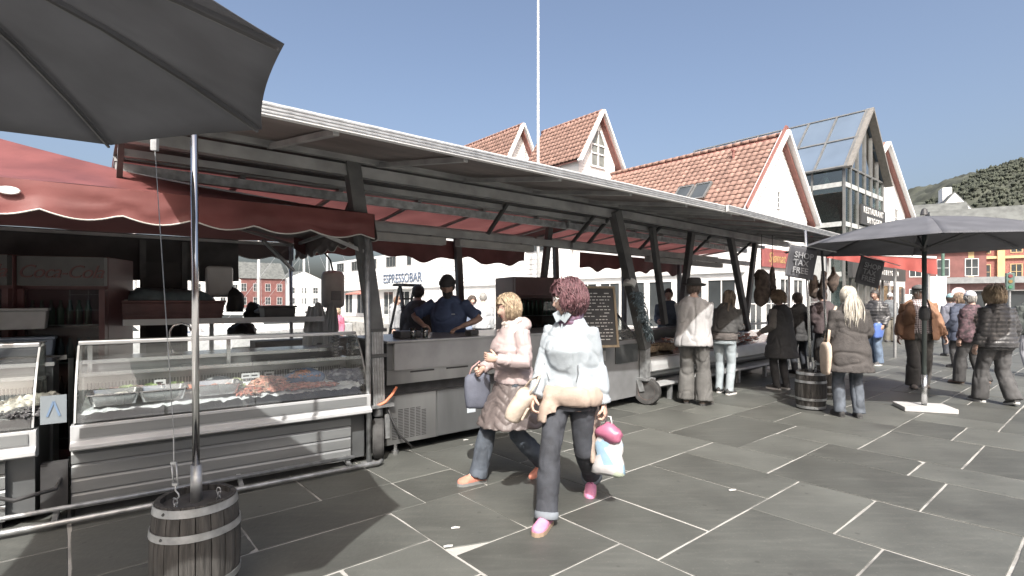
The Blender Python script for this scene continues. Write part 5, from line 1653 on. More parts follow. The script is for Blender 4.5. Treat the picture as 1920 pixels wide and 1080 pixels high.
for z in (.2, .65):
    MB().lathe([(.262, z), (.268, z + .01), (.268, z + .05), (.262, z + .06)], 20, caps=False).build('band', GALV, rb_)
rs_ = thing('road_sign', 'round pale road sign on a thin post near the red hall', 'road sign', fpt(1797, 27), R(-35))
MB().tube([(0, 0, 0), (0, 0, 2.1)], .03, 8).build('post', GALV, rs_)
MB().lathe([(.001, 0), (.28, 0), (.28, .02), (.001, .02)], 20).xf(Matrix.Translation((0, -.04, 1.9)) @ Matrix.Rotation(R(90), 4, 'X')).build('disc', M('sign_pink_white', (.6, .45, .47), .5), rs_)
wsn = thing('notice_panel', 'white upright notice panel by the green lamp post', 'notice panel', fpt(1757, 22), R(-20))
box('panel', (-.32, .32, -.03, .03, .9, 2.5), WHITEPL, wsn, .01)
for x in (-.25, .25):
    box('leg', (x - .03, x + .03, -.032, .032, 0, .898), GALV, wsn)
# white van parked far back
van = thing('parked_van', 'white van parked in front of the dark red house', 'van', fpt(1752, 44), R(-40))
VP = [(-2.2, .35), (2.3, .35), (2.35, .95), (1.75, 1.15), (1.2, 1.95), (-2.15, 2.0), (-2.25, 1.2)]
MB().prism(VP, -.85, .85, 'y').build('body', WHITEPL, van, bevel=.06)
MB().prism([(1.72, 1.2), (1.24, 1.85), (.55, 1.85), (.55, 1.2)], -.87, -.851, 'y').build('side_window', PANE, van)
MB().prism([(1.70, 1.22), (1.81, 1.22), (1.30, 1.9), (1.2, 1.9)], -.72, .72, 'y').build('windscreen', PANE, van)
for x in (-1.4, 1.5):
    for y in (-.8, .8):
        MB().lathe([(.001, -.1), (.33, -.1), (.35, -.06), (.35, .06), (.33, .1), (.001, .1)], 18).xf(Matrix.Translation((x, y, .35)) @ Matrix.Rotation(R(90), 4, 'X')).build('wheel', RUBBER, van)
# a traffic signal at the right edge
ts = thing('traffic_light', 'traffic light on a grey post at the right edge of the square', 'traffic light', fpt(1893, 26), R(-30))
MB().tube([(0, 0, 0), (0, 0, 2.9)], .05, 10).build('post', GALV, ts)
box('housing', (-.16, .16, -.14, .1, 2.0, 2.85), M('signal_green', (.05, .12, .10), .5), ts, .02)
for i, cc in enumerate(((.25, .03, .03), (.25, .15, .02), (.02, .18, .08))):
    MB().lathe([(.001, 0), (.09, 0), (.08, .03), (.001, .035)], 14).xf(Matrix.Translation((0, -.14, 2.7 - i * .27)) @ Matrix.Rotation(R(90), 4, 'X')).build('lens', M('lens_%d' % i, cc, .2), ts)

# ------------------------------------------------------------------ harbour: boats seen through the left stall
def boat(label, c, rz, L_, mast, hullm, cabin=True):
    b = thing('boat', label, 'boat', c, rz, 'boats moored in the harbour')
    rings = []
    for t in (0, .1, .3, .6, .85, 1):
        x = (t - .5) * L_
        w = L_ * .16 * (math.sin(math.pi * min(1, .18 + t * .82)) ** .6 if t < 1 else .03)
        rings.append([Vector((x, -w, .9 + .25 * t)), Vector((x, -w * .8, .1)), Vector((x, 0, -.2)), Vector((x, w * .8, .1)), Vector((x, w, .9 + .25 * t))])
    MB().loft(rings).build('hull', hullm, b, smooth=False)
    if cabin:
        MB().prism([(-L_ * .3, .95), (L_ * .2, 1.0), (L_ * .1, 1.9), (-L_ * .28, 2.0)], -L_ * .1, L_ * .1, 'y').build('cabin', WHITEPL, b, bevel=.05)
        for s_ in (-1, 1):
            MB().prism([(-L_ * .24, 1.35), (L_ * .13, 1.35), (L_ * .09, 1.75), (-L_ * .24, 1.8)], s_ * L_ * .1, s_ * (L_ * .1 + .02), 'y').build('window', PANE, b)
    if mast:
        MB().tube([(.1 * L_, 0, .9), (.1 * L_, 0, mast)], [.09, .05], 10).build('mast', WHITEPL, b, smooth=True)
        MB().tube([(.1 * L_, 0, 2.0), (-.4 * L_, 0, 2.1)], .06, 8).build('boom', WHITEPL, b)
        for q_ in ((L_ * .48, 0, 1.1), (-L_ * .48, 0, 1.0), (.1 * L_, L_ * .15, 1.0), (.1 * L_, -L_ * .15, 1.0)):
            MB().tube([(.1 * L_, 0, mast - .1), q_], .012, 5).build('stay', GALV, b)
    return b
WH = M('white_hull', (.70, .72, .73), .3)
BL = M('blue_hull', (.10, .17, .30), .3)
wz = Vector((0, 0, -1.25))
boat('white motor yacht moored behind the yellow tub', at(235, 563, 30) * Vector((1, 1, 0)) if False else Vector((at(240, 563, 30).x, 30, -1.25)), .3, 11, 0, WH)
boat('sailing boat with a white mast above the red tent', Vector((at(203, 563, 24).x, 24, -1.25)), .5, 10, 9.2, WH)
boat('blue-hulled sailing boat behind the left drinks fridges', Vector((at(170, 563, 26).x, 26, -1.25)), .2, 9, 8.5, BL)
boat('white boat moored behind the towel box', Vector((at(455, 563, 36).x, 36, -1.25)), .6, 10, 9, WH)
boat('white cabin boat seen between the tent posts', Vector((at(545, 563, 33).x, 33, -1.25)), .9, 9, 8, WH)
boat('distant sailing boat near the pier wing', Vector((at(590, 563, 48).x, 48, -1.25)), .5, 11, 10, WH)
for i, (px_, Y, w, h, lab) in enumerate(((70, 120, 16, 9, 'white quay house across the harbour at the far left'), (215, 130, 18, 11, 'white warehouse across the harbour behind the yellow tub'), (300, 140, 14, 13, 'ochre quay house across the harbour behind the red crate'), (395, 125, 13, 10, 'white quay house across the harbour behind the steel pole'), (480, 150, 16, 12, 'red quay house across the harbour left of the boiler'), (570, 160, 18, 10, 'white quay house across the harbour near the boiler'))):
    far_house(lab, fpt(px_, Y) + Vector((0, 0, -.5)), R(20 + 5 * i), w, 10, h * .7, h * .4, [WHITE, WHITE, CREAM, WHITE, REDW, WHITE][i], [SLATER, TILEM, SLATER, TILEM, SLATER, SLATER][i], 5, 2, 'quay houses across the harbour', ridge_x=i % 2 == 0)
fq = MB().box(-150, 30, 118, 260, -3, -.5).build('far_quay', M('far_quay', (.25, .25, .24), .8))
tag(fq, kind='structure')
# ------------------------------------------------------------------ people
SKIN = M('skin', (.55, .34, .255), .5, 0, .12, 12, .08, 60)
SKIN2 = M('skin_tanned', (.42, .235, .16), .5, 0, .12, 12, .08, 60)
LIPS = M('lips', (.40, .14, .12), .4)
EYEW = M('eye_white', (.62, .60, .57), .25)
EYED = M('eye_dark', (.03, .025, .02), .15)
BROW = M('eyebrow', (.12, .08, .05), .8)
JOBS = []
def ik(a, b, l1, l2, pole):
    a, b, pole = Vector(a), Vector(b), Vector(pole)
    d = b - a
    L_ = min(d.length, .995 * (l1 + l2))
    dn = d.normalized()
    al = (l1 * l1 - l2 * l2 + L_ * L_) / (2 * L_)
    h = math.sqrt(max(1e-6, l1 * l1 - al * al))
    pp = (pole - dn * pole.dot(dn))
    pp = pp.normalized() if pp.length > 1e-5 else Vector((0, 1, 0))
    return a + dn * al + pp * h, a + dn * L_
PROF_M = np.array([(.78, .16, .115, 0), (.90, .17, .12, 0), (.98, .158, .113, 0), (1.06, .152, .11, .005), (1.16, .16, .115, .01), (1.26, .175, .122, .01), (1.34, .168, .108, .0), (1.40, .128, .082, -.005), (1.44, .082, .062, -.01), (1.49, .056, .058, -.005)])
PROF_F = np.array([(.78, .165, .12, 0), (.90, .176, .125, -.005), (.98, .162, .115, 0), (1.06, .142, .104, .003), (1.16, .146, .112, .012), (1.25, .155, .125, .022), (1.33, .142, .100, .008), (1.39, .108, .075, -.004), (1.43, .070, .057, -.01), (1.49, .050, .052, -.005)])
def head_mesh(mb):
    nu, nv = 44, 34
    rings = []
    for j in range(1, nv):
        th = math.pi * j / nv
        ring = []
        for i in range(nu):
            ph_ = 2 * math.pi * i / nu
            d = Vector((math.sin(th) * math.sin(ph_), math.sin(th) * math.cos(ph_), math.cos(th)))
            x, y, z = d.x * .076, d.y * .096, d.z * .118
            if z < -.01:
                t = min(1, (-.01 - z) / .108)
                x *= 1 - .34 * t
                y = y * (1 - .12 * t) + (.012 * t if y > 0 else .022 * t)
            if y < 0: y *= 1.04
            if y > 0:
                f = math.exp
                y -= .006 * (1 if abs(x) < .06 else 0) * max(0, 1 - (x / .06) ** 2)
                tz = (0.022 - z) / .058
                if 0 < tz < 1.25:
                    y += .030 * f(-(x / (.010 + .006 * tz)) ** 2) * (tz if tz <= 1 else max(0, 1 - (tz - 1) * 4))
                y += .007 * f(-((z - .034) / .011) ** 2) * (1 if abs(x) < .05 else f(-((abs(x) - .05) / .01) ** 2))
                y -= .011 * f(-((abs(x) - .031) / .014) ** 2 - ((z - .012) / .013) ** 2)
                y += .007 * f(-(x / .022) ** 2 - ((z + .060) / .0055) ** 2) + .006 * f(-(x / .020) ** 2 - ((z + .073) / .006) ** 2)
                y += .010 * f(-(x / .024) ** 2 - ((z + .102) / .014) ** 2)
                y += .005 * f(-((abs(x) - .042) / .018) ** 2 - ((z + .025) / .02) ** 2)
            ring.append(Vector((x, y, z)))
        rings.append(ring)
    o0 = len(mb.f)
    mb.loft(rings[::-1], True, True, 0)
    for k in range(o0, len(mb.f)):
        c = sum((Vector(mb.v[i]) for i in mb.f[k]), Vector()) / len(mb.f[k])
        if c.y > .07 and abs(c.x) < .022 and -.079 < c.z < -.056: mb.m[k] = 1
        if c.y > .06 and .014 < abs(c.x) < .047 and .027 < c.z < .036: mb.m[k] = 4
    for s_ in (-1, 1):
        mb.ball((s_ * .031, .0655, .012), (.0125, .011, .008), 12, 8, 2)
        mb.ball((s_ * .031, .0735, .012), (.0056, .004, .0056), 10, 6, 3)
        mb.loft([[Vector((s_ * (.070 + .012 * t), -.008 - .010 * t + math.cos(a) * .017 * (1 - .3 * t), .0 + math.sin(a) * .030 * (1 - .2 * t))) for a in [2 * math.pi * k / 10 for k in range(10)]] for t in (0, .5, 1.0)], True, True, 0)
def hand_mesh(mb, wr, d, n, side, curl, s=1., spread=.0):
    d, n = Vector(d).normalized(), Vector(n)
    n = (n - d * n.dot(d)).normalized()
    t = d.cross(n) * side
    rings = []
    for l, w, h in ((-.03, .024, .020), (0, .027, .018), (.03, .037, .016), (.065, .042, .0145), (.088, .039, .012)):
        rings.append([wr + (d * l + t * (math.cos(a) * w) + n * (math.sin(a) * h)) * s for a in [2 * math.pi * k / 12 for k in range(12)]])
    mb.loft(rings)
    for k, (o_, L_, r) in enumerate(((.030, .070, .0088), (.0105, .079, .009), (-.009, .074, .0086), (-.028, .058, .0076))):
        p = wr + (d * .082 + t * o_) * s
        pts_ = [p - d * .012 * s, p]
        ang = 0
        for j, (fr, ca_) in enumerate(((.45, .55), (.32, .8), (.23, .6))):
            ang += curl * ca_ * (1 + .12 * k)
            dd = d * math.cos(ang) + n * math.sin(ang) + t * (o_ * 4 * spread)
            p = p + dd.normalized() * L_ * fr * s
            pts_.append(p)
        mb.tube(pts_, [r * s, r * s, r * .95 * s, r * .88 * s, r * .6 * s], 8)
    p = wr + (d * .018 + t * .026) * s
    v = (t * .75 + d * .65 + n * .25).normalized()
    v2 = (t * .25 + d * .8 + n * (.35 + .5 * curl)).normalized()
    mb.tube([p - v * .01 * s, p, p + v * .032 * s, p + (v * .034 + v2 * .026) * s, p + (v * .034 + v2 * .048) * s], [.012 * s, .0125 * s, .0108 * s, .0098 * s, .006 * s], 8)
def job(name, mb, vox, mat, parent, post=None, extra=None, mats=None):
    o = mb.build(name, mat, parent)
    md = o.modifiers.new('r', 'REMESH')
    md.mode = 'VOXEL'
    md.voxel_size = vox
    sm_ = o.modifiers.new('s', 'SMOOTH')
    sm_.factor = .5
    sm_.iterations = 5
    JOBS.append((o, post, extra, mats or [mat]))
    return o
def finish_jobs():
    bpy.context.view_layer.update()
    dg = bpy.context.evaluated_depsgraph_get()
    new = []
    for o, post, extra, mats in JOBS:
        me = bpy.data.meshes.new_from_object(o.evaluated_get(dg))
        new.append(me)
    for (o, post, extra, mats), me in zip(JOBS, new):
        n = len(me.vertices)
        P = np.empty(n * 3); me.vertices.foreach_get('co', P); P = P.reshape(-1, 3)
        N = np.empty(n * 3); me.vertex_normals.foreach_get('vector', N); N = N.reshape(-1, 3)
        if post: P = post(P, N)
        faces = [tuple(p.vertices) for p in me.polygons]
        if getattr(post, 'cut', None):
            faces = [f for f in faces if not post.cut(P[list(f)].mean(0))]
        mi = [0] * len(faces)
        V = P.tolist()
        if extra:
            k = len(V)
            V += [tuple(v) for v in extra.v]
            faces += [tuple(i + k for i in f) for f in extra.f]
            mi += extra.m
        m2 = bpy.data.meshes.new(o.name)
        m2.from_pydata(V, [], faces)
        for m in mats: m2.materials.append(m)
        m2.polygons.foreach_set('material_index', mi)
        m2.polygons.foreach_set('use_smooth', [True] * len(faces))
        m2.update()
        o.modifiers.clear()
        o.data = m2
        bpy.data.meshes.remove(me)

def cloth_post(seed, amp=.010, fx=7., fz=4., quilt=None, s=1., cut=None, diag=None):
    def post(P, N):
        Q = P / s
        n1 = vnoise(Q * [fx, fx, fz], seed)
        n2 = vnoise(Q * [fx * 1.2, fx * 1.2, fz * 1.6] + n1[:, None] * .5, seed + 3)
        d = amp * (.45 * n1 - 1.0 * np.exp(-(n1 / .13) ** 2) - .4 * np.exp(-(n2 / .10) ** 2) + .4)
        d += amp * .12 * vnoise(Q * 45, seed + 5)
        if quilt:
            per, qa = quilt
            zz = Q[:, 2] + .008 * vnoise(Q * 9, seed + 7)
            if diag: zz = zz + diag * np.abs(((Q[:, 0] + Q[:, 1]) / .16) % 2 - 1) * .08
            d += qa * (np.sqrt(np.abs(np.sin(math.pi * zz / per))) - .6)
        return P + N * (d * s)[:, None]
    post.cut = cut
    return post

class Fig:
    pass
def person(label, xy, face, H, sex='f', girth=1., lean=0., twist=0., hyaw=0., hpitch=0., feet=None, hands=None, curl=.5, top=None, legs=None, shoe=None, sole=None, hair=None, hat=None, vox=.014, skin=None, group='people at the market', poles=None, palms=None, seed=0, shirt=None, no_legs=False):
    """face = world direction the body faces, in degrees from +x"""
    s = H / 1.7
    t = thing('person', label, 'person', (xy[0], xy[1], 0), R(face - 90), group)
    f = Fig()
    f.root, f.s = t, s
    skin = skin or SKIN
    prof = PROF_F if sex == 'f' else PROF_M
    piv = Vector((0, 0, .95))
    def T(p):
        p = Vector(p)
        k = min(1, max(0, (p.z - .9) / .4))
        k = k * k * (3 - 2 * k)
        tw_ = Matrix.Rotation(R(twist) * k, 3, 'Z')
        ln = Matrix.Rotation(-R(lean) * min(1, k * 1.4), 3, 'X')
        q_ = tw_ @ Vector((p.x, p.y, p.z))
        return piv + ln @ (q_ - piv) if k > 0 else q_
    def pr(z):
        g = 1 + (girth - 1) * max(0, min(1, (1.36 - z) / .12))
        return [np.interp(z, prof[:, 0], prof[:, 1]) * g, np.interp(z, prof[:, 0], prof[:, 2]) * (1 + (g - 1) * 1.5), np.interp(z, prof[:, 0], prof[:, 3]) + (g - 1) * .06]
    def ring(z, off=0., n=20, fx=1., fy=1., dy=0., pw=2.3):
        rx, ry, yo = pr(z)
        rx, ry = (rx + off) * fx, (ry + off) * fy
        out = []
        for k in range(n):
            a = 2 * math.pi * k / n
            c, sn = math.cos(a), math.sin(a)
            out.append(T((math.copysign(abs(c) ** (2 / pw), c) * rx, math.copysign(abs(sn) ** (2 / pw), sn) * ry + yo + dy, z)))
        return out
    f.ring, f.T, f.pr = ring, T, pr
    drop = 0.
    feet = feet or {'R': (.10, .0, 0, -8, 0), 'L': (-.10, .02, 0, 8, 0)}
    hands = hands or {'R': (.215, .04, .82), 'L': (-.215, .04, .82)}
    poles = poles or {}
    palms = palms or {}
    for sd in feet:
        dx = math.hypot(feet[sd][0] - (.088 if sd == 'R' else -.088), feet[sd][1])
        drop = max(drop, .815 - feet[sd][2] - math.sqrt(max(.2, .822 ** 2 - dx * dx)))
    feet = {sd: (v[0], v[1], v[2] + drop, v[3], v[4]) for sd, v in feet.items()}
    t.location.z = -drop * s
    J = {}
    for sd, sg_ in (('R', 1), ('L', -1)):
        hip = Vector((sg_ * .088, 0, .90))
        fx_, fy_, fz_, fyaw, fp = feet[sd]
        ank = Vector((fx_, fy_, .085 + fz_))
        knee, ank = ik(hip, ank, .42, .41, Vector((sg_ * .06, 1, 0)))
        shd = T((sg_ * (.146 if sex == 'f' else .168), -.005, 1.372))
        el, wr = ik(shd, hands[sd], .285, .255, Vector(poles.get(sd, (sg_ * .12, -1, -.2))))
        J[sd] = (hip, knee, ank, shd, el, wr, fyaw, fp)
    f.J = J
    # ---- body: one continuous figure
    b = MB()
    b.loft([ring(z) for z in (.80, .86, .92, .99, 1.06, 1.14, 1.22, 1.30, 1.36, 1.405, 1.435, 1.465)])
    nk0, nk1 = T((0, -.012, 1.42)), T((0, .005, 1.53))
    b.tube([nk0, nk0.lerp(nk1, .5), nk1], [.062, .054, .056] if sex == 'm' else [.055, .047, .05], 14)
    for sd in 'RL':
        hip, knee, ank, shd, el, wr, fyaw, fp = J[sd]
        b.tube([hip, hip.lerp(knee, .35), hip.lerp(knee, .8), knee, knee.lerp(ank, .3), knee.lerp(ank, .75), ank], [.085, .08, .06, .055, .056, .04, .036], 12)
        b.tube([shd, shd.lerp(el, .3), shd.lerp(el, .7), el, el.lerp(wr, .3), wr], [.052, .05, .043, .038, .039, .027], 10)
        ft = Matrix.Translation(ank) @ Matrix.Rotation(R(fyaw), 4, 'Z') @ Matrix.Rotation(-R(fp), 4, 'X')
        b.tube([ft @ Vector(p) for p in ((0, -.02, 0), (0, .02, -.03), (0, .10, -.055))], [.035, .036, .028], 8)
    ex = MB()
    for sd, sg_ in (('R', 1), ('L', -1)):
        el, wr = J[sd][4], J[sd][5]
        d = (wr - el).normalized()
        pn = Vector(palms.get(sd, (-sg_, 0, 0)))
        hd_ = palms.get(sd + 'd')
        hand_mesh(ex, wr, Vector(hd_) if hd_ else d, pn, sg_, curl if not isinstance(curl, dict) else curl[sd], 1.0)
    hm = MB()
    head_mesh(hm)
    hc = T((0, .028, 1.582))
    f.hm = Matrix.Translation(hc) @ Matrix.Rotation(R(twist + hyaw), 4, 'Z') @ Matrix.Rotation(-R(lean * .5 + hpitch), 4, 'X')
    hm.xf(f.hm)
    ex.add(hm.v, hm.f)
    ex.m[-len(hm.f):] = hm.m
    S = Matrix.Scale(s, 4)
    f.S = S
    b.xf(S); ex.xf(S)
    job('body', b, vox * s, skin, t, None, ex, [skin, LIPS, EYEW, EYED, BROW])
    # ---- trousers
    if legs:
        m = MB()
        lo, lf, hz = legs.get('off', .016), legs.get('flare', 0.), legs.get('hem', .0)
        m.loft([ring(z, min(lo, .012)) for z in (.80, .86, .92, .98, 1.03)])
        for sd in 'RL':
            hip, knee, ank = J[sd][:3]
            e = ank + (ank - knee).normalized() * (.035 - hz)
            m.tube([hip + Vector((0, 0, .03)), hip.lerp(knee, .3), hip.lerp(knee, .75), knee, knee.lerp(ank, .4), knee.lerp(ank, .8), e], [.084 + lo * .6, .080 + lo * .9, .064 + lo, .058 + lo, .058 + lo + lf * .5, .048 + lo + lf, .05 + lo + lf], 14)
        m.xf(S)
        job('trousers', m, vox * s, legs['mat'], t, cloth_post(seed + 1, legs.get('wr', .010) * .6, 9, 4, s=s))
    # ---- upper garments
    def garment(g, name):
        m = MB()
        off = g.get('off', .022)
        hem = g.get('hem', .86)
        fl = g.get('flare', 0.)
        zs = [hem]
        z = hem
        while z < 1.40:
            z = min(z + .06, 1.40)
            zs.append(z)
        rings = []
        for z in zs:
            k = max(0, .95 - z)
            rr = ring(max(z, .78), off + fl * k, 24, dy=g.get('dy', 0) * k, fy=1 + g.get('fy', 0) * k)
            if z < .78:
                rr = [Vector((p.x, p.y, z)) for p in rr]
            rings.append(rr)
        rings.append(ring(1.425, off * .9 + .008, 24))
        rings.append(ring(1.46 + g.get('collar', 0.), off * .5 + .012, 24))
        m.loft(rings)
        sl_ = g.get('sleeve', 1.)
        if sl_ > 0:
            for sd in 'RL':
                hip, knee, ank, shd, el, wr = J[sd][:6]
                w = g.get('sw', off)
                if sl_ >= 1:
                    m.tube([shd + Vector((0, 0, .005)), shd.lerp(el, .3), shd.lerp(el, .75), el, el.lerp(wr, .35), el.lerp(wr, .8), el.lerp(wr, .97)], [.052 + w, .050 + w * .9, .044 + w * .9, .041 + w * .9, .039 + w * .9, .031 + w * .9, .029 + w * .8], 14)
                else:
                    m.tube([shd + Vector((0, 0, .005)), shd.lerp(el, .3), shd.lerp(el, sl_ * 1.2)], [.056 + w, .054 + w, .05 + w * 1.2], 14)
        if g.get('hood'):
            c0 = T((0, -.10, 1.43))
            m.ball(c0, (.125, .075, .075), 16, 10)
        m.xf(S)
        return job(name, m, vox * s, g['mat'], t, cloth_post(seed + 11, g.get('wr', .012), g.get('fx', 6), g.get('fz', 5), g.get('quilt'), s, g.get('cut'), g.get('diag')))
    f.garment = garment
    if shirt: garment(shirt, 'shirt')
    if top: garment(top, top.get('name', 'jacket'))
    # ---- shoes
    if shoe and not no_legs:
        for sd in 'RL':
            ank, fyaw, fp = J[sd][2], J[sd][6], J[sd][7]
            mt = S @ Matrix.Translation(ank) @ Matrix.Rotation(R(fyaw), 4, 'Z') @ Matrix.Rotation(-R(fp), 4, 'X')
            m = MB()
            rings = []
            for y, w, h in ((-.072, .020, .045), (-.062, .033, .075), (-.03, .038, .098), (.015, .039, .100), (.05, .041, .078), (.09, .046, .060), (.13, .048, .050), (.165, .042, .042), (.185, .026, .032), (.192, .01, .025)):
                rings.append([Vector((math.cos(a) * w, y, -.062 + max(0, math.sin(a)) * h + (-.004 if math.sin(a) < 0 else 0))) for a in [2 * math.pi * k / 14 for k in range(14)]])
            m.loft(rings)
            m.xf(mt)
            so_ = m.build('shoe', shoe, t, smooth=True)
            q_ = MB().prism([(w * math.cos(a) * (.047 if y > .03 else .040) / .047, y) for a, w, y in [(0, 0, 0)]] or [], 0, 0) if False else MB()
            out = []
            for y, w in ((-.078, .0), (-.07, .026), (-.04, .038), (.02, .040), (.07, .046), (.12, .050), (.16, .045), (.188, .026), (.199, .0)):
                out.append((w, y))
            poly = out + [(-w, y) for w, y in out[::-1][1:-1]]
            q_.prism(poly, -.085, -.058)
            q_.xf(mt)
            q_.build('sole', sole or RUBBER, so_, bevel=0.)
            lc = MB()
            for k in range(4):
                y = .03 + k * .017
                zt = np.interp(y, (.015, .05, .09), (.100, .078, .060)) - .062
                lc.tube([Vector((-.022, y, zt - .008)), Vector((0, y, zt + .004)), Vector((.022, y, zt - .008))], .0035, 5)
            lc.xf(mt)
            lc.build('laces', legs.get('lace', WHITEPL) if legs else WHITEPL, so_)
    # ---- hair and hat
    if hair: make_hair(f, **hair)
    if hat: make_hat(f, **hat)
    return f

def make_hair(f, mat, style='bob', n=230, L_=.10, vol=.018, curl_=0., fringe=1., tail=None, r=.011, seed=1):
    rr = random.Random(seed)
    base = MB()
    E = (.080 + vol * .5, .101 + vol * .5, .122 + vol * .5)
    def zb(ph_): return -.02 + .075 * max(0, math.cos(ph_)) - .065 * max(0, -math.cos(ph_))
    nu, nv = 36, 24
    vs, idx = [], {}
    for j in range(nv + 1):
        th = math.pi * .82 * j / nv
        for i in range(nu):
            ph_ = 2 * math.pi * i / nu
            p = Vector((math.sin(th) * math.sin(ph_) * E[0], math.sin(th) * math.cos(ph_) * E[1], math.cos(th) * E[2]))
            vs.append(p)
    nz_ = vnoise(np.array([tuple(v) for v in vs]) * 45, seed)
    vs = [v * (1 + .035 * k_) for v, k_ in zip(vs, nz_)]
    fs = []
    for j in range(nv):
        for i in range(nu):
            q_ = (j * nu + i, j * nu + (i + 1) % nu, (j + 1) * nu + (i + 1) % nu, (j + 1) * nu + i)
            c = sum((vs[k] for k in q_), Vector()) / 4
            if c.z > zb(math.atan2(c.x, c.y)): fs.append(q_[::-1])
    base.add(vs, fs)
    tf = MB()
    for _ in range(n):
        th = math.acos(1 - rr.random() * 1.25)
        ph_ = rr.uniform(-math.pi, math.pi)
        if math.cos(th) * E[2] < zb(ph_) + .005: continue
        pts_ = []
        front = abs(ph_) < .95
        sgn = 1 if (ph_ > -.15) else -1
        off = 1 + rr.uniform(.0, .5) * vol / .1
        steps = 8
        end_z = -L_ + rr.uniform(-.025, .04)
        t_ = th
        p = None
        ph0 = rr.uniform(0, 6.28)
        for k in range(steps):
            if t_ < 1.75 or p is None:
                e = ph_
                if front: e = ph_ + sgn * max(0, t_ - .45) * 1.15 * fringe
                p = Vector((math.sin(t_) * math.sin(e) * E[0] * off, math.sin(t_) * math.cos(e) * E[1] * off, math.cos(t_) * E[2] * off))
                t_ += max(.16, (1.85 - th) / steps * 1.05)
            else:
                dz = max(.004, (p.z - end_z) / max(1, steps - k))
                p = p + Vector((-p.x * .04, -p.y * .03, -dz))
            if p.z < end_z: break
            if front and p.z < .035 and p.y > .055 and abs(p.x) < .06: break
            w = curl_ * Vector((math.sin(k * 1.9 + ph0), math.cos(k * 2.3 + ph0), math.sin(k * 1.3 + ph0)))
            pts_.append(p + w)
        if len(pts_) >= 3:
            rad = [r * (1 - .65 * abs(2 * i / (len(pts_) - 1) - .75)) for i in range(len(pts_))]
            tf.tube(pts_, [max(.002, q_) for q_ in rad], 5, flat=.55)
    if tail:
        p0, d_, ln, wd, nn = tail
        p0 = Vector(p0)
        for _ in range(nn):
            o_ = Vector((rr.gauss(0, wd * .45), rr.gauss(0, wd * .25), 0))
            l = ln * rr.uniform(.75, 1.05)
            ph0 = rr.uniform(0, 6.28)
            pts_ = []
            for k in range(10):
                u = k / 9
                spread = .35 + 1.0 * math.sin(min(1, u * 1.5) * math.pi / 2) * (1 - .4 * u)
                pts_.append(p0 + Vector(d_) * 0 + o_ * spread + Vector((0, -.03 * math.sin(u * 2.2), -l * u)) + curl_ * Vector((math.sin(u * 16 + ph0), math.cos(u * 13 + ph0), 0)))
            tf.tube(pts_, [.003, .005, .006, .0065, .0065, .0065, .006, .005, .004, .002], 5, flat=.6)
    for mb, nm in ((base, 'hair'), (tf, 'hair_strands')):
        mb.xf(f.S @ f.hm)
    h = base.build('hair', mat, f.root, smooth=True)
    if tf.v: tag(tf.build('hair_strands', mat, h, smooth=True), kind='stuff')
    return h
def make_hat(f, kind, mat, mat2=None):
    m = MB()
    X_ = f.S @ f.hm
    if kind == 'fedora':
        m.lathe([(.088, .035), (.094, .05), (.092, .09), (.085, .13), (.07, .148), (.03, .138), (.001, .132)], 28)
        P = [Vector(v) for v in m.v]
        m.v = [tuple(Vector((p.x * .95, p.y * 1.12, p.z))) for p in P]
        h = m.xf(X_).build('hat', mat, f.root, smooth=True)
        br_ = MB()
        k = 32
        rings = []
        for r0, dz in ((.08, .0), (.11, -.004), (.14, .004), (.152, .014), (.152, .018), (.14, .009), (.11, .002), (.08, .006)):
            rings.append([Vector((math.cos(a) * r0 * .95, math.sin(a) * r0 * 1.1, .04 + dz + (.016 * abs(math.cos(a)) ** 2 if r0 > .12 else 0) - (.012 * max(0, math.sin(a)) if r0 > .13 else 0))) for a in [2 * math.pi * i / k for i in range(k)]])
        br_.loft(rings, False)
        br_.xf(X_).build('brim', mat, h, smooth=True)
        MB().lathe([(.0945, .046), (.0965, .05), (.095, .072), (.0925, .072)], 28, caps=False).xf(X_ @ Matrix.Diagonal((.955, 1.125, 1, 1))).build('hat_band', mat2 or BLACK, h, smooth=True)
    elif kind in ('cap', 'flatcap', 'beanie'):
        rx, ry, z0, top_ = {'cap': (.088, .108, .03, .135), 'flatcap': (.098, .122, .045, .125), 'beanie': (.090, .110, .028, .145)}[kind]
        rings = []
        for t in (0, .3, .55, .75, .9, .98, 1):
            w = math.sqrt(max(0, 1 - t ** 2.2)) if t < 1 else .02
            rings.append([Vector((math.cos(a) * rx * max(w, .05), math.sin(a) * ry * max(w, .05) + (.012 * (1 - t) if kind == 'flatcap' else -.004), z0 + (top_ - z0) * t)) for a in [2 * math.pi * i / 28 for i in range(28)]])
        m.loft(rings)
        h = m.xf(X_).build('cap' if kind != 'beanie' else 'beanie', mat, f.root, smooth=True)
        if kind != 'beanie':
            v = MB()
            L_ = .075 if kind == 'cap' else .045
            rings = []
            for t in (0, .4, .75, 1):
                y0 = ry - .012
                w = .072 * math.sqrt(1 - .75 * t ** 2)
                rings.append([Vector((u * w, y0 - .035 * (u * u) * (1 - t * .3) + L_ * t * (1 - .35 * u * u), z0 + .006 - .020 * t - .018 * u * u)) for u in (-1, -.6, -.2, .2, .6, 1)] + [Vector((u * w, y0 - .035 * (u * u) * (1 - t * .3) + L_ * t * (1 - .35 * u * u), z0 + .000 - .020 * t - .018 * u * u)) for u in (1, .6, .2, -.2, -.6, -1)])
            v.loft(rings)
            v.xf(X_).build('visor', mat2 or mat, h, smooth=True)
        else:
            MB().lathe([(.091, .028), (.096, .034), (.095, .062), (.0905, .068)], 28, caps=False).xf(X_ @ Matrix.Diagonal((1, 1.22, 1, 1))).build('cuff', mat, h, smooth=True)

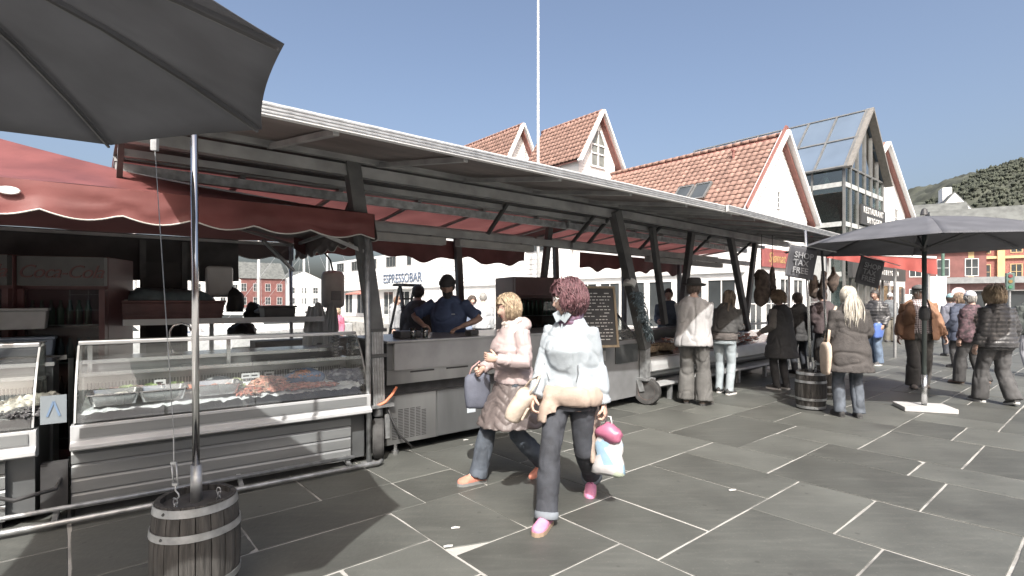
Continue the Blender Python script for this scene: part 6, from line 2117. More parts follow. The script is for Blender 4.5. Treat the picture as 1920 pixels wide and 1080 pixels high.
def cl(name, c=(.5, .5, .5), rough=.85, var=.15, bump=.25, bscale=90, **k):
    return M(name, c, rough, 0, var, 9, bump, bscale, **k)
JEANS = cl('dark_jeans', (.012, .018, .032), var=.3, bscale=160)
JEANM = cl('blue_jeans', (.12, .19, .30), var=.3, bscale=160)
JEANP = cl('pale_jeans', (.34, .41, .45), var=.12, bscale=160)
CHAR = cl('charcoal_cloth', (.055, .055, .058), var=.25)
BLKC = cl('black_cloth', (.025, .025, .028), var=.3)
BLKN = cl('black_nylon', (.028, .028, .032), .38, .3, .15, 50)
NAVY = cl('navy_cloth', (.03, .045, .09), var=.25)
PINKJ = cl('pale_pink_jacket', (.42, .33, .33), .6, .06, .2, 40)
MAUVE = cl('mauve_quilt', (.115, .088, .084), .5, .1, .2, 40)
FLEECE = cl('pale_blue_fleece', (.34, .40, .45), .9, .08, .3, 160)
BEIGE = cl('beige_jacket', (.38, .285, .225), .7, .08, .3, 60)
WSHIRT = cl('white_shirt', (.38, .38, .39), .8, .04, .2, 60)
H_BLOND = M('hair_blond', (.40, .29, .17), .45, 0, .35, 14, .6, 90, stretch=(5, 5, 1))
H_BURG = M('hair_burgundy', (.115, .028, .04), .4, 0, .4, 14, .6, 90, stretch=(5, 5, 1))
H_WHITE = M('hair_white', (.62, .58, .49), .5, 0, .25, 14, .6, 90, stretch=(5, 5, 1))
H_BROWN = M('hair_brown', (.075, .045, .028), .45, 0, .4, 14, .6, 90, stretch=(5, 5, 1))
H_GREY = M('hair_grey', (.30, .29, .27), .5, 0, .3, 14, .6, 90)
H_DARK = M('hair_dark', (.022, .018, .016), .4, 0, .4, 14, .6, 90)
def gp(px, py): 
    p = G(px, py); return (p.x, p.y)

# --- the blonde woman in pink, walking left
w1 = person('blonde woman walking left in a pale pink jacket over a long mauve quilted coat', (.02, 4.40), 212, 1.60, 'f', 1.08, lean=3, hyaw=-6, hpitch=2,
    feet={'R': (.07, .33, .0, -4, 0), 'L': (-.08, -.26, .04, 4, 22)}, hands={'R': (.16, .24, 1.04), 'L': (-.13, .26, 1.16)}, curl=1.1,
    poles={'R': (.6, -1, -.4), 'L': (-.8, -.7, -.6)}, palms={'L': (1, -.2, .1), 'R': (-1, -.2, .1)},
    top={'mat': PINKJ, 'hem': .93, 'off': .032, 'sw': .024, 'hood': True, 'collar': .02, 'wr': .010, 'quilt': (.085, .004)},
    legs={'mat': cl('mid_blue_jeans', (.045, .065, .095), var=.3, bscale=160), 'off': .018, 'flare': .014, 'wr': .014, 'lace': M('pale_lace', (.55, .5, .42), .7)},
    shoe=M('orange_suede', (.62, .20, .12), .8, 0, .15, 20, .3, 80), sole=M('grey_sole', (.20, .21, .21), .7),
    hair={'mat': H_BLOND, 'L_': .075, 'vol': .026, 'n': 900, 'curl_': .003, 'r': .0065, 'seed': 4}, vox=.0095, seed=3)
w1.garment({'mat': MAUVE, 'hem': .56, 'off': .008, 'flare': .27, 'sleeve': 0, 'wr': .012, 'quilt': (.075, .011), 'diag': 1., 'fy': .9, 'name': 'coat'}, 'quilted_coat')
# --- the woman with burgundy hair in pale blue fleece
w2 = person('woman with burgundy hair and white glasses walking in a pale blue fleece jacket', (.42, 3.76), 248, 1.68, 'f', 1.08, lean=1, twist=-18, hyaw=-42, hpitch=1,
    feet={'R': (.07, .34, .0, -4, 0), 'L': (-.07, -.36, .06, 6, 34)}, hands={'R': (.20, .22, .90), 'L': (-.25, -.02, .80)}, curl={'R': 1.0, 'L': 1.3},
    poles={'R': (.3, -1, -.2), 'L': (-.15, -1, -.1)}, palms={'R': (-.8, -.2, -.4)},
    top={'mat': FLEECE, 'hem': .93, 'off': .030, 'sw': .024, 'collar': .015, 'wr': .013, 'fx': 5, 'fz': 7},
    legs={'mat': JEANS, 'off': .013, 'flare': .010, 'wr': .014, 'lace': M('magenta_lace', (.42, .08, .22), .7)},
    shoe=M('pink_suede', (.72, .22, .42), .75, 0, .1, 20, .3, 80), sole=M('tan_sole', (.36, .24, .15), .7),
    hair={'mat': H_BURG, 'L_': .075, 'vol': .046, 'n': 1300, 'curl_': .010, 'r': .0075, 'seed': 6}, vox=.0095, seed=8)
# scarf, glasses, tied jacket, bags
def scarf(f, mat, r=.075, z=1.47, tube_=.026, tails=0):
    mb = MB()
    pts_ = [f.T((math.cos(a) * r, math.sin(a) * r * .95 - .002, z - .02 * math.sin(a) + .006 * math.sin(4 * a))) for a in [2 * math.pi * k / 24 for k in range(25)]]
    mb.tube(pts_, tube_, 10)
    mb.tube([p + Vector((0, 0, -.03)) for p in pts_], tube_ * .9, 10)
    mb.xf(f.S)
    return mb.build('scarf', mat, f.root, smooth=True)
scarf(w2, M('burgundy_scarf', (.30, .04, .09), .8, 0, .6, 30, .3, 60, col2=(.18, .12, .22)))
scarf(w1, M('pale_scarf', (.60, .52, .48), .8, 0, .4, 30, .3, 60))
fc = MB()
for sg_ in (-1, 1):
    fc.beam(w2.T((sg_ * .012, .115, 1.44)), w2.T((sg_ * .055, .10, 1.50)), .05, .012, up=(0, 1, 0))
fc.beam(w2.T((0, .168, 1.15)), w2.T((0, .100, 1.42)), .010, .008)
fc.xf(w2.S)
fc.build('zip_collar', M('fleece_trim', (.30, .36, .40), .6), w2.root)
# turned-up jeans cuffs, jacket cuffs and hem seam
for sd in 'RL':
    hip, knee, ank = w2.J[sd][:3]
    dd_ = (ank - knee).normalized()
    e = ank + dd_ * .035
    MB().tube([e - dd_ * .05, e - dd_ * .045, e - dd_ * .005, e], [.072, .082, .083, .076], 18).xf(w2.S).build('jeans_cuff', cl('pale_cuff', (.15, .18, .215), var=.2, bscale=160), w2.root, smooth=True)
    el, wr = w2.J[sd][4], w2.J[sd][5]
    MB().tube([el.lerp(wr, .86), el.lerp(wr, .88), el.lerp(wr, .97), el.lerp(wr, .985)], [.052, .056, .055, .050], 16).xf(w2.S).build('jacket_cuff', FLEECE, w2.root, smooth=True)
sm_ = MB()
for sg_ in (-1, 1):
    sm_.tube([w2.T((sg_ * .10, .158, 1.02)), w2.T((sg_ * .125, .150, 1.08)), w2.T((sg_ * .135, .146, 1.14))], .004, 6)
sm_.xf(w2.S).build('pocket_zip', M('zip_grey', (.16, .18, .2), .5), w2.root)
gl_ = MB()
for sg_ in (-1, 1):
    gl_.tube([Vector((sg_ * .032 + math.cos(a) * .023, .098 - .006 * abs(math.cos(a)), .010 + math.sin(a) * .017)) for a in [2 * math.pi * k / 16 for k in range(17)]], .0032, 6)
    gl_.beam((sg_ * .055, .094, .016), (sg_ * .080, -.005, .018), .008, .004, up=(1, 0, 0))
gl_.beam((-.010, .10, .014), (.010, .10, .014), .005, .005)
gl_.xf(w2.S @ w2.hm).build('glasses', M('white_frame', (.78, .77, .74), .3), w2.root, smooth=True)
# jacket tied round the waist: band, knot, two hanging sleeves and the drape at the side
tj = MB()
rngs = []
for z, o_ in ((.84, .050), (.87, .062), (.91, .064), (.95, .056), (.975, .046)):
    rngs.append([p + Vector((0, 0, -.05 * math.sin(k / 24 * 6.28) * 0)) for k, p in enumerate(w2.ring(z, o_, 24))])
tj.loft(rngs)
tj.ball(w2.T((.10, .175, .90)), (.036, .03, .036), 12, 8)
tj.tube([(.12, .18, .90), (.14, .205, .82), (.15, .205, .73)], [.026, .040, .046], 12, flat=.4)
tj.tube([(.09, .18, .90), (.075, .205, .84), (.07, .205, .79)], [.026, .038, .042], 12, flat=.4)
dr = []
for t_ in range(8):
    z = .93 - t_ * .075
    w = .09 + .012 * t_
    dr.append([Vector((-.13 - .035 * math.cos(a) - .004 * t_, -.10 + math.sin(a) * w - .012 * t_, z)) for a in [2 * math.pi * k / 14 for k in range(14)]])
tj.loft(dr)
tj.xf(w2.S)
job('tied_jacket', tj, .011, BEIGE, w2.root, cloth_post(31, .012, 7, 3, s=w2.s))
def bag(name, label, cat, c, rz, w, d, h, mat, strap=None, seed=0, parent=None, amp=.12, taper=.75, smat=None, tilt=0., prof_=None):
    mb = MB()
    rings = []
    for t in (0, .04, .12, .2, .32, .45, .58, .7, .8, .9, 1):
        k = (taper + (1 - taper) * math.sin(math.pi * min(1, .25 + .75 * (1 - t)) * .9)) * (1 if 0 < t < 1 else .7)
        if prof_: k = np.interp(t, *prof_)
        rings.append([Vector((math.copysign(abs(math.cos(a)) ** .7, math.cos(a)) * w / 2 * k, math.copysign(abs(math.sin(a)) ** .8, math.sin(a)) * d / 2 * k, -h * (1 - t))) for a in [2 * math.pi * i / 20 for i in range(20)]])
    mb.loft(rings)
    mm = MB()
    # subdivide by remesh-free noise
    P = np.array(mb.v)
    P += (P - P.mean(0)) * (amp * vnoise(P * 9, seed))[:, None]
    mb.v = [tuple(p) for p in P]
    t_ = thing(name, label, cat, c, rz)
    t_.rotation_euler = (tilt, 0, rz)
    o_ = mb.build('bag_body', mat, t_, smooth=True)
    if strap:
        for s_ in strap:
            MB().tube([Vector(p) for p in s_], .011, 7, flat=.4).build('strap', smat or mat, t_, smooth=True)
    return t_
def wpt(f, p):
    return Matrix.Translation(f.root.location) @ Matrix.Rotation(f.root.rotation_euler.z, 4, 'Z') @ (f.S @ Vector(p))
NAVYB = cl('navy_canvas', (.085, .10, .15), .8, .15, .3, 90)
hb = wpt(w1, (.20, .27, 1.0))
bag('tote_bag', 'navy canvas tote bag held in front by the blonde woman', 'bag', hb, R(30), .24, .11, .30, NAVYB, [[(-.08, 0, -.02), (-.05, 0, .05), (.02, 0, .10), (.07, .02, .04), (.09, 0, -.02)]], 2, smat=M('tote_strap', (.45, .25, .24), .7))
hb = wpt(w2, (.24, .24, .95))
bp_ = bag('small_backpack', 'small beige backpack held in front by the woman in the fleece', 'bag', hb, R(70), .20, .13, .24, cl('backpack_beige', (.52, .43, .34), .7, .15, .3, 60), [[(-.06, -.03, -.02), (-.05, -.04, .08), (.02, -.02, .13), (.06, .03, .05), (.06, .05, -.05)]], 5, tilt=.5)
MB().box(-.06, .06, -.078, -.06, -.19, -.09).build('front_pocket', cl('backpack_beige'), bp_, bevel=.012)
PLB = M('printed_plastic_bag', (.5, .5, .5), .35, 0, .1, 3, .5, 18)
nt = PLB.node_tree
_b = nt.nodes['Principled BSDF']
_tc = nt.nodes.new('ShaderNodeTexCoord')
_n = nt.nodes.new('ShaderNodeTexVoronoi')
_n.inputs['Scale'].default_value = 12
nt.links.new(_tc.outputs['Object'], _n.inputs['Vector'])
_r = nt.nodes.new('ShaderNodeValToRGB')
_r.color_ramp.interpolation = 'CONSTANT'
_r.color_ramp.elements[0].color = (.50, .50, .51, 1)
_r.color_ramp.elements[1].position = .88
_r.color_ramp.elements[1].color = (.28, .42, .54, 1)
e_ = _r.color_ramp.elements.new(.42); e_.color = (.48, .48, .49, 1)
e_ = _r.color_ramp.elements.new(.95); e_.color = (.44, .50, .40, 1)
_sx = nt.nodes.new('ShaderNodeSeparateColor')
nt.links.new(_n.outputs['Color'], _sx.inputs[0])
nt.links.new(_sx.outputs[0], _r.inputs[0])
nt.links.new(_r.outputs[0], _b.inputs['Base Color'])
hl = wpt(w2, (-.27, -.05, .70))
pbg = bag('plastic_bag', 'white printed plastic carrier bag with a pink top in the woman\'s hand', 'bag', hl, R(-30), .25, .11, .34, PLB, [[(-.03, 0, -.02), (-.015, 0, .05), (.015, 0, .05), (.03, 0, -.02)]], 7, amp=.35, prof_=((0, .04, .2, .45, .7, .9, 1), (.6, .85, 1, .95, .75, .4, .2)))
pk = MB().ball((.012, 0, -.075), (.105, .062, .072), 24, 16)
Pk = np.array(pk.v)
Pk += (Pk - [.012, 0, -.075]) * (.35 * vnoise(Pk * 16, 61) + .12 * vnoise(Pk * 40, 62))[:, None]
pk.v = [tuple(p) for p in Pk]
pk.build('pink_top', M('pink_plastic', (.36, .07, .16), .4, 0, .2, 6, .5, 14), pbg, smooth=True)

# --- man in white shirt and black hat
m3 = person('man in a black hat and untucked white shirt standing with his back turned', gp(1300, 757), 62, 1.80, 'm', 1.08, hyaw=-42, lean=2,
    feet={'R': (.14, -.02, 0, -25, 0), 'L': (-.10, .02, 0, 10, 0)}, hands={'R': (.12, .30, 1.08), 'L': (-.10, .30, 1.05)}, curl=.8,
    top={'mat': WSHIRT, 'hem': .80, 'off': .045, 'sw': .038, 'flare': .12, 'wr': .022, 'fx': 9, 'fz': 2.5, 'name': 'shirt'}, legs={'mat': cl('grey_trousers', (.085, .085, .082), var=.15), 'off': .034, 'flare': .030, 'wr': .018},
    shoe=M('brown_sandal', (.12, .09, .07), .7), sole=RUBBER, hair={'mat': H_BROWN, 'L_': .07, 'vol': .008, 'n': 150, 'r': .008}, hat={'kind': 'fedora', 'mat': cl('black_felt', (.022, .021, .020), .9)}, seed=21, vox=.012)
# --- woman in pale jeans leaning into the stall
w4 = person('long-haired woman in pale jeans and dark jacket leaning over the fish trailer', gp(1358, 738), 50, 1.70, 'f', 1.0, lean=20, hpitch=10,
    feet={'R': (.09, -.04, 0, -10, 0), 'L': (-.10, .06, 0, 8, 0)}, hands={'R': (.16, .42, 1.06), 'L': (-.14, .44, 1.04)},
    shirt={'mat': cl('striped_knit', (.10, .085, .08), var=.5, stretch=(1, 1, 9)), 'hem': .87, 'off': .026, 'sleeve': 0, 'wr': .014}, top={'mat': cl('dark_jacket', (.035, .035, .036)), 'hem': .98, 'off': .042, 'sw': .028, 'wr': .014},
    legs={'mat': JEANP, 'off': .012, 'wr': .010}, shoe=BLKC, sole=M('white_sole', (.66, .66, .64), .6), hair={'mat': M('hair_ashbrown', (.16, .115, .075), .5, 0, .35, 14, .6, 90), 'L_': .30, 'vol': .02, 'n': 260, 'r': .012, 'tail': ((.02, -.07, .0), (0, 0, -1), .42, .10, 70)}, seed=25, vox=.012)
# --- dark-coated woman with pale handbag
w5 = person('dark-coated woman with tousled brown hair shopping beside the barrels', gp(1466, 730), 110, 1.66, 'f', 1.1, lean=6, hyaw=20,
    hands={'R': (.20, .25, 1.02), 'L': (-.22, .22, .98)}, top={'mat': cl('black_coat', (.030, .030, .033)), 'hem': .55, 'off': .04, 'flare': .16, 'sleeve': 0, 'wr': .016}, shirt={'mat': cl('taupe_knit', (.16, .145, .13)), 'hem': .85, 'off': .024, 'wr': .012},
    legs={'mat': BLKC, 'off': .012}, shoe=CHAR, sole=M('white_sole'), hair={'mat': M('hair_sandy', (.26, .17, .10), .5, 0, .4, 14, .6, 90), 'L_': .09, 'vol': .04, 'n': 420, 'curl_': .008, 'r': .011, 'seed': 9}, seed=33)
bag('handbag', 'pale grey trapezoid handbag hanging from the dark-coated woman\'s arm', 'bag', wpt(w5, (.24, .10, .93)), R(20), .28, .10, .27, cl('pale_grey_leather', (.48, .48, .46), .4, .08, .1, 40), [[(-.08, 0, -.02), (-.05, 0, .16), (.05, 0, .16), (.08, 0, -.02)]], 3, amp=.05, smat=CHAR)
# --- white-haired woman seen from behind
w6 = person('woman with a long white ponytail and grey-brown coat seen from behind', gp(1592, 782), 78, 1.68, 'f', 1.12, hyaw=4,
    feet={'R': (.11, -.01, 0, -12, 0), 'L': (-.10, .02, 0, 8, 0)}, hands={'R': (.26, .28, 1.02), 'L': (-.18, .26, 1.05)}, curl=.9,
    top={'mat': cl('taupe_wool_coat', (.036, .030, .028), .9, .2, .5, 70), 'hem': .60, 'off': .038, 'flare': .17, 'sw': .034, 'wr': .015, 'collar': .01, 'name': 'coat'},
    legs={'mat': cl('faded_dark_jeans', (.065, .085, .115), var=.35, bscale=160), 'off': .016, 'flare': .006, 'wr': .014}, shoe=BLKC, sole=RUBBER,
    hair={'mat': H_WHITE, 'L_': .085, 'vol': .010, 'n': 700, 'curl_': .004, 'r': .006, 'seed': 12, 'tail': ((0, -.115, .02), (0, 0, -1), .44, .085, 330)}, seed=41, vox=.012)
hb = wpt(w6, (-.27, .02, .97))
bb = bag('shoulder_bag', 'cream cloth shoulder bag with red print hanging at the white-haired woman\'s left side', 'bag', hb, R(75), .34, .09, .42, cl('cream_canvas', (.60, .47, .36), .8, .1, .3, 90), None, 4, amp=.06, taper=.6)
MB().tube([(.09, .0, -.05), (.05, -.03, .15), (.02, -.09, .38), (.0, -.12, .46), (-.02, -.09, .38), (-.05, -.03, .15), (-.09, .0, -.05)], .018, 8, flat=.35).build('strap', cl('cream_canvas'), bb, smooth=True)
rpn = MB()
rw2 = random.Random(4)
for _ in range(16):
    a, z = rw2.uniform(-.10, .10), rw2.uniform(-.36, -.08)
    rpn.box(a, a + rw2.uniform(.02, .05), -.052, -.046, z, z + .012)
tag(rpn.build('red_print', M('print_red', (.50, .10, .09), .7), bb), kind='stuff')
# --- man in brown jacket and flat cap
def jcut(c): return c[1] > .02 and abs(c[0]) < .115 + .04 * max(0, 1.1 - c[2]) and c[2] < 1.52
CHECK = M('checked_shirt', (.50, .46, .47), .8, 0, .05, 5)
nt = CHECK.node_tree
_b = nt.nodes['Principled BSDF']
_tc = nt.nodes.new('ShaderNodeTexCoord')
_sp = nt.nodes.new('ShaderNodeSeparateXYZ')
nt.links.new(_tc.outputs['Object'], _sp.inputs[0])
def _stripe(sock, sc_):
    a = nt.nodes.new('ShaderNodeMath'); a.operation = 'MULTIPLY'; a.inputs[1].default_value = sc_
    nt.links.new(sock, a.inputs[0])
    b_ = nt.nodes.new('ShaderNodeMath'); b_.operation = 'FRACT'
    nt.links.new(a.outputs[0], b_.inputs[0])
    c_ = nt.nodes.new('ShaderNodeMath'); c_.operation = 'GREATER_THAN'; c_.inputs[1].default_value = .55
    nt.links.new(b_.outputs[0], c_.inputs[0])
    return c_.outputs[0]
_a = nt.nodes.new('ShaderNodeMath'); _a.operation = 'ADD'
nt.links.new(_stripe(_sp.outputs[0], 32), _a.inputs[0]); nt.links.new(_stripe(_sp.outputs[2], 32), _a.inputs[1])
_d = nt.nodes.new('ShaderNodeMath'); _d.operation = 'MULTIPLY'; _d.inputs[1].default_value = .5
nt.links.new(_a.outputs[0], _d.inputs[0])
_mx = nt.nodes.new('ShaderNodeMix'); _mx.data_type = 'RGBA'
_mx.inputs[6].default_value = (.62, .58, .58, 1); _mx.inputs[7].default_value = (.13, .08, .10, 1)
nt.links.new(_d.outputs[0], _mx.inputs[0]); nt.links.new(_mx.outputs[2], _b.inputs['Base Color'])
m7 = person('man in a brown jacket over a checked shirt walking towards us in a flat cap', gp(1722, 727), 250, 1.76, 'm', 1.18, hyaw=24,
    feet={'R': (.11, .10, 0, -6, 0), 'L': (-.10, -.12, .01, 6, 8)}, hands={'R': (.30, .08, .84), 'L': (-.32, .12, .84)}, curl=.6,
    shirt={'mat': CHECK, 'hem': .90, 'off': .012, 'sleeve': 0, 'wr': .008}, top={'mat': cl('rust_brown_jacket', (.30, .135, .055), .75, .15), 'hem': .80, 'off': .058, 'sw': .036, 'flare': .15, 'cut': jcut, 'wr': .018},
    legs={'mat': cl('dark_grey_trousers', (.07, .066, .062)), 'off': .030, 'flare': .024, 'wr': .016}, shoe=M('grey_shoe', (.20, .17, .15), .7), sole=RUBBER, hair={'mat': H_GREY, 'L_': .05, 'vol': .006, 'n': 100, 'r': .007}, hat={'kind': 'flatcap', 'mat': cl('tweed_cap', (.085, .085, .085))}, seed=51, skin=SKIN)
# --- woman in black puffer seen from behind
w8 = person('curly fair-haired woman in a glossy black puffer jacket walking away', gp(1868, 757), 84, 1.70, 'f', 1.22, hyaw=-10,
    feet={'R': (.12, -.14, .02, -6, 14), 'L': (-.10, .16, 0, 6, 0)}, hands={'R': (.30, .12, .90), 'L': (-.28, -.02, .86)}, top={'mat': BLKN, 'hem': .84, 'off': .045, 'sw': .036, 'quilt': (.062, .014), 'wr': .010},
    legs={'mat': CHAR, 'off': .028, 'flare': .022, 'wr': .014}, shoe=CHAR, sole=M('white_sole'), hair={'mat': M('hair_fair', (.33, .24, .14), .5, 0, .4, 14, .6, 90), 'L_': .13, 'vol': .045, 'n': 560, 'curl_': .009, 'r': .011, 'seed': 15}, seed=61, vox=.012)
# --- more passers-by
person('person in a pale blue cap and patterned dark jacket walking behind the puffer jacket', gp(1822, 722), 100, 1.66, 'f', 1.05, hyaw=-30, top={'mat': cl('dark_patterned_jacket', (.05, .03, .045), var=.8, scale=20) if False else M('dark_patterned_jacket', (.05, .028, .042), .8, 0, .6, 22, .3, 60, col2=(.12, .05, .07)), 'hem': .78, 'off': .036}, legs={'mat': BLKC, 'off': .03, 'flare': .02}, shoe=M('brown_shoe', (.16, .09, .06), .6), hair={'mat': H_GREY, 'L_': .07, 'vol': .012, 'n': 120}, hat={'kind': 'cap', 'mat': cl('pale_blue_cap', (.52, .57, .66))}, feet={'R': (.1, -.16, .02, -5, 12), 'L': (-.1, .14, 0, 5, 0)}, seed=71)
person('man in a black quilted jacket and blue jeans behind the white-haired woman', gp(1642, 684), 200, 1.74, 'm', 1.1, hyaw=10, top={'mat': BLKN, 'hem': .86, 'off': .045, 'sw': .035, 'quilt': (.07, .012)}, legs={'mat': JEANM, 'off': .022, 'flare': .012}, shoe=CHAR, sole=M('white_sole'), hair={'mat': H_DARK, 'L_': .05, 'vol': .006, 'n': 120, 'r': .007}, hands={'R': (.22, .22, .98), 'L': (-.24, .1, .9)}, seed=75, skin=SKIN2)
bl = bag('blue_bag', 'bright blue shopping bag carried by the man in blue jeans', 'bag', (gp(1642, 684)[0] - .12, gp(1642, 684)[1] - .25, .98), .4, .30, .12, .34, M('bright_blue_bag', (.05, .14, .50), .5), None, 6)
person('man with a white cap and grey top crossing the far side of the square', gp(1668, 641), 255, 1.76, 'm', 1.1, top={'mat': cl('slate_top', (.10, .115, .13)), 'hem': .86, 'off': .03}, legs={'mat': cl('olive_trousers', (.16, .145, .11)), 'off': .03, 'flare': .02}, shoe=CHAR, hair={'mat': H_GREY, 'L_': .04, 'vol': .004, 'n': 60}, hat={'kind': 'cap', 'mat': cl('white_cap', (.72, .72, .70))}, seed=81)
person('person in a teal knitted hat and blue-grey jacket beyond the brown jacket', gp(1783, 668), 80, 1.66, 'f', 1.1, top={'mat': cl('bluegrey_jacket', (.13, .14, .19)), 'hem': .80, 'off': .045}, legs={'mat': JEANS, 'off': .02}, shoe=CHAR, hair={'mat': H_BROWN, 'L_': .1, 'vol': .015, 'n': 120}, hat={'kind': 'beanie', 'mat': cl('teal_knit', (.22, .42, .46))}, seed=85)
person('person in a long navy coat walking left of the pale blue cap', gp(1800, 690), 95, 1.66, 'f', 1.0, top={'mat': NAVY, 'hem': .62, 'off': .035, 'flare': .12}, legs={'mat': BLKC, 'off': .012}, shoe=BLKC, hair={'mat': M('hair_sandy'), 'L_': .14, 'vol': .02, 'n': 220}, hands={'R': (.26, .02, .84), 'L': (-.24, .1, .9)}, seed=87)
person('person in grey trousers and dark jacket cut off by the right edge', (gp(1935, 705)[0], gp(1935, 705)[1]), 70, 1.72, 'm', 1.05, top={'mat': cl('darkgreen_jacket', (.05, .065, .06)), 'hem': .82, 'off': .04}, legs={'mat': cl('light_grey_trousers', (.32, .33, .36)), 'off': .025, 'flare': .01}, shoe=CHAR, hair={'mat': H_BROWN, 'L_': .05, 'vol': .006, 'n': 100}, feet={'R': (.1, .16, 0, -5, 0), 'L': (-.1, -.2, .03, 5, 18)}, seed=89)
person('person in a dark maroon jacket behind the steel pole by the barrels', gp(1548, 706), 95, 1.72, 'm', 1.05, lean=8, top={'mat': cl('maroon_dark_jacket', (.06, .035, .04)), 'hem': .84, 'off': .045}, legs={'mat': BLKC, 'off': .02, 'flare': .01}, shoe=BLKC, hair={'mat': H_BROWN, 'L_': .06, 'vol': .01, 'n': 120}, hands={'R': (.18, .3, 1.05), 'L': (-.16, .3, 1.05)}, seed=93)
person('passer-by in a red top and dark trousers far across the square', gp(1716, 632), 120, 1.68, 'f', 1.0, top={'mat': cl('red_top', (.36, .05, .06)), 'hem': .85, 'off': .03}, legs={'mat': BLKC, 'off': .015}, shoe=BLKC, hair={'mat': H_DARK, 'L_': .12, 'vol': .015, 'n': 100}, seed=95)
# --- vendors and people behind the stalls
def p2(x, y): q_ = at2(x, y); return (q_.x, q_.y)
def p3(x, y): q_ = at3(x, y); return (q_.x, q_.y)
def pd(px, Y): return ((px - CX) / F * Y, Y)
v1 = person('bearded vendor in a blue polo shirt and black cap behind the serving counter', pd(843, 6.5), 262, 1.80, 'm', 1.12, lean=6, hpitch=18, hyaw=6, hands={'R': (.24, .26, 1.14), 'L': (-.20, .26, 1.12)}, palms={'R': (0, 0, -1), 'L': (0, 0, -1)}, poles={'R': (1, -.4, 0), 'L': (-1, -.4, 0)},
    top={'mat': cl('royal_blue_polo', (.045, .085, .20), var=.15), 'hem': .88, 'off': .024, 'sw': .018, 'sleeve': .7, 'collar': .01, 'wr': .012, 'name': 'polo_shirt'}, legs={'mat': BLKC, 'off': .02}, shoe=BLKC, hair={'mat': H_DARK, 'L_': .03, 'vol': .004, 'n': 40}, hat={'kind': 'beanie', 'mat': BLKC}, seed=101, skin=SKIN2, vox=.012, group='vendors and people behind the stalls')
bd_ = MB()
for k in range(170):
    a, z = rw2.uniform(-1.25, 1.25), rw2.uniform(-.115, -.045)
    bd_.ball((math.sin(a) * .062 * (1 + z * 1.5), math.cos(a) * .088 + .006, z), .009, 6, 4)
bd_.xf(v1.S @ v1.hm).build('beard', H_DARK, v1.root, smooth=True)
MB().box(-.03, .03, 0, .003, 0, .012).xf(v1.S @ Matrix.Translation(v1.T((-.08, .150, 1.27)))).build('chest_print', M('pale_print', (.5, .55, .6), .6), v1.root)
G2 = 'vendors and people behind the stalls'
person('man in black seen from behind, left of the vendor in blue', pd(783, 7.9), 80, 1.74, 'm', 1.15, top={'mat': BLKC, 'hem': .86, 'off': .035}, legs={'mat': BLKC, 'off': .02}, shoe=BLKC, hair={'mat': H_DARK, 'L_': .05, 'vol': .006, 'n': 80}, seed=105, group=G2)
person('young man in a grey hooded top on the quay under the coffee bar sign', pd(743, 13), 340, 1.60, 'm', 1.0, top={'mat': cl('grey_hoodie', (.26, .28, .30)), 'hem': .86, 'off': .035, 'hood': True}, legs={'mat': JEANS, 'off': .02}, shoe=CHAR, hair={'mat': M('hair_ginger', (.20, .10, .05), .5), 'L_': .04, 'vol': .006, 'n': 100}, seed=107, group=G2)
person('person with curly hair on the quay left of the stepladder', pd(884, 12.5), 300, 1.60, 'f', 1.0, top={'mat': cl('blue_blouse', (.16, .22, .34)), 'hem': .85, 'off': .025}, legs={'mat': JEANS, 'off': .015}, shoe=CHAR, hair={'mat': H_BROWN, 'L_': .1, 'vol': .03, 'n': 240, 'curl_': .006}, seed=109, group=G2)
person('grey-haired man in a light shirt on the quay behind the stepladder', pd(906, 12.3), 90, 1.68, 'm', 1.1, top={'mat': cl('light_grey_shirt', (.42, .45, .48)), 'hem': .85, 'off': .03}, legs={'mat': JEANS, 'off': .02}, shoe=CHAR, hair={'mat': H_GREY, 'L_': .06, 'vol': .008, 'n': 120}, seed=111, group=G2)
person('child in pink on the quay behind the white cloth', pd(634, 13.5), 250, 1.30, 'f', 1.0, top={'mat': cl('bright_pink', (.55, .10, .20)), 'hem': .85, 'off': .03}, legs={'mat': JEANS, 'off': .015}, shoe=CHAR, hair={'mat': H_BLOND, 'L_': .12, 'vol': .012, 'n': 120}, seed=113, group=G2)
person('dark-haired vendor in navy bending over the left end of the fish trailer', p3(.85, 1.45), 250, 1.70, 'f', 1.1, lean=16, hpitch=12, hands={'R': (.2, .4, 1.0), 'L': (-.2, .4, 1.0)}, top={'mat': NAVY, 'hem': .85, 'off': .035}, legs={'mat': BLKC, 'off': .02}, shoe=BLKC, hair={'mat': H_DARK, 'L_': .10, 'vol': .018, 'n': 240}, seed=115, group=G2)
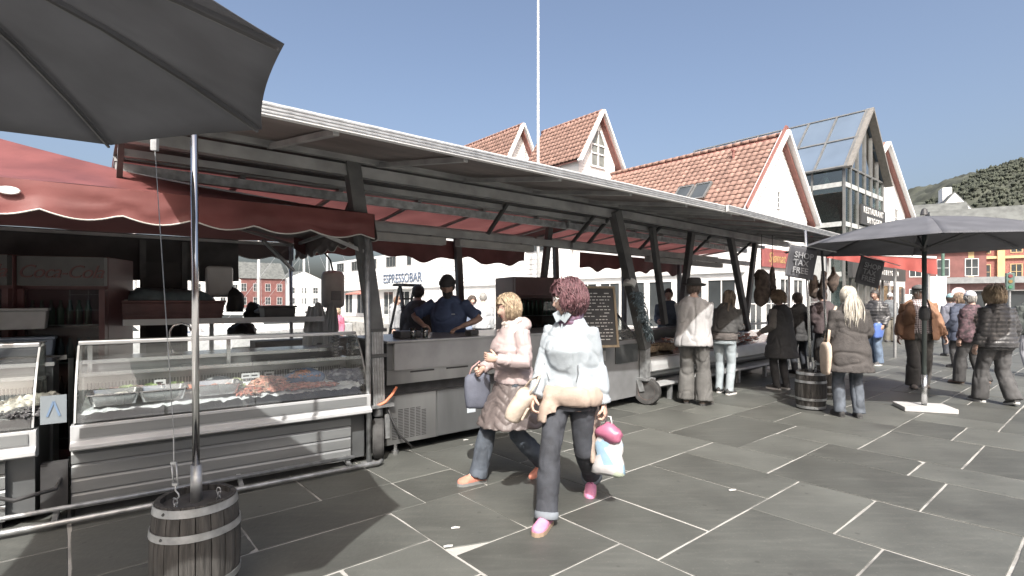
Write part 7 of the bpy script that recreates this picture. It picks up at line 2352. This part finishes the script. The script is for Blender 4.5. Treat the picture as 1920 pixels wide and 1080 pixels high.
person('dark-haired vendor in a steel-blue top right of the woman in pale jeans', p3(3.0, 1.5), 255, 1.74, 'm', 1.05, lean=6, hands={'R': (.2, .34, 1.05), 'L': (-.2, .34, 1.05)}, top={'mat': cl('steel_blue_top', (.06, .10, .15)), 'hem': .85, 'off': .03}, legs={'mat': BLKC, 'off': .02}, shoe=BLKC, hair={'mat': H_DARK, 'L_': .06, 'vol': .010, 'n': 140}, seed=117, group=G2)
person('customer in black between the fish trailer and the first barrel', p3(5.0, -.3), 95, 1.66, 'f', 1.1, lean=6, top={'mat': BLKC, 'hem': .7, 'off': .04, 'flare': .1}, legs={'mat': JEANS, 'off': .015}, shoe=BLKC, hair={'mat': H_BROWN, 'L_': .12, 'vol': .016, 'n': 160}, seed=119)
finish_jobs()
# small litter and marks on the paving
rl_ = random.Random(17)
for i, (px_, py_, lab) in enumerate(((852, 992, 'scrap of white paper on the slab left of the pink shoe'), (838, 1027, 'cigarette end in the broken slab corner'), (872, 826, 'scrap of paper beside the trailer base'), (1372, 921, 'small scrap on the slab below the wheel'))):
    p = G(px_, py_)
    mb = MB()
    for k in range(3):
        a = rl_.uniform(0, 3)
        mb.beam((-.02 + k * .012, .005 * k, .006), (.01 + k * .012, .01 * math.sin(a), .010), .018, .004)
    o_ = mb.build('paper_scrap', M('paper', (.70, .70, .68), .8))
    o_.location = p
    tag(o_, lab, 'litter', 'litter on the paving')
rg = MB().tube([(math.cos(a) * .026, math.sin(a) * .026, .006) for a in [2 * math.pi * k / 20 for k in range(21)]], .004, 5).build('plastic_ring', M('paper'), smooth=True)
rg.location = G(1113, 889)
tag(rg, 'small pale plastic ring lying behind the pink-shod woman', 'litter', 'litter on the paving')
# ------------------------------------------------------------------ lettering to meshes
def fonts_to_mesh():
    bpy.context.view_layer.update()
    dg = bpy.context.evaluated_depsgraph_get()
    for o in [o for o in bpy.data.objects if o.type == 'FONT']:
        me = bpy.data.meshes.new_from_object(o.evaluated_get(dg))
        n = bpy.data.objects.new('lettering', me)
        col.objects.link(n)
        n.parent = o.parent
        n.matrix_local = o.matrix_local
        bpy.data.objects.remove(o)
fonts_to_mesh()
